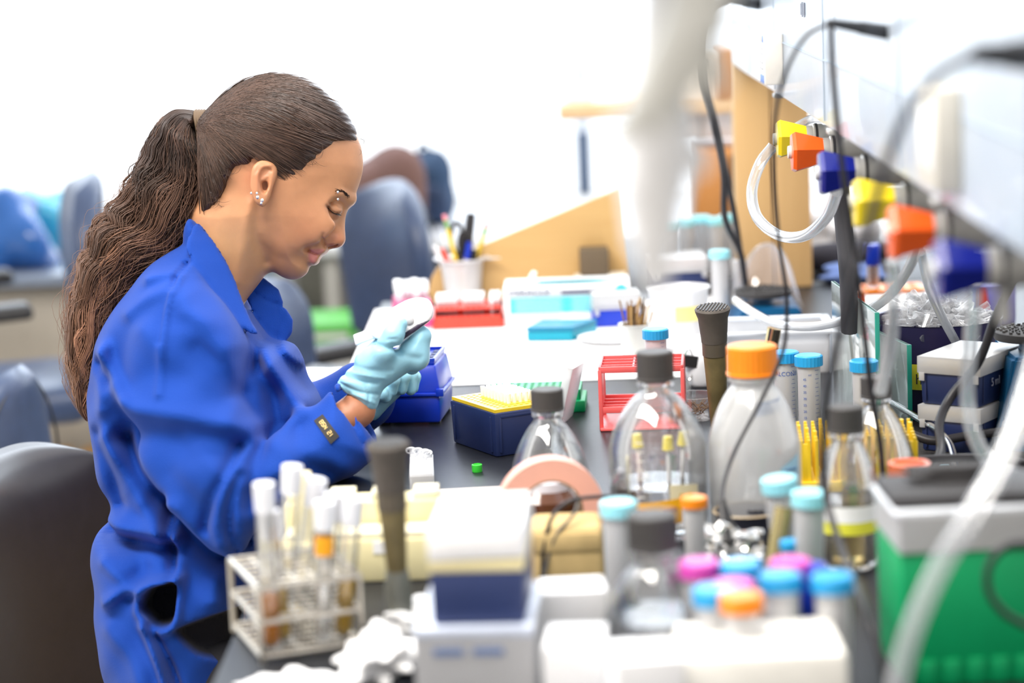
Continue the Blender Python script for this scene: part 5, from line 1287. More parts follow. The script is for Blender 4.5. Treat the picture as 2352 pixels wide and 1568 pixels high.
def microtube(label, loc, group, r=0.0042, body='milky', cap='white', up=0.014):
    t = thing('microtube', label, 'tube', loc, 0, group)
    bm = newbm(); lathe(bm, [(0, -0.018), (r * 0.3, -0.018), (r * 0.85, -0.004), (r * 0.85, up * 0.45), (0, up * 0.45)], 12); finish('tube_body', bm, body, t)
    bm = newbm(); lathe(bm, [(0, up * 0.42), (r * 1.1, up * 0.42), (r * 1.1, up), (r * 0.8, up + 0.001), (0, up + 0.001)], 12); finish('cap', bm, cap, t)
    return t
q = atz(1076, 757); rk, locs = tube_rack('bright red microtube rack filled with white capped tubes under the pencil cup', Vector((q.x, q.y + 0.045, BZ + 0.0018)), 0, 0.112, 0.085, 0.034, 'red', 12, 5, lambda i, j: True if (i in (0, 1, 2, 3, 5, 6, 7, 8, 10, 11) and j > 0) or (j == 0 and i in (10,)) else False)
proto = None
for l in locs:
    if proto is None: proto = microtube('white capped little tube standing in the bright red rack', l, 'white capped tubes in the red rack')
    else: dup(proto, l)
q = atz(944, 760); rk, locs = tube_rack('pink microtube rack with white capped tubes behind the raised glove', Vector((q.x, q.y + 0.06, BZ + 0.0018)), 6, 0.062, 0.085, 0.044, 'pink', 4, 5, lambda i, j: (i + j) % 2 == 0 or j == 3)
proto = None
for l in locs:
    if proto is None: proto = microtube('stout white capped tube standing in the pink rack', l, 'white capped tubes in the pink rack', r=0.0068, up=0.026)
    else: dup(proto, l)
# pencil cup
q = atz(1062, 700); cy_ = q.y + 0.0; cxx = atY(1062, 640, cy_).x; t = thing('pencil_cup', 'frosted plastic cup with a flared rim full of pens behind the red rack', 'cup', (cxx, cy_, BZ + 0.0018))
rimz = atY(1060, 596, cy_).z - BZ
bm = newbm(); lathe(bm, [(0, 0.001), (0.030, 0.0), (0.037, rimz - 0.004), (0.048, rimz), (0.049, rimz + 0.002), (0.036, rimz - 0.001), (0.0285, 0.003), (0, 0.003)], 40); finish('cup_wall', bm, 'milky', t)
bm = newbm(); prism(bm, [(0.030, -0.022), (0.068, -0.012), (0.036, 0.014)], rimz - 0.001, rimz + 0.001); finish('spout', bm, 'milky', t)
def stick(name, label, cat, fx, fy, hx, hy, dy, parts):
    """a pen or tool from its foot in the cup to the pixel where its top shows"""
    foot = Vector((cxx + fx, cy_ + fy, BZ + 0.006)); top = atY(hx, hy, cy_ + dy); d = top - foot; L = d.length
    s = thing(name, label, cat, foot); s.rotation_mode = 'QUATERNION'; s.rotation_quaternion = d.to_track_quat('Z', 'Y')
    for nm, z0, z1, r0, r1, m in parts:
        bm = newbm(); cyl(bm, (0, 0, L * z0), (0, 0, L * z1), r0, r1, n=6 if nm == 'barrel_wood' else 14); finish(nm.replace('_wood', ''), bm, m, s)
    return s
pen = lambda c: [('barrel_wood', 0, 0.84, 0.0038, 0.0038, mat('pencil yellow', (0.85, 0.58, 0.04), 0.4)), ('ferrule', 0.84, 0.94, 0.0040, 0.0040, mat('green ferrule', (0.25, 0.5, 0.15), 0.3, metal=0.5)), ('eraser', 0.94, 1, 0.0038, 0.0036, mat('pink eraser', (0.85, 0.30, 0.36), 0.7))]
stick('pencil', 'yellow pencil with pink eraser leaning left in the pencil cup', 'pencil', 0.006, -0.01, 1020, 493, -0.01, pen(0))
stick('pencil', 'yellow pencil with pink eraser leaning right in the pencil cup', 'pencil', -0.002, 0.012, 1120, 512, 0.012, pen(0))
stick('marker', 'thick black marker standing tall in the pencil cup', 'pen', -0.004, 0.008, 1082, 490, 0.01, [('barrel', 0, 0.6, 0.008, 0.008, 'black'), ('pen_cap', 0.6, 1, 0.0092, 0.0080, 'black')])
stick('pen', 'blue capped pen standing in the pencil cup', 'pen', -0.006, -0.006, 1078, 556, -0.004, [('barrel', 0, 0.72, 0.0045, 0.0045, 'white'), ('pen_cap', 0.72, 1, 0.0054, 0.005, 'blue')])
stick('pen', 'red capped pen leaning left in the pencil cup', 'pen', 0.004, 0.0, 1012, 572, -0.004, [('barrel', 0, 0.7, 0.005, 0.005, 'white'), ('pen_cap', 0.7, 1, 0.0075, 0.006, 'red')])
stick('pen', 'white topped pen at the left rim of the pencil cup', 'pen', -0.006, -0.004, 998, 565, -0.012, [('barrel', 0, 0.8, 0.0045, 0.0045, 'white'), ('clicker', 0.8, 1, 0.0045, 0.0035, 'white')])
stick('pen', 'short black pen beside the right hand pencil in the cup', 'pen', 0.012, 0.002, 1090, 572, 0.004, [('barrel', 0, 0.8, 0.005, 0.005, 'black'), ('pen_cap', 0.8, 1, 0.006, 0.005, 'black')])
sc_ = thing('scissors', 'black handled scissors standing blades down in the pencil cup', 'scissors', (cxx - 0.002, cy_ - 0.002, BZ + 0.008))
h1 = atY(1050, 545, cy_ - 0.002) - Vector(sc_.location); h2 = atY(1066, 560, cy_) - Vector(sc_.location)
for k, (c_, rr) in enumerate(((h1, 0.017), (h2, 0.014))):
    bm = newbm(); tube(bm, [c_ + Vector((rr * 0.62 * math.cos(a), 0.002 * k, rr * 1.5 * math.sin(a))) for a in np.linspace(0, 2 * math.pi, 19)], 0.0036, 8, 2, cap=False)
    cyl(bm, c_ + Vector((0, 0, -rr * 1.5)), Vector((c_.x * 0.5, 0, rimz * 0.7)), 0.0042, n=10); finish('handle', bm, 'black', sc_)
    bm = newbm(); cyl(bm, (c_.x * 0.5, 0.002 * k, rimz * 0.7), (0.006 * (1 - 2 * k), 0, 0), 0.004, 0.001, n=6); finish('blade', bm, 'steel', sc_)
# beaker and neighbours
cy_ = atz(1560, 800).y; cxx = atY(1560, 720, cy_).x; rimz = atY(1560, 660, cy_).z - BZ; rb = 70 * mpp(cy_)
t = thing('plastic_beaker', 'large frosted plastic beaker with a yellow tag behind the rubber headed barrel', 'beaker', (cxx, cy_, BZ + 0.0005))
bm = newbm(); lathe(bm, [(0, 0.001), (rb * 0.84, 0.0), (rb * 0.98, rimz - 0.004), (rb * 1.04, rimz), (rb * 1.03, rimz + 0.001), (rb * 0.96, rimz - 0.004), (rb * 0.82, 0.003), (0, 0.003)], 44); finish('beaker_wall', bm, 'milky', t)
curved_label(t, rb * 0.965, rimz * 0.50, rimz * 0.74, R(-100), R(-38), mat('pale yellow tape', (0.90, 0.78, 0.30), 0.6), 'yellow_tape')
q = atz(1590, 885); t = thing('sample_bag', 'white squeeze bottle shape of plastic film closed by a black binder clip', 'bag', (q.x + 0.012, q.y, BZ))
lump('film', 0.05, 0.04, 0.075, mat('white film', (0.86, 0.88, 0.92), 0.3), t, 31, amp=0.2)
cl_ = thing('binder_clip', 'black binder clip gripping the white film bag by the coral rack', 'clip', atY(1582, 830, q.y - 0.02), R(10))
bm = newbm(); prism(bm, [(-0.010, -0.006), (0.010, -0.009), (0.0125, 0.007), (-0.007, 0.010)], -0.006, 0.006, 'Y'); finish('clip_body', bm, 'black', cl_)
bm = newbm(); tube(bm, [(-0.008, 0, -0.007), (-0.002, -0.003, -0.026), (0.008, 0, -0.009)], 0.0009, 6, 6); tube(bm, [(-0.006, 0, 0.009), (0, -0.004, 0.018), (0.006, 0, 0.008)], 0.0009, 6, 6); finish('clip_wire', bm, 'chrome', cl_)
# glass jar of burnt sticks
q = atz(1598, 965); t = thing('glass_jar', 'small open glass dish of wood splinters behind the square shouldered bottle', 'jar', (q.x, q.y + 0.02, BZ))
bm = newbm(); lathe(bm, [(0, 0.001), (0.030, 0), (0.032, 0.028), (0.0325, 0.030), (0.0305, 0.030), (0.029, 0.003), (0, 0.003)], 36); finish('jar_wall', bm, 'glass', t)
bm = newbm(); g = random.Random(8)
for k in range(70):
    a = g.uniform(0, 6.28); r_ = 0.024 * math.sqrt(g.random()); b_ = g.uniform(0, 6.28); p_ = Vector((r_ * math.cos(a), r_ * math.sin(a), g.uniform(0.004, 0.014))); cyl(bm, p_, p_ + Vector((0.012 * math.cos(b_), 0.012 * math.sin(b_), g.uniform(0, 0.012))), 0.0006, n=4)
o = finish('splinters', bm, mat('brown stick wood', (0.26, 0.14, 0.05), 0.7), t); o['kind'] = 'stuff'
# ------------------------------------------------------------ far right of the bench
def stand(px, py, h): q = topz(px, py, h); return (q.x, q.y, BZ)
# vortex mixers: rubber disc on a blue body
def vortex(label, cx, cy, Y, r, zt, body, nubs=True):
    q = atY(cx, cy, Y); t = thing('vortex_mixer', label, 'mixer', (q.x, Y, BZ)); H = q.z - BZ
    bm = newbm(); lathe(bm, [(0, H - r * .22), (r * .98, H - r * .22), (r, H - r * .18), (r, H - r * 0.02), (r * 0.97, H), (0, H)], 44); d = finish('rubber_disc', bm, mat('dark rubber disc', (0.045, 0.043, 0.045), 0.65), t)
    bm = newbm()
    for k in range(3, 90):
        a = k * 2.39996; rr = r * 0.92 * math.sqrt(k / 90); cyl(bm, (rr * math.cos(a), rr * math.sin(a), H - 0.0005), (rr * math.cos(a), rr * math.sin(a), H + 0.0026), r * 0.042, n=7)
    finish('nubs', bm, mat('dark rubber disc', (0.045, 0.043, 0.045), 0.65), d)
    bm = newbm(); cyl(bm, (0, 0, H - r * .5), (0, 0, H - r * .2), r * 0.40, r * 0.32); finish('neck', bm, body, t)
    bm = newbm(); w = r * 1.25; prism(bm, [(-w, 0), (w, 0), (w * 0.95, H - r * 0.5), (-w * 0.62, H - r * 0.48)], -r * 1.3, r * 1.6, 'Y'); bmesh.ops.bevel(bm, geom=list(bm.edges), offset=0.004, segments=2, affect='EDGES'); finish('housing', bm, body, t)
    return t
Mvb = mat('petrol blue enamel', (0.006, 0.10, 0.24), 0.3)
vortex('black rubber disc of a blue mixer in front of the wooden post', 1752, 664, 3.85, 0.046, 0, Mvb)
vortex('blue mixer with a nubbed rubber disc beside the stacked navy boxes', 2374, 757, 2.86, 0.047, 0, Mvb)
# safety goggles leaning by the post
q = atY(1762, 640, 4.02); t = thing('safety_goggles', 'clear safety goggles propped behind the black rubber disc', 'goggles', (q.x, 4.02, BZ)); zz = 0
bm = newbm(); rr = 0.050
V = []; n, m = 22, 16
for i in range(n + 1):
    row = []
    for j in range(m + 1):
        a = math.pi * (0.02 + 0.96 * i / n); b = j / m
        row.append(bm.verts.new((rr * math.cos(a) * (1 - 0.08 * b) , -0.035 * math.sin(b * 1.5), 0.105 * math.sin(a) * (0.30 + 0.70 * (1 - b)) + 0.002)))
    V.append(row)
for i in range(n):
    for j in range(m): bm.faces.new((V[i][j], V[i + 1][j], V[i + 1][j + 1], V[i][j + 1]))
finish('lens', bm, mat_thin('goggle lens', (0.80, 0.82, 0.95), 0.84, 0.05, tint=(0.90, 0.88, 0.95), gloss=0.2), t)
bm = newbm(); tube(bm, [(rr * math.cos(a), 0, 0.105 * math.sin(a)) for a in np.linspace(0.02, math.pi - 0.02, 15)], 0.0028, 8, 3); tube(bm, [(rr * math.cos(a) * .95, -0.033, 0.028 * math.sin(a)) for a in np.linspace(0.02, math.pi - 0.02, 15)], 0.002, 8, 3); finish('frame', bm, 'clearp', t)
bm = newbm(); box(bm, (-rr - 0.002, 0.0, 0.045), (0.008, 0.045, 0.075), 0.003); finish('side_shield', bm, 'clearp', t); t.rotation_euler = (0, 0, R(14))
# clear tray
a = atz(1672, 862); b = atz(1915, 862); t = thing('storage_tray', 'wide frosted plastic tray with a pale rim in front of the rubber disc', 'tray', ((a.x + b.x) / 2, a.y + 0.065, BZ), R(-2)); w = b.x - a.x; h = atY(1780, 764, a.y).z - BZ
bm = newbm()
for s in (-1, 1): box(bm, (s * w / 2, 0, h / 2), (0.0025, 0.13, h)); box(bm, (0, s * 0.065, h / 2), (w, 0.0025, h))
box(bm, (0, 0, 0.0015), (w, 0.13, 0.003)); finish('tray_wall', bm, 'milky', t)
bm = newbm()
for s in (-1, 1): box(bm, (s * (w / 2 + 0.004), 0, h), (0.012, 0.142, 0.005), 0.001); box(bm, (0, s * 0.069, h), (w + 0.02, 0.012, 0.005), 0.001)
finish('rim', bm, mat('pale frosted rim', (0.75, 0.80, 0.88), 0.3), t)
for k, (x, y, l) in enumerate([(-0.01, 0.035, 'white sheet of folded paper inside the frosted tray, at its back'), (0.02, -0.03, 'second white carton inside the frosted tray, at its front')]):
    bm = newbm(); box(bm, (0, 0, h * 0.3), (w * 0.7, 0.04, h * 0.6), 0.001); o = finish('carton', bm, mat('grey blue card' if k == 0 else 'white card', (0.35, 0.42, 0.52), 0.6)); o.location = Vector(t.location) + Vector((x, y, 0.0032)); tag(o, l, 'carton')
# amber vial with a dark metal lid standing in it (gold and black striped barrel)
o = thing('marker', 'short gold and black striped marker standing behind the orange cap', 'marker', atY(1752, 815, 3.30), 0); o.rotation_euler = (R(0), R(12), 0)
bm = newbm(); cyl(bm, (0, 0, 0), (0, 0, 0.036), 0.010); finish('barrel', bm, mat('polished gold metal', (0.75, 0.62, 0.35), 0.15, metal=1), o)
bm = newbm()
for a in (-2.3, -1.6, -0.9): box(bm, (0.0099 * math.cos(a), 0.0099 * math.sin(a), 0.018), (0.0022, 0.0022, 0.036))
finish('stripe', bm, 'black', o); o.location.z = BZ; o.scale = (1, 1, (atY(1752, 752, 3.30).z - BZ) / 0.036)
# navy box and cyan topped tubes beyond the post's foot
q = atz(1562, 692); tipbox('navy box with a white frosted lid at the far end by the cupboard', (q.x, q.y + 0.05, BZ), 2, w=0.092, d=0.10, h=0.058, base='navy', lid='milky', lidh=0.016, plate=True, deck=mat('salmon plastic', (0.85, 0.42, 0.30), 0.5), holes=(8, 8))
pr = None; labs = ['behind the navy box, leftmost of them', 'behind the middle of the navy box', 'behind the right edge of the navy box', 'between the navy box and the post, nearest us', 'between the navy box and the post, farther back', 'closest to the wooden post']
for k, (x, y) in enumerate([(1535, 547), (1578, 549), (1618, 556), (1652, 574), (1650, 555), (1682, 556)]):
    p_ = stand(x, y, 0.1165); l = 'pale cyan capped tube ' + labs[k]
    if y < 570: p_ = (p_[0] * 4.30 / p_[1] if p_[1] < 4.28 else p_[0], max(p_[1], 4.30) + 0.04 * (k % 3), BZ)
    if pr is None: pr = falcon(l, p_, 'cyan', group='pale cyan capped tubes at the far end', print_=False)
    else: dup(pr, p_, label=l)
# clutter past the post
for k, (x, y, w, d, h, c, l, nm) in enumerate([(1905, 590, .10, .10, .07, (.62, .62, .66), 'crumpled white papers heaped beyond the wooden post', 'paper_heap'), (1925, 620, .14, .09, .05, (.03, .03, .045), 'dark cloth heap under the crumpled papers beyond the post', 'cloth'), (1915, 640, .11, .06, .03, (.10, .16, .38), 'blue folded cloth under the dark heap beyond the post', 'cloth')]):
    q = atY(x, y, 4.45 - 0.1 * k); placed(nm, l, 'paper' if k == 0 else 'cloth', (q.x + 0.03, 4.5 - 0.12 * k, BZ), w, d, h + (0.04 if k == 0 else 0), mat('clutter %d' % k, c, 0.8), 50 + k, amp=0.6)
# orange rack, blue capped vial, card
q = atz(2052, 712); t = thing('tube_rack', 'bright orange tube rack beyond the glass plates', 'rack', (q.x, q.y + 0.06, BZ)); 
bm = newbm(); rack_plate(bm, 0.115, 0.075, 0.030, 0.004, 5, 3, 0.008); finish('rack_top', bm, 'orange', t, 30)
bm = newbm(); box(bm, (0, 0, 0.012), (0.105, 0.066, 0.024), 0.002); finish('rack_base', bm, 'oknob', t)
def vial(label, foot, r, h, caph, capc, liq=None, group=None, ref=1.0):
    t = thing('vial', label, 'vial', foot, 0, group)
    bm = newbm(); lathe(bm, [(0, 0), (r * 0.9, 0), (r, 0.002), (r, h - caph), (r * .9, h - caph), (r * .88, 0.003), (0, 0.003)], 24); finish('vial_wall', bm, 'clearp', t)
    bm = newbm(); lathe(bm, [(r * 1.12, h - caph), (r * 1.18, h - caph + .001), (r * 1.18, h - .002), (r * 1.0, h), (0, h), ], 28); finish('cap', bm, capc, t)
    if liq: bm = newbm(); lathe(bm, [(0, 0.0035), (r * .86, 0.0035), (r * .86, h * liq[1]), (0, h * liq[1])], 20); finish('liquid', bm, liq[0], t)
    return t
Mbr = mat('brown liquid', (0.28, 0.09, 0.03), 0.2)
Y_ = q.y + 0.055; hq = atY(2004, 560, Y_).z - (BZ + 0.031); vial('brown vial with a tall blue cap standing on the orange rack', (atY(2004, 600, Y_).x, Y_, BZ + 0.031), 0.0105, hq, hq * 0.48, 'blue', (Mbr, 0.5))
bm = newbm(); prism(bm, [(-0.055, -0.02), (0.045, -0.034), (0.055, 0.03), (-0.05, 0.03)], 0, 0.001); o = finish('paper_card', bm, 'paper'); q2 = atz(2060, 722); o.location = (q2.x, q2.y - 0.012, BZ + 0.016); o.rotation_euler = (R(28), 0, 0); tag(o, 'curled white card leaning against the orange rack', 'card')
# striped packet
q = atz(2290, 745); t = thing('packet', 'red and violet striped packet at the back right of the bench', 'packet', (q.x, q.y + 0.03, BZ)); h = 0.062
bm = newbm(); box(bm, (0, 0, h / 2), (0.060, 0.05, h), 0.003); finish('carton', bm, mat('violet card', (0.25, 0.24, 0.62), 0.4), t)
bm = newbm(); prism(bm, [(-0.030, 0.001), (-0.008, 0.001), (-0.016, h - 0.001), (-0.030, h - 0.001)], -0.0256, -0.0252, 'Y'); finish('red_stripe', bm, mat('warm red print', (0.75, 0.10, 0.08), 0.4), t)
# navy bucket of used plastic
q = atz(2165, 985); t = thing('waste_bucket', 'dark purple navy bucket heaped with used clear plastic tubes', 'bucket', (q.x + 0.01, q.y + 0.10, BZ)); rb = 0.083; hb = 0.125
bm = newbm(); lathe(bm, [(0, 0.0), (rb * .82, 0), (rb, hb), (rb * 1.02, hb + .001), (rb * .98, hb), (rb * .80, 0.004), (0, 0.004)], 48); finish('bucket_wall', bm, mat('purple navy plastic', (0.028, 0.022, 0.085), 0.3), t)
bm = newbm(); g = random.Random(5)
for k in range(120):
    a = g.uniform(0, 6.28); r_ = rb * 0.8 * math.sqrt(g.random()); p_ = Vector((r_ * math.cos(a), r_ * math.sin(a), hb - 0.02 + 0.045 * (1 - r_ / rb) + g.uniform(-.01, .012)))
    d_ = Vector((g.gauss(0, 1), g.gauss(0, 1), g.gauss(0, 0.5))).normalized() * g.uniform(0.012, 0.026); rr = g.uniform(0.0032, 0.0055); cyl(bm, p_ - d_, p_ + d_, rr, rr * g.uniform(0.5, 1), n=8)
o = finish('used_tubes', bm, 'clearp', t); o['kind'] = 'stuff'
al = -R(128); tl = curved_label(t, rb * 0.955, hb * 0.36, hb * 0.62, al - 0.32, al + 0.42, mat('bright yellow tape', (0.85, 0.78, 0.05), 0.6), 'yellow_tape')
wraptext('handwriting', 'non h', 0.019, 'kink', t, rb * 0.965, hb * 0.42, al + 0.0)
# stacked navy boxes
c0, c1 = atz(2112, 1040), atz(2238, 1052); ang = math.degrees(math.atan2((c1 - c0).y, (c1 - c0).x)); v1 = Vector((math.cos(R(ang)), math.sin(R(ang)), 0)); v2 = Vector((-v1.y, v1.x, 0)); pc_ = c0 + v1 * 0.039 + v2 * 0.060; pc_.z = BZ
t1 = tipbox('navy tip box with a frosted lid, lower of the two stacked by the blue mixer', pc_, ang, w=0.078, d=0.118, h=0.046, lid='milky', lidh=0.010)
t2 = tipbox('navy tip box with white frosted lid, upper of two stacked by the blue mixer', pc_ + Vector((0, 0, 0.0565)), ang, w=0.078, d=0.118, h=0.046, lid='milky', lidh=0.012)
text_part('handwriting', '5 ml', 0.014, mat('silver ink', (0.35, 0.36, 0.45), 0.5), t2, (0.0405, -0.03, 0.022), (R(90), 0, R(90)))
# speckled dark mat
a, b = atz(2080, 1010), atz(2090, 1190)
bm = newbm(); box(bm, ((a.x + 0.62) / 2, (a.y + b.y) / 2, BZ + 0.0013), (0.62 - a.x, 0.62, 0.0025), 0.0005); o = finish('bench_mat', bm, 'dmat'); tag(o, 'speckled dark mat under the cables on the bench, right of the glass plates', 'mat')
for x in (t1, t2): x.location.z += 0.0028
bm = newbm(); box(bm, (0, 0, 0.0005), (0.03, 0.006, 0.001)); o = finish('paper_scrap', bm, mat('pale blue scrap', (0.35, 0.6, 0.72), 0.6)); q = atz(2158, 1040, BZ + .003); q = atz(2150, 1068, BZ + .003); o.location = (q.x, q.y, BZ + 0.003); tag(o, 'small pale blue scrap of paper on the speckled mat', 'paper')
# glass plates standing on edge
def plate(label, A, B, h, tk, seed):
    A, B = Vector(A), Vector(B); d = B - A; L = d.length; t = thing('glass_plate', label, 'glass plate', (A + B) / 2, math.atan2(d.y, d.x))
    bm = newbm(); box(bm, (0, 0, h / 2), (L - 0.004, tk, h), 0.0002); finish('pane', bm, mat_thin('plate glass', (0.80, 0.90, 0.88), 0.86, 0.04, tint=(0.93, 0.98, 0.97), gloss=0.25), t)
    bm = newbm(); box(bm, (L / 2 - 0.001, 0, h / 2), (0.0022, tk * 1.4, h), 0.0003); finish('edge', bm, mat('sea green glass edge', (0.03, 0.42, 0.32), 0.2, trans=0.3), t)
    bm = newbm(); box(bm, (0, 0, h - 0.0006), (L - 0.004, tk * 1.02, 0.0012)); finish('top_edge', bm, mat('pale green glass edge', (0.45, 0.66, 0.64), 0.15), t); return t
plate('tall clear glass plate with a sea green edge, nearer the bottles', atz(1918, 935), atz(2020, 1035), 0.168, 0.004, 1)
plate('clear glass plate with a sea green edge, nearer the purple bucket', atz(1955, 935), atz(2092, 1010), 0.118, 0.004, 2)
falcon('blue capped tube with a yellow label standing behind the glass plates', stand(1984, 826, 0.1165), 'sky', print_=False)
t = bpy.data.objects['centrifuge_tube'] if False else None
# yellow peg rack
q = atz(1965, 1128); w = 0.142; t = thing('peg_rack', 'bright yellow rack of upright pegs behind the black capped bottles', 'rack', (q.x + 0.002, q.y + 0.04, BZ), R(-3)); 
bm = newbm(); box(bm, (0, 0, 0.006), (w, 0.085, 0.012), 0.001)
for s in (-1, 1): box(bm, (s * (w / 2 - 0.012), -0.036, 0.030), (0.022, 0.003, 0.05), 0.0005)
finish('rack_base', bm, 'yellow', t)
bm = newbm(); g = random.Random(2)
for i in range(17):
    for j in range(7): box(bm, (-w / 2 + 0.004 + i * (w - 0.008) / 16, -0.036 + j * 0.0125, 0.033), (0.0034, 0.0034, 0.052 + 0.012 * (j / 6) + (0.006 if (i + j) % 5 == 0 else 0)))
finish('pegs', bm, 'yellow', t)
# ------------------------------------------------------------ the bottles
Mliq = mat('pale amber liquid', (0.85, 0.62, 0.25), 0.05, trans=0.85, ior=1.33)
Mwat = mat('clear liquid', (0.95, 0.96, 0.97), 0.02, trans=0.96, ior=1.33)
Mamb = mat('dark amber liquid', (0.30, 0.07, 0.02), 0.1)
def bot(label, cx, captop, capw, caph, bodyw, basey, capc='capblk', liquid=None, dx=0, sh=0.34, **k):
    dx = dx + 0.042 * (basey - captop); q = atz(cx, basey); Y = q.y + 0.0; s = mpp(Y); top = atY(cx, captop, Y + 0.0)
    return bottle(label, (atY(cx + dx, basey, Y).x, Y + bodyw * s / 2 * 0.0, BZ), bodyw * s / 2, top.z - BZ, capw * s / 2, caph * s, capc, liquid, sh=sh, **k), bodyw * s / 2
bot('small clear round bottle with a black cap behind the pink tape roll', 1255, 892, 76, 50, 184, 1185, liquid=(Mwat, 0.30), sh=0.50)
b2, r2 = bot('large clear bottle with a black cap carrying orange and yellow tape labels', 1499, 806, 87, 66, 228, 1225, liquid=(Mwat, 0.34), sh=0.34)
lb = curved_label(b2, r2 + 0.0008, 0.020, 0.046, R(-128), R(-66), mat('orange tape', (0.92, 0.45, 0.01), 0.55), 'orange_tape', 0.006); scribble(b2, r2 + 0.0014, 0.036, R(-120), R(-108), 0.003, mat('dark orange ink', (0.45, 0.15, 0.0), 0.6), seed=3); scribble(b2, r2 + 0.0014, 0.038, R(-88), R(-72), 0.003, mat('dark orange ink', (0.45, 0.15, 0.0), 0.6), seed=4)
curved_label(b2, r2 + 0.0006, 0.040, 0.062, R(-80), R(-42), mat('cream tape', (0.85, 0.76, 0.50), 0.6), 'cream_tape', -0.004); scribble(b2, r2 + 0.0012, 0.050, R(-68), R(-52), 0.004, mat('ochre ink', (0.6, 0.4, 0.05), 0.6), seed=5)
bm = newbm(); g = random.Random(9)
for k in range(7):
    a = R(-118 + 0 * k); z = 0.05 + k * 0.0095; v = [bm.verts.new(((r2 + 0.0005) * math.cos(a + e), (r2 + 0.0005) * math.sin(a + e), z + dz)) for e, dz in ((0, 0), (0.16, 0), (0.16, 0.0012), (0, 0.0012))]; bm.faces.new(v)
finish('graduations', bm, mat('white enamel print', (0.85, 0.82, 0.75), 0.5), b2)
for k, (x, y, m) in enumerate(((-0.018, 0.012, 'yellow'), (0.012, -0.006, 'yellow'), (0.026, 0.014, 'yellow'))):
    t = thing('pasteur_pipette', 'thin clear dropper with a yellow top standing inside the large clear bottle', 'dropper', (b2.location.x + x * 0.9, b2.location.y + y, BZ + 0.006), 0, 'yellow topped droppers in the large bottle')
    bm = newbm(); cyl(bm, (0, 0, 0), (0.004 * (k - 1), 0, 0.085), 0.0022, n=10); finish('stem', bm, 'white', t)
    bm = newbm(); cyl(bm, (0.004 * (k - 1), 0, 0.085), (0.005 * (k - 1), 0, 0.099), 0.0062, 0.0048, n=12); finish('top', bm, mat('lemon plastic', (0.85, 0.72, 0.08), 0.4), t)
b3, r3 = bot('white filled bottle with a bright orange screw cap', 1720, 792, 117, 68, 214, 1215, 'orange', None, sh=0.36, glass=mat_thin('cloudy bottle plastic', (0.98, 0.98, 0.98), 0.62, 0.15, gloss=0.12, edge=0.6))
curved_label(b3, r3 + 0.0008, 0.055, 0.080, R(-62), R(-30), mat('pale blue label', (0.40, 0.68, 0.85), 0.6), 'blue_label', 0.012); scribble(b3, r3 + 0.0014, 0.071, R(-56), R(-36), 0.002, mat('grey blue ink', (0.15, 0.3, 0.5), 0.6), seed=6)
curved_label(b3, r3 * 0.62, 0.128, 0.142, R(-90), R(-30), mat('blue print', (0.05, 0.25, 0.62), 0.5), 'blue_print', 0.004)
scribble(b3, r3 + 0.0012, 0.030, R(-105), R(-85), 0.004, 'kink', seed=7, rad=0.0004)
bot('clear sloping bottle with a dark brown black cap beside the glass plates', 1991, 864, 72, 48, 170, 1140, liquid=None, dx=14, sh=0.52)
b5, r5 = bot('slim black capped bottle with a lemon yellow band', 1934, 932, 84, 60, 138, 1300, liquid=(Mliq, 0.50), sh=0.30)
curved_label(b5, r5 + 0.0008, 0.038, 0.050, R(-170), R(-10), mat('lemon yellow tape', (0.80, 0.78, 0.06), 0.6), 'yellow_band', 0.0); curved_label(b5, r5 + 0.0006, 0.050, 0.066, R(-150), R(-20), 'paper', 'paper_label')
b6, r6 = bot('squat clear bottle with a big black cap, nearest us', 1478, 1178, 120, 84, 252, 1590, liquid=(Mwat, 0.55), dx=16, sh=0.42)
curved_label(b6, r6 + 0.001, 0.02, 0.06, R(-130), R(-80), 'paper', 'paper_label', 0.004)
# open orange ring cap
q = atY(2088, 1075, 2.45); t = thing('ring_cap', 'orange pink open ring cap on the black lid of the green box', 'cap', q)
# ------------------------------------------------------------ tape, kraft box, jar
q = atz(1268, 1288); r = 124 * mpp(q.y); t = thing('tape_roll', 'roll of salmon pink tape standing on edge before the small bottle', 'tape', (q.x, q.y, BZ), R(8))
cz = r * 0.995
def ring(r0, r1, d0, d1, m, nm):
    bm = newbm(); lathe(bm, [(r0, d0), (r1, d0), (r1, d1), (r0, d1), (r0, d0)], 72, Matrix.Translation((0, 0, cz)) @ Matrix.Rotation(R(90), 4, 'X')); return finish(nm, bm, m, t)
ring(r * 0.60, r, -0.011, 0.011, mat('salmon pink tape', (0.83, 0.44, 0.36), 0.45), 'tape_winding'); ring(r * 0.565, r * 0.605, -0.0112, 0.0112, mat('brown card core', (0.25, 0.16, 0.09), 0.8), 'core')
q = atz(1262, 1262); t = thing('amber_jar', 'dark amber glass jar seen through the hole of the tape roll', 'jar', (q.x, q.y + 0.045, BZ))
bm = newbm(); lathe(bm, [(0, 0), (0.033, 0), (0.034, 0.004), (0.034, 0.045), (0.024, 0.056), (0, 0.056)], 36); finish('jar_wall', bm, mat('amber glass', (0.10, 0.035, 0.015), 0.08, coat=0.6), t)
bm = newbm(); lathe(bm, [(0, 0.066), (0.023, 0.066), (0.025, 0.064), (0.025, 0.054), (0, 0.054)], 30); finish('lid', bm, mat('white enamel lid', (0.75, 0.77, 0.85), 0.3), t)
a, b = atz(1222, 1352), atz(1392, 1352); w = b.x - a.x; t = thing('kraft_box', 'brown kraft paper parcel between the navy box and the near bottle', 'parcel', ((a.x + b.x) / 2, a.y + 0.035, BZ)); h = atY(1300, 1212, a.y).z - BZ
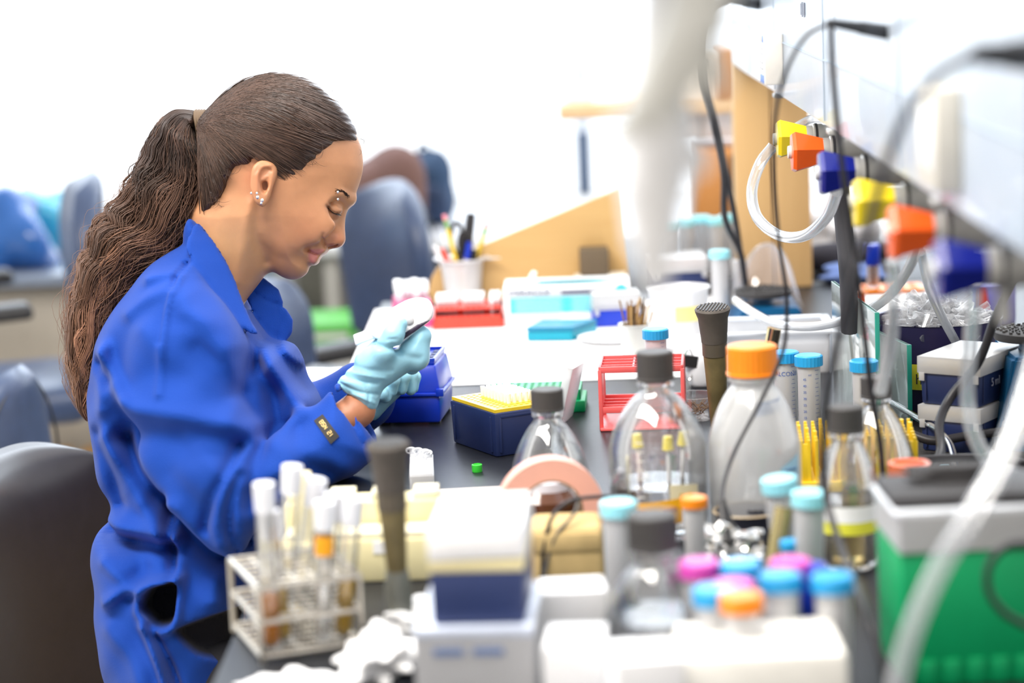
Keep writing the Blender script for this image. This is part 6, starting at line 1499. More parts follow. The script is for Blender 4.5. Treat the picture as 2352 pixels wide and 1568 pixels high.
bm = newbm(); box(bm, (0, 0, h / 2), (w, 0.07, h), 0.007, 0.97, seg=3); finish('parcel_body', bm, 'kraft', t); bm = newbm(); box(bm, (0, -0.0345, h * 0.75), (w * 0.9, 0.003, h * 0.3), 0.001); finish('flap', bm, 'kraft', t)
# ------------------------------------------------------------ nearest row
FL, FR = atz(604, 1524), atz(836, 1492); BL = atz(606, 1402)
vx = (FR - FL); wr = vx.length; vx.normalize(); vy = Vector((-vx.y, vx.x, 0)); dr = 0.115
ctr = FL + vx * wr / 2 + vy * dr / 2; ctr.z = BZ
rack = thing('wire_tube_rack', 'chrome wire test tube rack holding tall white capped tubes', 'rack', ctr, math.atan2(vx.y, vx.x))
hz = [0.006, atY(604, 1430, FL.y).z - BZ, atY(604, 1352, FL.y).z - BZ]
for zi, z in enumerate(hz):
    bm = newbm(); ww, dd = wr / 2, dr / 2
    tube(bm, [(-ww, -dd, z), (ww, -dd, z), (ww, dd, z), (-ww, dd, z), (-ww, -dd, z)], 0.0024, 8, 0)
    for k in range(1, 5): cyl(bm, (-ww + k * wr / 5, -dd, z), (-ww + k * wr / 5, dd, z), 0.0010, n=8)
    for k in range(1, 7): cyl(bm, (-ww, -dd + k * dr / 7, z), (ww, -dd + k * dr / 7, z), 0.0010, n=8)
    if zi == 0:
        for k in range(1, 20): cyl(bm, (-ww + k * wr / 20, -dd, z - 0.001), (-ww + k * wr / 20, dd, z - 0.001), 0.0008, n=6)
    finish('wire_tier', bm, mat('bright steel wire', (0.66, 0.61, 0.53), 0.32, metal=1.0), rack)
for sx in (-1, 1):
    for sy in (-1, 1):
        bm = newbm(); cyl(bm, (sx * wr / 2, sy * dr / 2, 0.0), (sx * wr / 2, sy * dr / 2, hz[2]), 0.0024, n=8); finish('upright', bm, mat('bright steel wire', (0.66, 0.61, 0.53), 0.32, metal=1.0), rack)
Mgold = mat('golden liquid', (0.85, 0.50, 0.04), 0.2); Mor = mat('orange liquid', (0.90, 0.30, 0.01), 0.2)
def culture(label, fx, fy, hx, hy, liq=None, band=None):
    foot = ctr + vx * (fx * wr) + vy * (fy * dr); foot.z = BZ + 0.0085; top = atY(hx, hy, foot.y); d = top - foot; L = d.length
    t = thing('culture_tube', label, 'tube', foot); t.rotation_mode = 'QUATERNION'; t.rotation_quaternion = d.to_track_quat('Z', 'Y'); r = 0.0082
    bm = newbm(); lathe(bm, [(0, 0)] + [(r * math.sin(a), r - r * math.cos(a)) for a in (0.4, 0.8, 1.2, 1.57)] + [(r, L - 0.012), (r * .9, L - 0.012), (r * .88, r), (0, 0.0015)], 24); finish('tube_body', bm, 'glass', t)
    bm = newbm(); lathe(bm, [(r * 1.05, L - 0.026), (r * 1.10, L - 0.026), (r * 1.18, L - 0.008), (r * 1.18, L - 0.001), (r, L), (0, L)], 24); finish('cap', bm, mat('frosted white cap', (0.80, 0.81, 0.86), 0.35), t)
    if liq: bm = newbm(); lathe(bm, [(0, 0.002)] + [(r * .97 * math.sin(a), 0.0006 + r - r * math.cos(a)) for a in (0.4, 0.8, 1.2, 1.57)] + [(r * .97, liq[1]), (0, liq[1])], 20); finish('liquid', bm, liq[0], t)
    if band: bm = newbm(); lathe(bm, [(r * 1.02, L * band[0]), (r * 1.04, L * band[0]), (r * 1.04, L * band[1]), (r * 1.02, L * band[1])], 20); finish('orange_band', bm, mat('orange sticker', (0.9, 0.38, 0.01), 0.5), t)
culture('tall capped tube of orange liquid at the left front of the wire rack', -0.36, -0.34, 606, 1108, (Mor, 0.050))
culture('capped tube of golden liquid leaning left in the wire rack, second row', -0.20, -0.20, 618, 1172, (Mgold, 0.052))
culture('tallest capped tube leaning left at the back of the wire rack', -0.05, 0.30, 672, 1068)
culture('capped tube at the back middle of the wire rack, beside the tallest one', 0.08, 0.34, 728, 1098, (Mgold, 0.012))
culture('capped tube with an orange sticker in the front middle of the wire rack', 0.14, -0.36, 746, 1150, None, (0.62, 0.76))
culture('capped tube of golden liquid at the right end of the wire rack', 0.36, -0.30, 812, 1142, (Mgold, 0.055))
culture('capped tube at the back right of the wire rack, partly hidden', 0.34, 0.20, 768, 1132)
# cream rack behind them
a, b = atz(640, 1345), atz(1000, 1345); w = b.x - a.x; t = thing('cream_block', 'stepped cream plastic block rack behind the wire tube rack', 'rack', ((a.x + b.x) / 2 + 0.004, a.y + 0.05, BZ)); h1 = atY(860, 1240, a.y).z - BZ; h2 = atY(900, 1150, a.y + 0.05).z - BZ
bm = newbm(); box(bm, (0, -0.025, h1 / 2), (w, 0.05, h1), 0.003); box(bm, (0, 0.022, h2 / 2), (w * 1.0, 0.045, h2), 0.003)
finish('block_body', bm, 'cream', t)
bm = newbm(); box(bm, (0, -0.028, h1 + 0.003), (w * 0.94, 0.038, 0.008), 0.001)
for k in range(4): box(bm, (-w * 0.40 + k * w * 0.27, 0.022, h2 + 0.004), (w * 0.16, 0.034, 0.008), 0.001)
finish('raised_steps', bm, mat('pale cream plastic', (0.86, 0.80, 0.58), 0.5), t)
bm = newbm(); box(bm, (w * 0.16, -0.0506, h1 * 0.82), (w * 0.15, 0.001, h1 * 0.28)); finish('label', bm, 'paper', t)
for k, (x0, y0, x1, y1, l) in enumerate([(590, 1345, 575, 1190, 'slim cream holder leaning at the bench edge beside the wire rack'), (676, 1240, 662, 1090, 'slim cream holder between the capped tubes and the sleeve')]):
    A = atz(x0, y0 + (0 if k == 0 else 100)); T_ = atY(x1 + 15, y1, A.y); bm = newbm(); hh = T_.z - BZ; box(bm, (0, 0, hh / 2), (0.020, 0.03, hh), 0.003, 0.75); o = finish('holder', bm, 'cream'); o.location = (A.x + 0.014, A.y + 0.01, BZ); tag(o, l, 'holder')
# white tray of pink foam
q = atz(1075, 1222); t = thing('foam_tray', 'white tray lined with magenta dotted foam behind the navy lidded box', 'tray', (q.x + 0.01, q.y + 0.03, BZ), R(4)); h = atY(1075, 1165, q.y + 0.01).z - BZ
bm = newbm(); box(bm, (0, 0, h / 2), (0.10, 0.07, h), 0.002)
for s in (-1, 1): box(bm, (0, s * 0.034, h + 0.004), (0.10, 0.003, 0.010), 0.001); box(bm, (s * 0.049, 0, h + 0.004), (0.003, 0.07, 0.010), 0.001)
finish('tray_body', bm, mat('off white plastic', (0.85, 0.83, 0.78), 0.5), t)
bm = newbm(); g = random.Random(1)
for i in range(13):
    for j in range(9): lathe(bm, [(0, h + 0.0022), (0.0026, h + 0.0018), (0.0028, h)], 8, Matrix.Translation((-0.042 + i * 0.007, -0.028 + j * 0.007, 0)))
o = finish('pink_dots', bm, mat('magenta foam', (0.80, 0.05, 0.30), 0.7), t); o['kind'] = 'stuff'
# lidded navy box standing on a clear box
Y0 = 1.86; zb = atY(1110, 1436, Y0).z; xw0, xw1 = atY(1002, 1436, Y0).x, atY(1216, 1432, Y0).x; w = xw1 - xw0; cx = (xw0 + xw1) / 2; hn = atY(1110, 1312, Y0).z - zb; hl = atY(1110, 1238, Y0).z - zb - hn
t = thing('clear_box', 'frosted clear box carrying the navy lidded box, at the bottom of the picture', 'box', (cx - 0.004, Y0 + 0.062, BZ), R(-3)); hc = zb - BZ - 0.0003
bm = newbm(); W2, D2 = w * 1.26, 0.135
for s in (-1, 1): box(bm, (s * W2 / 2, 0, hc / 2), (0.002, D2, hc)); box(bm, (0, s * D2 / 2, hc / 2), (W2, 0.002, hc))
box(bm, (0, 0, 0.001), (W2, D2, 0.002)); finish('box_wall', bm, 'milky', t)
bm = newbm(); box(bm, (0, 0, hc - 0.004), (W2 * 1.02, D2 * 1.02, 0.008), 0.001); finish('lid', bm, mat('frosted pale blue lid', (0.62, 0.68, 0.82), 0.35), t)
bm = newbm(); box(bm, (-W2 * 0.22, -D2 / 2 - 0.0015, hc * 0.78), (W2 * 0.26, 0.001, 0.006)); box(bm, (W2 * 0.12, -D2 / 2 - 0.0015, hc * 0.78), (W2 * 0.26, 0.001, 0.006)); finish('blue_slot', bm, mat('grey blue slot', (0.18, 0.25, 0.45), 0.4), t)
t = thing('pipette_tip_box', 'navy tip box with a tall white lid on the frosted clear box', 'tip box', (cx, Y0 + 0.062, zb), R(-3))
bm = newbm(); box(bm, (0, 0, hn / 2), (w, 0.118, hn), 0.003, 1.02); finish('box_base', bm, mat('slate navy plastic', (0.028, 0.045, 0.14), 0.4), t)
bm = newbm(); box(bm, (0, 0, hn + 0.004), (w * 1.02, 0.121, 0.010), 0.002); finish('cream_deck', bm, mat('pale yellow deck', (0.88, 0.78, 0.45), 0.5), t)
bm = newbm(); box(bm, (0, 0, hn + 0.009 + hl / 2), (w * 1.05, 0.124, hl), 0.003, 0.97, Matrix.Rotation(R(-2), 4, 'Y')); finish('lid', bm, 'white', t)
# white tissue heaps
q = atz(880, 1545); placed('tissue', 'crumpled white tissue heap beside the frosted clear box', 'tissue', (q.x, q.y, BZ), 0.055, 0.065, 0.030, mat('white tissue', (0.92, 0.92, 0.93), 0.8), 61, amp=0.55, sub=5, fr=4.5)
q = atz(905, 1462); placed('tissue', 'smaller crumpled white tissue at the foot of the rubber headed barrel', 'tissue', (q.x + 0.012, q.y + 0.012, BZ), 0.035, 0.04, 0.026, mat('white tissue', (0.92, 0.92, 0.93), 0.8), 62, amp=0.5, sub=5, fr=4.5)
q = atz(690, 1600); placed('tissue', 'flat white tissue at the very bottom below the wire rack', 'tissue', (q.x, q.y, BZ), 0.07, 0.05, 0.018, mat('white tissue', (0.92, 0.92, 0.93), 0.8), 63, amp=0.5, sub=5, fr=4.5)
# white cartons and rack in the near middle
def wbox(nm, label, cat, x0, x1, topy, Y, d, m='white', rz=0, h=None, bev=0.004):
    A, B = atY(x0, topy, Y), atY(x1, topy, Y); h = h or A.z - BZ; bm = newbm(); box(bm, (0, 0, h / 2), (B.x - A.x, d, h), bev); o = finish(nm, bm, m); o.location = ((A.x + B.x) / 2, Y + d / 2, BZ); o.rotation_euler.z = R(rz); return tag(o, label, cat)
wbox('carton', 'plain white carton between the navy box and the near black capped bottle', 'carton', 1240, 1392, 1362, 1.99, 0.05, rz=3, bev=0.001)
wbox('carton', 'low white carton in front of the plain one at the bottom of the picture', 'carton', 1252, 1395, 1490, 1.80, 0.07, rz=-4, bev=0.002)
wbox('foam_rack', 'off white foam block holding the bright capped tubes', 'rack', 1560, 1950, 1510, 1.76, 0.10, m=mat('off white foam', (0.90, 0.88, 0.82), 0.9), rz=0, bev=0.008)
wbox('carton', 'white carton beside the near bottle at the bottom of the picture', 'carton', 1405, 1565, 1520, 1.72, 0.06, rz=5, bev=0.002)
# bright capped tubes in the near right
pr = {}
NT = [(1605, 1284, 'mag', 'magenta capped tube, leftmost of the near cluster'), (1702, 1287, 'sky', 'blue capped tube behind the orange capped one in the near cluster'), (1683, 1332, 'mag', 'magenta capped tube just behind the orange capped one in the near cluster'), (1702, 1360, 'orange', 'orange capped tube, frontmost of the near cluster'),
      (1792, 1313, 'sky', 'blue capped tube left of the royal blue vial in the near cluster'), (1912, 1316, 'sky', 'blue capped tube at the right end of the near cluster'), (1815, 1282, 'mag', 'magenta capped tube hidden behind the blue ones in the near cluster'), (1640, 1345, 'sky', 'blue capped tube peeping out left of the orange cap')]
for x, y, c, l in NT:
    p_ = stand(x, y + 3, 0.1165)
    if c in pr: dup(pr[c], p_, label=l)
    else: pr[c] = falcon(l, p_, c, group='bright capped tubes in the near cluster', print_=False)
for x, y, l, ln in [(1812, 1092, 'pale cyan capped tube leaning by the blue label, farther one', (2, -5)), (1850, 1128, 'pale cyan capped tube over the royal blue vial, nearer one', (0, 2)), (1420, 1150, 'pale blue capped tube beside the kraft parcel', (0, 0))]:
    falcon(l, stand(x, y, 0.1165), 'cyan', lean=ln, print_=False, liquid=(Mor, 0.03) if x == 1850 else None)
p_ = stand(1857, 1296, 0.112); vial('vial with a tall royal blue cap standing among the bright capped tubes', p_, 0.0125, 0.112, 0.040, 'blue', (mat('white powder', (0.88, 0.88, 0.86), 0.8), 0.5))
falcon('slim tube with an orange cap standing behind the magenta capped tube', stand(1594, 1140, 0.0876), 'orange', s=0.75, print_=False)
falcon('small tube with a blue cap in front of the cyan capped tubes', stand(1816, 1240, 0.070), 'sky', s=0.6, print_=False)
q = atz(1678, 1330); placed('foil', 'crumpled silver foil between the slim orange capped tube and the cyan capped ones', 'foil', (q.x, q.y + 0.03, BZ), 0.055, 0.05, 0.045, mat('crumpled foil', (0.9, 0.9, 0.9), 0.22, metal=1.0), 71, amp=0.55, sub=4, fr=7, ang=12)
q = atz(1722, 1252); t = thing('bowl', 'dark round bowl behind the crumpled foil', 'bowl', (q.x, q.y + 0.02, BZ))
bm = newbm(); lathe(bm, [(0, 0), (0.024, 0), (0.034, 0.030), (0.0355, 0.032), (0.033, 0.031), (0.022, 0.004), (0, 0.004)], 36); finish('bowl_wall', bm, mat('slate glazed bowl', (0.07, 0.07, 0.11), 0.25), t)
bm = newbm(); lathe(bm, [(0.0345, 0.0315), (0.0362, 0.0322), (0.0348, 0.034), (0.033, 0.0325), (0.0345, 0.0315)], 36); finish('rim', bm, mat('tan glaze', (0.42, 0.33, 0.22), 0.4), t)
A = atz(1762, 1395); T_ = atY(1800, 1165, A.y + 0.02); t = thing('glass_rod', 'thick golden rod leaning beside the cyan capped tubes', 'rod', (A.x, A.y, BZ)); d = T_ - Vector(t.location); t.rotation_mode = 'QUATERNION'; t.rotation_quaternion = d.to_track_quat('Z', 'Y')
bm = newbm(); cyl(bm, (0, 0, 0), (0, 0, d.length), 0.0085, n=20); finish('rod', bm, mat('olive gold metal', (0.5, 0.42, 0.2), 0.25, metal=0.8), t)
# green box with frosted and black lids, lower right
Y0 = 1.93; A = atz(2068, 1610); A = atY(2066, 1500, Y0); zg = atY(2080, 1266, Y0).z; zf = atY(2080, 1184, Y0).z; W_ = 0.19; D_ = 0.105
t = thing('green_rack_box', 'big emerald green rack box with frosted walls above, lower right corner', 'box', (A.x + W_ / 2, Y0 + D_ / 2, BZ), R(3)); hg, hf = zg - BZ, zf - BZ
bm = newbm(); box(bm, (0, 0, hg / 2), (W_, D_, hg), 0.004, 1.02)
for k in range(9): box(bm, (-W_ / 2 + 0.02 + k * 0.02, -D_ / 2 - 0.0005, 0.012), (0.014, 0.003, 0.022), 0.001)
finish('green_base', bm, 'green', t)
bm = newbm(); 
for s in (-1, 1): box(bm, (s * (W_ / 2 + 0.001), 0, (hg + hf) / 2), (0.003, D_ + 0.004, hf - hg)); box(bm, (0, s * (D_ / 2 + 0.001), (hg + hf) / 2), (W_ + 0.004, 0.003, hf - hg))
finish('frosted_wall', bm, 'milky', t)
bm = newbm(); rack_plate(bm, W_ - 0.004, D_ - 0.004, hg + 0.004, 0.003, 12, 8, 0.005); finish('green_deck', bm, 'green', t)
bm = newbm(); box(bm, (-0.004, 0, hf + 0.002), (W_ * 1.02, D_ * 1.02, 0.004), 0.001); finish('frosted_lid', bm, mat('frosted lid white', (0.78, 0.82, 0.88), 0.4), t)
zl = BZ + hf + 0.0045; bm = newbm(); hb_ = 0.009; box(bm, (0, 0, hb_ / 2), (0.145, 0.09, hb_), 0.003); o = finish('black_tray', bm, mat('black foam tray', (0.03, 0.028, 0.03), 0.6)); o.location = (A.x + 0.068, Y0 + 0.052, zl); o.rotation_euler.z = R(2); tag(o, 'flat black tray lying on the frosted lid of the green box', 'tray')
placed('black_cloth', 'black bunched cloth heaped on the flat black tray', 'cloth', (A.x + 0.045, Y0 + 0.068, zl + hb_ + 0.0005), 0.075, 0.04, 0.011, mat('black foam tray', (0.03, 0.028, 0.03), 0.6), 81, amp=0.5)
t = bpy.data.objects['ring_cap']; t.location = (atY(2088, 1075, 2.36).x, 2.36, BZ); hh = atY(2088, 1062, 2.36).z - BZ
bm = newbm(); lathe(bm, [(0.0, 0), (0.019, 0.0), (0.019, hh - 0.014), (0.0, hh - 0.014)], 30); finish('jar_wall', bm, 'clearp', t)
bm = newbm(); lathe(bm, [(0.0185, hh - 0.016), (0.021, hh - 0.016), (0.021, hh), (0.016, hh + 0.0005), (0.016, hh - 0.003), (0, hh - 0.004)], 36); finish('orange_lid', bm, mat('coral orange plastic', (0.88, 0.22, 0.10), 0.3), t)
t.name = 'orange_lid_jar'; t['label'] = 'small clear jar with a coral orange rimmed lid behind the black tray'; t['category'] = 'jar'
# ------------------------------------------------------------ service panel fittings
def pathY(pts): return [atY(x, y, Y) for x, y, Y in pts]
def cable(name, label, cat, pts, rpx, m='cable', group=None, n=10):
    P = pathY(pts); r = rpx * mpp(sum(p[2] for p in pts) / len(pts)); bm = newbm(); o0 = P[0]; tube(bm, [p - o0 for p in P], r, n, 10); o = finish(name, bm, m); o.location = o0; return tag(o, label, cat, group)
def valve(px, py, X, col, label, cn):
    q = atX(px, py, X); t = thing('gas_valve', label, 'valve', (X - 0.018, q.y, q.z)); s = 1.0
    def axis(bm, prof, n, rot=0.0): lathe(bm, prof, n, Matrix.Rotation(R(90), 4, 'Y') @ Matrix.Rotation(rot, 4, 'Z'))
    bm = newbm(); axis(bm, [(0, 0.0), (0.024, 0.001), (0.0265, 0.005), (0.0165, 0.038), (0, 0.038)], 6, 0.35); finish('knob', bm, col, t, 25)
    bm = newbm(); axis(bm, [(0, -0.004), (0.0075, -0.0035), (0.008, 0.001), (0, 0.001)], 20); finish('knob_stud', bm, mat('pale grey stud', (0.62, 0.62, 0.6), 0.4), t)
    bm = newbm(); axis(bm, [(0, 0.038), (0.0155, 0.038), (0.0155, 0.046), (0.0175, 0.047), (0.0175, 0.058), (0.0160, 0.060), (0.0165, 0.13), (0.019, 0.131), (0.019, 0.14), (0, 0.14)], 28); finish('valve_body', bm, 'greym', t)
    bm = newbm(); axis(bm, [(0.0178, 0.049), (0.0182, 0.049), (0.0182, 0.052), (0.0178, 0.052)], 28); finish('collar_ring', bm, 'black', t)
    bm = newbm(); lathe(bm, [(0, 0), (0.0062, 0), (0.0050, -0.018), (0.0062, -0.020), (0.0046, -0.032), (0, -0.032)], 16, Matrix.Translation((0.052, -0.0, -0.012))); finish('outlet', bm, 'greym', t)
    return t
My = mat('strong yellow knob plastic', (0.85, 0.66, 0.02), 0.3); Mo = MT('oknob'); Mbk = mat('deep blue knob plastic', (0.008, 0.015, 0.22), 0.25)
for px, py, c, l in [(1815, 318, My, 'yellow knobbed gas valve, farthest of the six under the panel'), (1851, 348, Mo, 'orange red knobbed gas valve between the far yellow and far blue ones'), (1918, 396, Mbk, 'deep blue knobbed gas valve, third from the far end'),
                     (2003, 465, My, 'yellow knobbed gas valve beside the nearer orange red one'), (2088, 532, Mo, 'orange red knobbed gas valve, big and blurred, fifth from the far end'), (2202, 618, Mbk, 'deep blue knobbed gas valve, nearest and most blurred')]: valve(px, py, 0.305, c, l, '')
bm = newbm(); box(bm, (0.455, 2.55, 1.284), (0.05, 2.9, 0.018), 0.004)
for y in (1.35, 2.0, 2.75, 3.4): box(bm, (0.395, y, 1.2935), (0.16, 0.03, 0.006), 0.001)
o = finish('service_rail', bm, 'greym'); tag(o, 'grey metal rail the gas valves are screwed into, under the panel', 'rail')
# sockets and plugs
a = atX(1798, 78, PX); t = thing('socket_box', 'small white raised socket box with blue and yellow marks on the far panel', 'socket', (PX - 0.0125, a.y + 0.055, (a.z + atX(1798, 193, PX).z) / 2)); hh = a.z - atX(1798, 193, PX).z
bm = newbm(); box(bm, (0, 0, 0), (0.025, 0.105, hh), 0.002); finish('box_body', bm, mat('warm white plastic', (0.72, 0.69, 0.64), 0.45), t)
for k, (y, z, w, h, c) in enumerate([(-.028, .40, .022, .045, 'blue'), (-.006, .40, .018, .040, 'yellow'), (-.026, -.40, .020, .05, 'blue'), (.004, -.40, .02, .05, 'blue')]):
    bm = newbm(); box(bm, (-0.0128, y, z * hh), (0.0006, w, h * 0.22), 0.0002); finish('colour_mark', bm, mat('signal blue print', (0.02, 0.14, 0.55), 0.4) if c == 'blue' else mat('amber print', (0.8, 0.5, 0.03), 0.4), t)
bm = newbm()
for z in (-.2, -.08, .1, .2):
    for y in (-.02, .01): box(bm, (-0.0128, y, z * hh), (0.0005, 0.010, 0.003))
finish('slot_mark', bm, mat('grey print', (0.18, 0.2, 0.25), 0.6), t)
a = atX(2208, 205, PX); b = atX(2208, 440, PX); t = thing('socket_box', 'larger blurred cream socket box on the near panel', 'socket', (PX - 0.010, a.y + 0.05, (a.z + b.z) / 2)); bm = newbm(); box(bm, (0, 0, 0), (0.020, 0.10, abs(a.z - b.z)), 0.002); finish('box_body', bm, mat('cream grey plastic', (0.55, 0.52, 0.46), 0.5), t)
bm = newbm()
for s in (-1, 1): box(bm, (-0.0102, s * 0.022, 0), (0.0008, 0.022, abs(a.z - b.z) * 0.6), 0.0002)
finish('socket_face', bm, mat('pale socket face', (0.78, 0.80, 0.82), 0.3), t)
def plug(label, x0, y0, x1, y1, Y, rpx, ridges=True):
    A, B = atX(x0, y0, Y), atX(x1, y1, PX); Y = B.y; t = thing('power_plug', label, 'plug', B); bm = newbm(); r = rpx * mpp(Y); cyl(bm, (0, 0, 0), (A - B) * 0.45, r * 1.25, r * 1.1, 18); finish('plug_body', bm, 'black', t)
    bm = newbm(); d = A - B
    for k in range(7): cyl(bm, d * (0.45 + 0.075 * k), d * (0.45 + 0.075 * k + 0.05), r * (1.0 - 0.04 * k), r * (0.95 - 0.04 * k), 16)
    cyl(bm, d * 0.45, d, r * 0.8, r * 0.55, 14); finish('strain_relief', bm, 'black', t); return t
plug('black plug in the far end of the white panel, at the top of the picture', 1672, -2, 1742, 8, 0.262, 11)
plug('ridged black plug in the middle of the white panel with two cords', 1903, 52, 2036, 74, 0.256, 14)
plug('big blurred black plug in the near panel at the right edge', 2235, 125, 2400, 128, 0.268, 30)
cable('power_cable', 'black cord hanging from the far plug in front of the post', 'cord', [(1673, -1, 3.495), (1632, 22, 3.52), (1610, 90, 3.58), (1612, 180, 3.68), (1640, 290, 3.8), (1662, 400, 3.82), (1665, 500, 3.85), (1700, 580, 3.93), (1712, 650, 3.95)], 8)
cable('power_cable', 'second black cord twisting behind the first one by the post', 'cord', [(1615, 140, 3.80), (1625, 210, 3.82), (1648, 300, 3.85), (1668, 400, 3.88), (1688, 500, 3.92), (1702, 590, 3.97), (1712, 655, 3.99)], 7)
cable('power_cable', 'thin dark cord looping left from the ridged plug down to the probe', 'cord', [(1904, 54, 2.212), (1850, 85, 2.23), (1805, 165, 2.26), (1782, 260, 2.30), (1777, 400, 2.34), (1790, 560, 2.38), (1806, 680, 2.42), (1800, 800, 2.43), (1750, 915, 2.42), (1690, 1030, 2.40), (1662, 1110, 2.36), (1658, 1160, 2.33)], 5)
t = thing('probe', 'thick black probe hanging at the end of the thin cord over the foil', 'probe', atY(1658, 1150, 2.33)); e = atY(1668, 1250, 2.30) - Vector(t.location); e2 = atY(1712, 1275, 2.30) - Vector(t.location)
bm = newbm(); cyl(bm, (0, 0, 0), e, 0.0042, 0.0072, 16); finish('grip', bm, 'black', t); bm = newbm(); cyl(bm, (0, 0, 0), e2, 0.0030, 0.0026, 12); finish('lead', bm, 'black', t)
cable('power_cable', 'thin dark cord hanging straight down from the ridged plug past the bottles', 'cord', [(1908, 58, 2.214), (1912, 150, 2.22), (1925, 300, 2.24), (1942, 440, 2.26), (1966, 610, 2.30), (1985, 760, 2.33), (2000, 890, 2.35), (2022, 1020, 2.36), (2030, 1110, 2.36)], 7)
cable('power_cable', 'thick blurred black cord arching from the near plug down beside the green box', 'cord', [(2237, 126, 1.535), (2160, 170, 1.56), (2085, 260, 1.62), (2030, 390, 1.72), (1998, 520, 1.82), (1960, 640, 1.93), (1925, 780, 2.02), (1900, 900, 2.05), (1890, 1020, 2.08), (1900, 1150, 2.08), (1940, 1280, 2.02), (1985, 1390, 1.92), (2020, 1500, 1.88), (2040, 1600, 1.86)], 10)
cable('dark_strap', 'dark grey strap hanging behind the yellow and orange red knobs', 'strap', [(1925, 380, 2.95), (1938, 520, 2.95), (1948, 640, 2.95), (1952, 760, 2.97)], 21, mat('dark grey webbing', (0.06, 0.06, 0.07), 0.6))
cable('power_cable', 'black cord running across the speckled mat to the right edge', 'cord', [(2100, 1000, 2.80), (2150, 1012, 2.79), (2240, 998, 2.79), (2360, 985, 2.80)], 11)
cable('power_cable', 'black cord lying along the front of the speckled mat', 'cord', [(2110, 1055, 2.62), (2200, 1050, 2.62), (2290, 1052, 2.62), (2370, 1066, 2.62)], 9)
cable('power_cable', 'black cord with a tie hanging in front of the stacked navy boxes', 'cord', [(2345, 610, 2.72), (2290, 720, 2.72), (2248, 830, 2.72), (2185, 910, 2.72), (2158, 970, 2.70), (2160, 1040, 2.66), (2125, 1085, 2.60)], 11)
cable('power_cable', 'black cord loop hanging before the green box at the right edge', 'cord', [(2370, 1248, 1.82), (2310, 1255, 1.82), (2272, 1300, 1.82), (2272, 1360, 1.82), (2310, 1410, 1.82), (2375, 1445, 1.82)], 9)
cable('twisted_lead', 'black twisted lead falling over the kraft parcel', 'lead', [(1440, 1140, 2.36), (1380, 1140, 2.33), (1310, 1150, 2.30), (1270, 1185, 2.285), (1250, 1250, 2.28), (1245, 1325, 2.28)], 5)
cable('twisted_lead', 'second twisted lead falling over the kraft parcel, nearer its middle', 'lead', [(1330, 1145, 2.31), (1318, 1180, 2.29), (1280, 1225, 2.28), (1262, 1270, 2.28), (1250, 1320, 2.275)], 4, mat('striped dark lead', (0.10, 0.09, 0.08), 0.5))
# clear hoses
H_ = 'tubing'
def outlet(px, py): return atX(px, py, 0.305)
cable('clear_hose', 'clear hose looping down from the far yellow valve', 'hose', [(1776, 335, 3.12), (1745, 378, 3.12), (1727, 440, 3.10), (1740, 500, 3.06), (1790, 540, 3.0), (1850, 540, 2.92), (1900, 495, 2.84), (1922, 440, 2.78)], 13, H_, n=16)
cable('clear_hose', 'clear hose arching over the far knobs', 'hose', [(1828, 292, 3.20), (1870, 272, 3.18), (1925, 282, 3.12), (1965, 310, 3.05)], 10, H_, n=16)
cable('clear_hose', 'clear hose hanging straight from the nearer orange red valve', 'hose', [(2050, 600, 2.20), (2052, 700, 2.22), (2044, 800, 2.25), (2022, 900, 2.28)], 15, H_, n=16)
cable('clear_hose', 'long clear hose sagging from the valves across the frosted tray', 'hose', [(2112, 560, 2.72), (2085, 620, 2.80), (2040, 680, 2.90), (1975, 722, 3.0), (1880, 748, 3.12), (1790, 745, 3.25), (1730, 718, 3.35), (1690, 690, 3.45)], 11, H_, n=16)
cable('clear_hose', 'short clear hose dropping from the valves into the purple bucket', 'hose', [(2115, 580, 2.78), (2135, 660, 2.82), (2160, 720, 2.9), (2195, 785, 2.98)], 11, H_, n=16)
cable('clear_hose', 'clear hose falling from the nearest blue valve and curling right on the bench', 'hose', [(2238, 655, 2.20), (2230, 780, 2.22), (2222, 900, 2.24), (2235, 990, 2.24), (2275, 1060, 2.24), (2370, 1110, 2.26)], 17, H_, n=16)
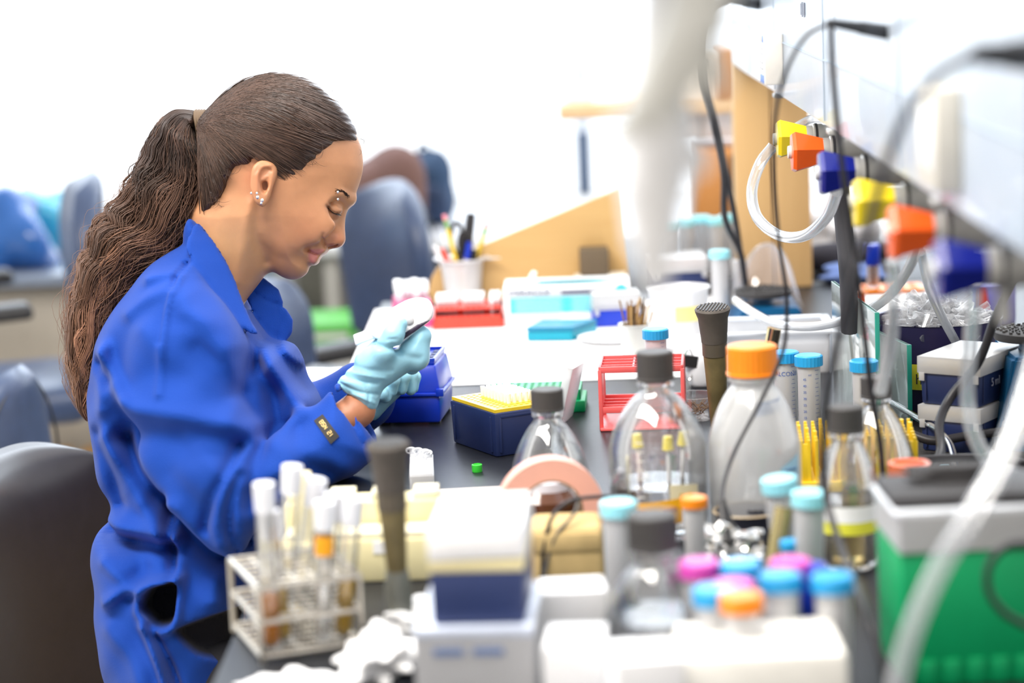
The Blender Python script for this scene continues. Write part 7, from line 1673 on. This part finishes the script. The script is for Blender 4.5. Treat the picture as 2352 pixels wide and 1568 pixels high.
cable('clear_hose', 'big blurred clear hose rising from the bottom edge to the right', 'hose', [(2050, 1640, 1.62), (2068, 1540, 1.62), (2105, 1420, 1.62), (2165, 1290, 1.63), (2240, 1170, 1.64), (2310, 1040, 1.66), (2352, 930, 1.68), (2390, 800, 1.70)], 25, H_, n=18)
cable('metal_tube', 'shiny bent metal tube running under the glass plates onto the mat', 'tube', [(2050, 925, 2.92), (2100, 955, 2.86), (2150, 985, 2.80), (2182, 1020, 2.72), (2195, 1075, 2.62), (2198, 1110, 2.58)], 8, 'chrome')
# ------------------------------------------------------------ white pipettes hanging close to us
zr = atY(1500, -150, 1.25).z
bm = newbm(); box(bm, (0.175, 1.20, zr + 0.012), (0.33, 0.16, 0.010), 0.003); o = finish('pipette_holder', bm, 'steel'); tag(o, 'steel arm reaching out from the panel that the white pipettes hang on', 'holder')
def pip(label, pts, rad, m, hook):
    P = [atY(x, y, Y) for x, y, Y in pts]; t = thing('pipette', label, 'pipette', P[0]); s = mpp(pts[0][2])
    for k, (nm, r0, r1) in enumerate(rad):
        bm = newbm(); tube(bm, [P[k] - P[0], (P[k] + P[k + 1]) / 2 - P[0], P[k + 1] - P[0]], r0 * s, 24, 0, rad=(r0 * s, r1 * s)); finish(nm, bm, m, t)
    bm = newbm(); h = [atY(x, y, Y) - P[0] for x, y, Y in hook]; tube(bm, h, 26 * s, 14, 6, rad=(34 * s, 16 * s)); finish('finger_hook', bm, m, t)
pip('grey white pipette hanging slantwise, blurred, at the top', [(1640, -160, 1.14), (1590, 80, 1.14), (1480, 265, 1.14), (1392, 318, 1.14)], [('handle', 66, 84), ('barrel', 84, 60), ('nozzle', 50, 14)], mat('grey white pipette plastic', (0.60, 0.60, 0.57), 0.4), [(1600, 90, 1.14), (1650, 170, 1.14), (1640, 230, 1.14)])
pip('white pipette hanging upright, blurred, in front of the wooden partition', [(1545, -150, 1.25), (1518, 250, 1.25), (1500, 440, 1.25), (1500, 570, 1.25), (1508, 665, 1.25)], [('handle', 60, 70), ('barrel', 88, 80), ('shaft', 72, 56), ('nozzle', 46, 22)], 'white', [(1560, 330, 1.25), (1600, 360, 1.25), (1610, 400, 1.25)])
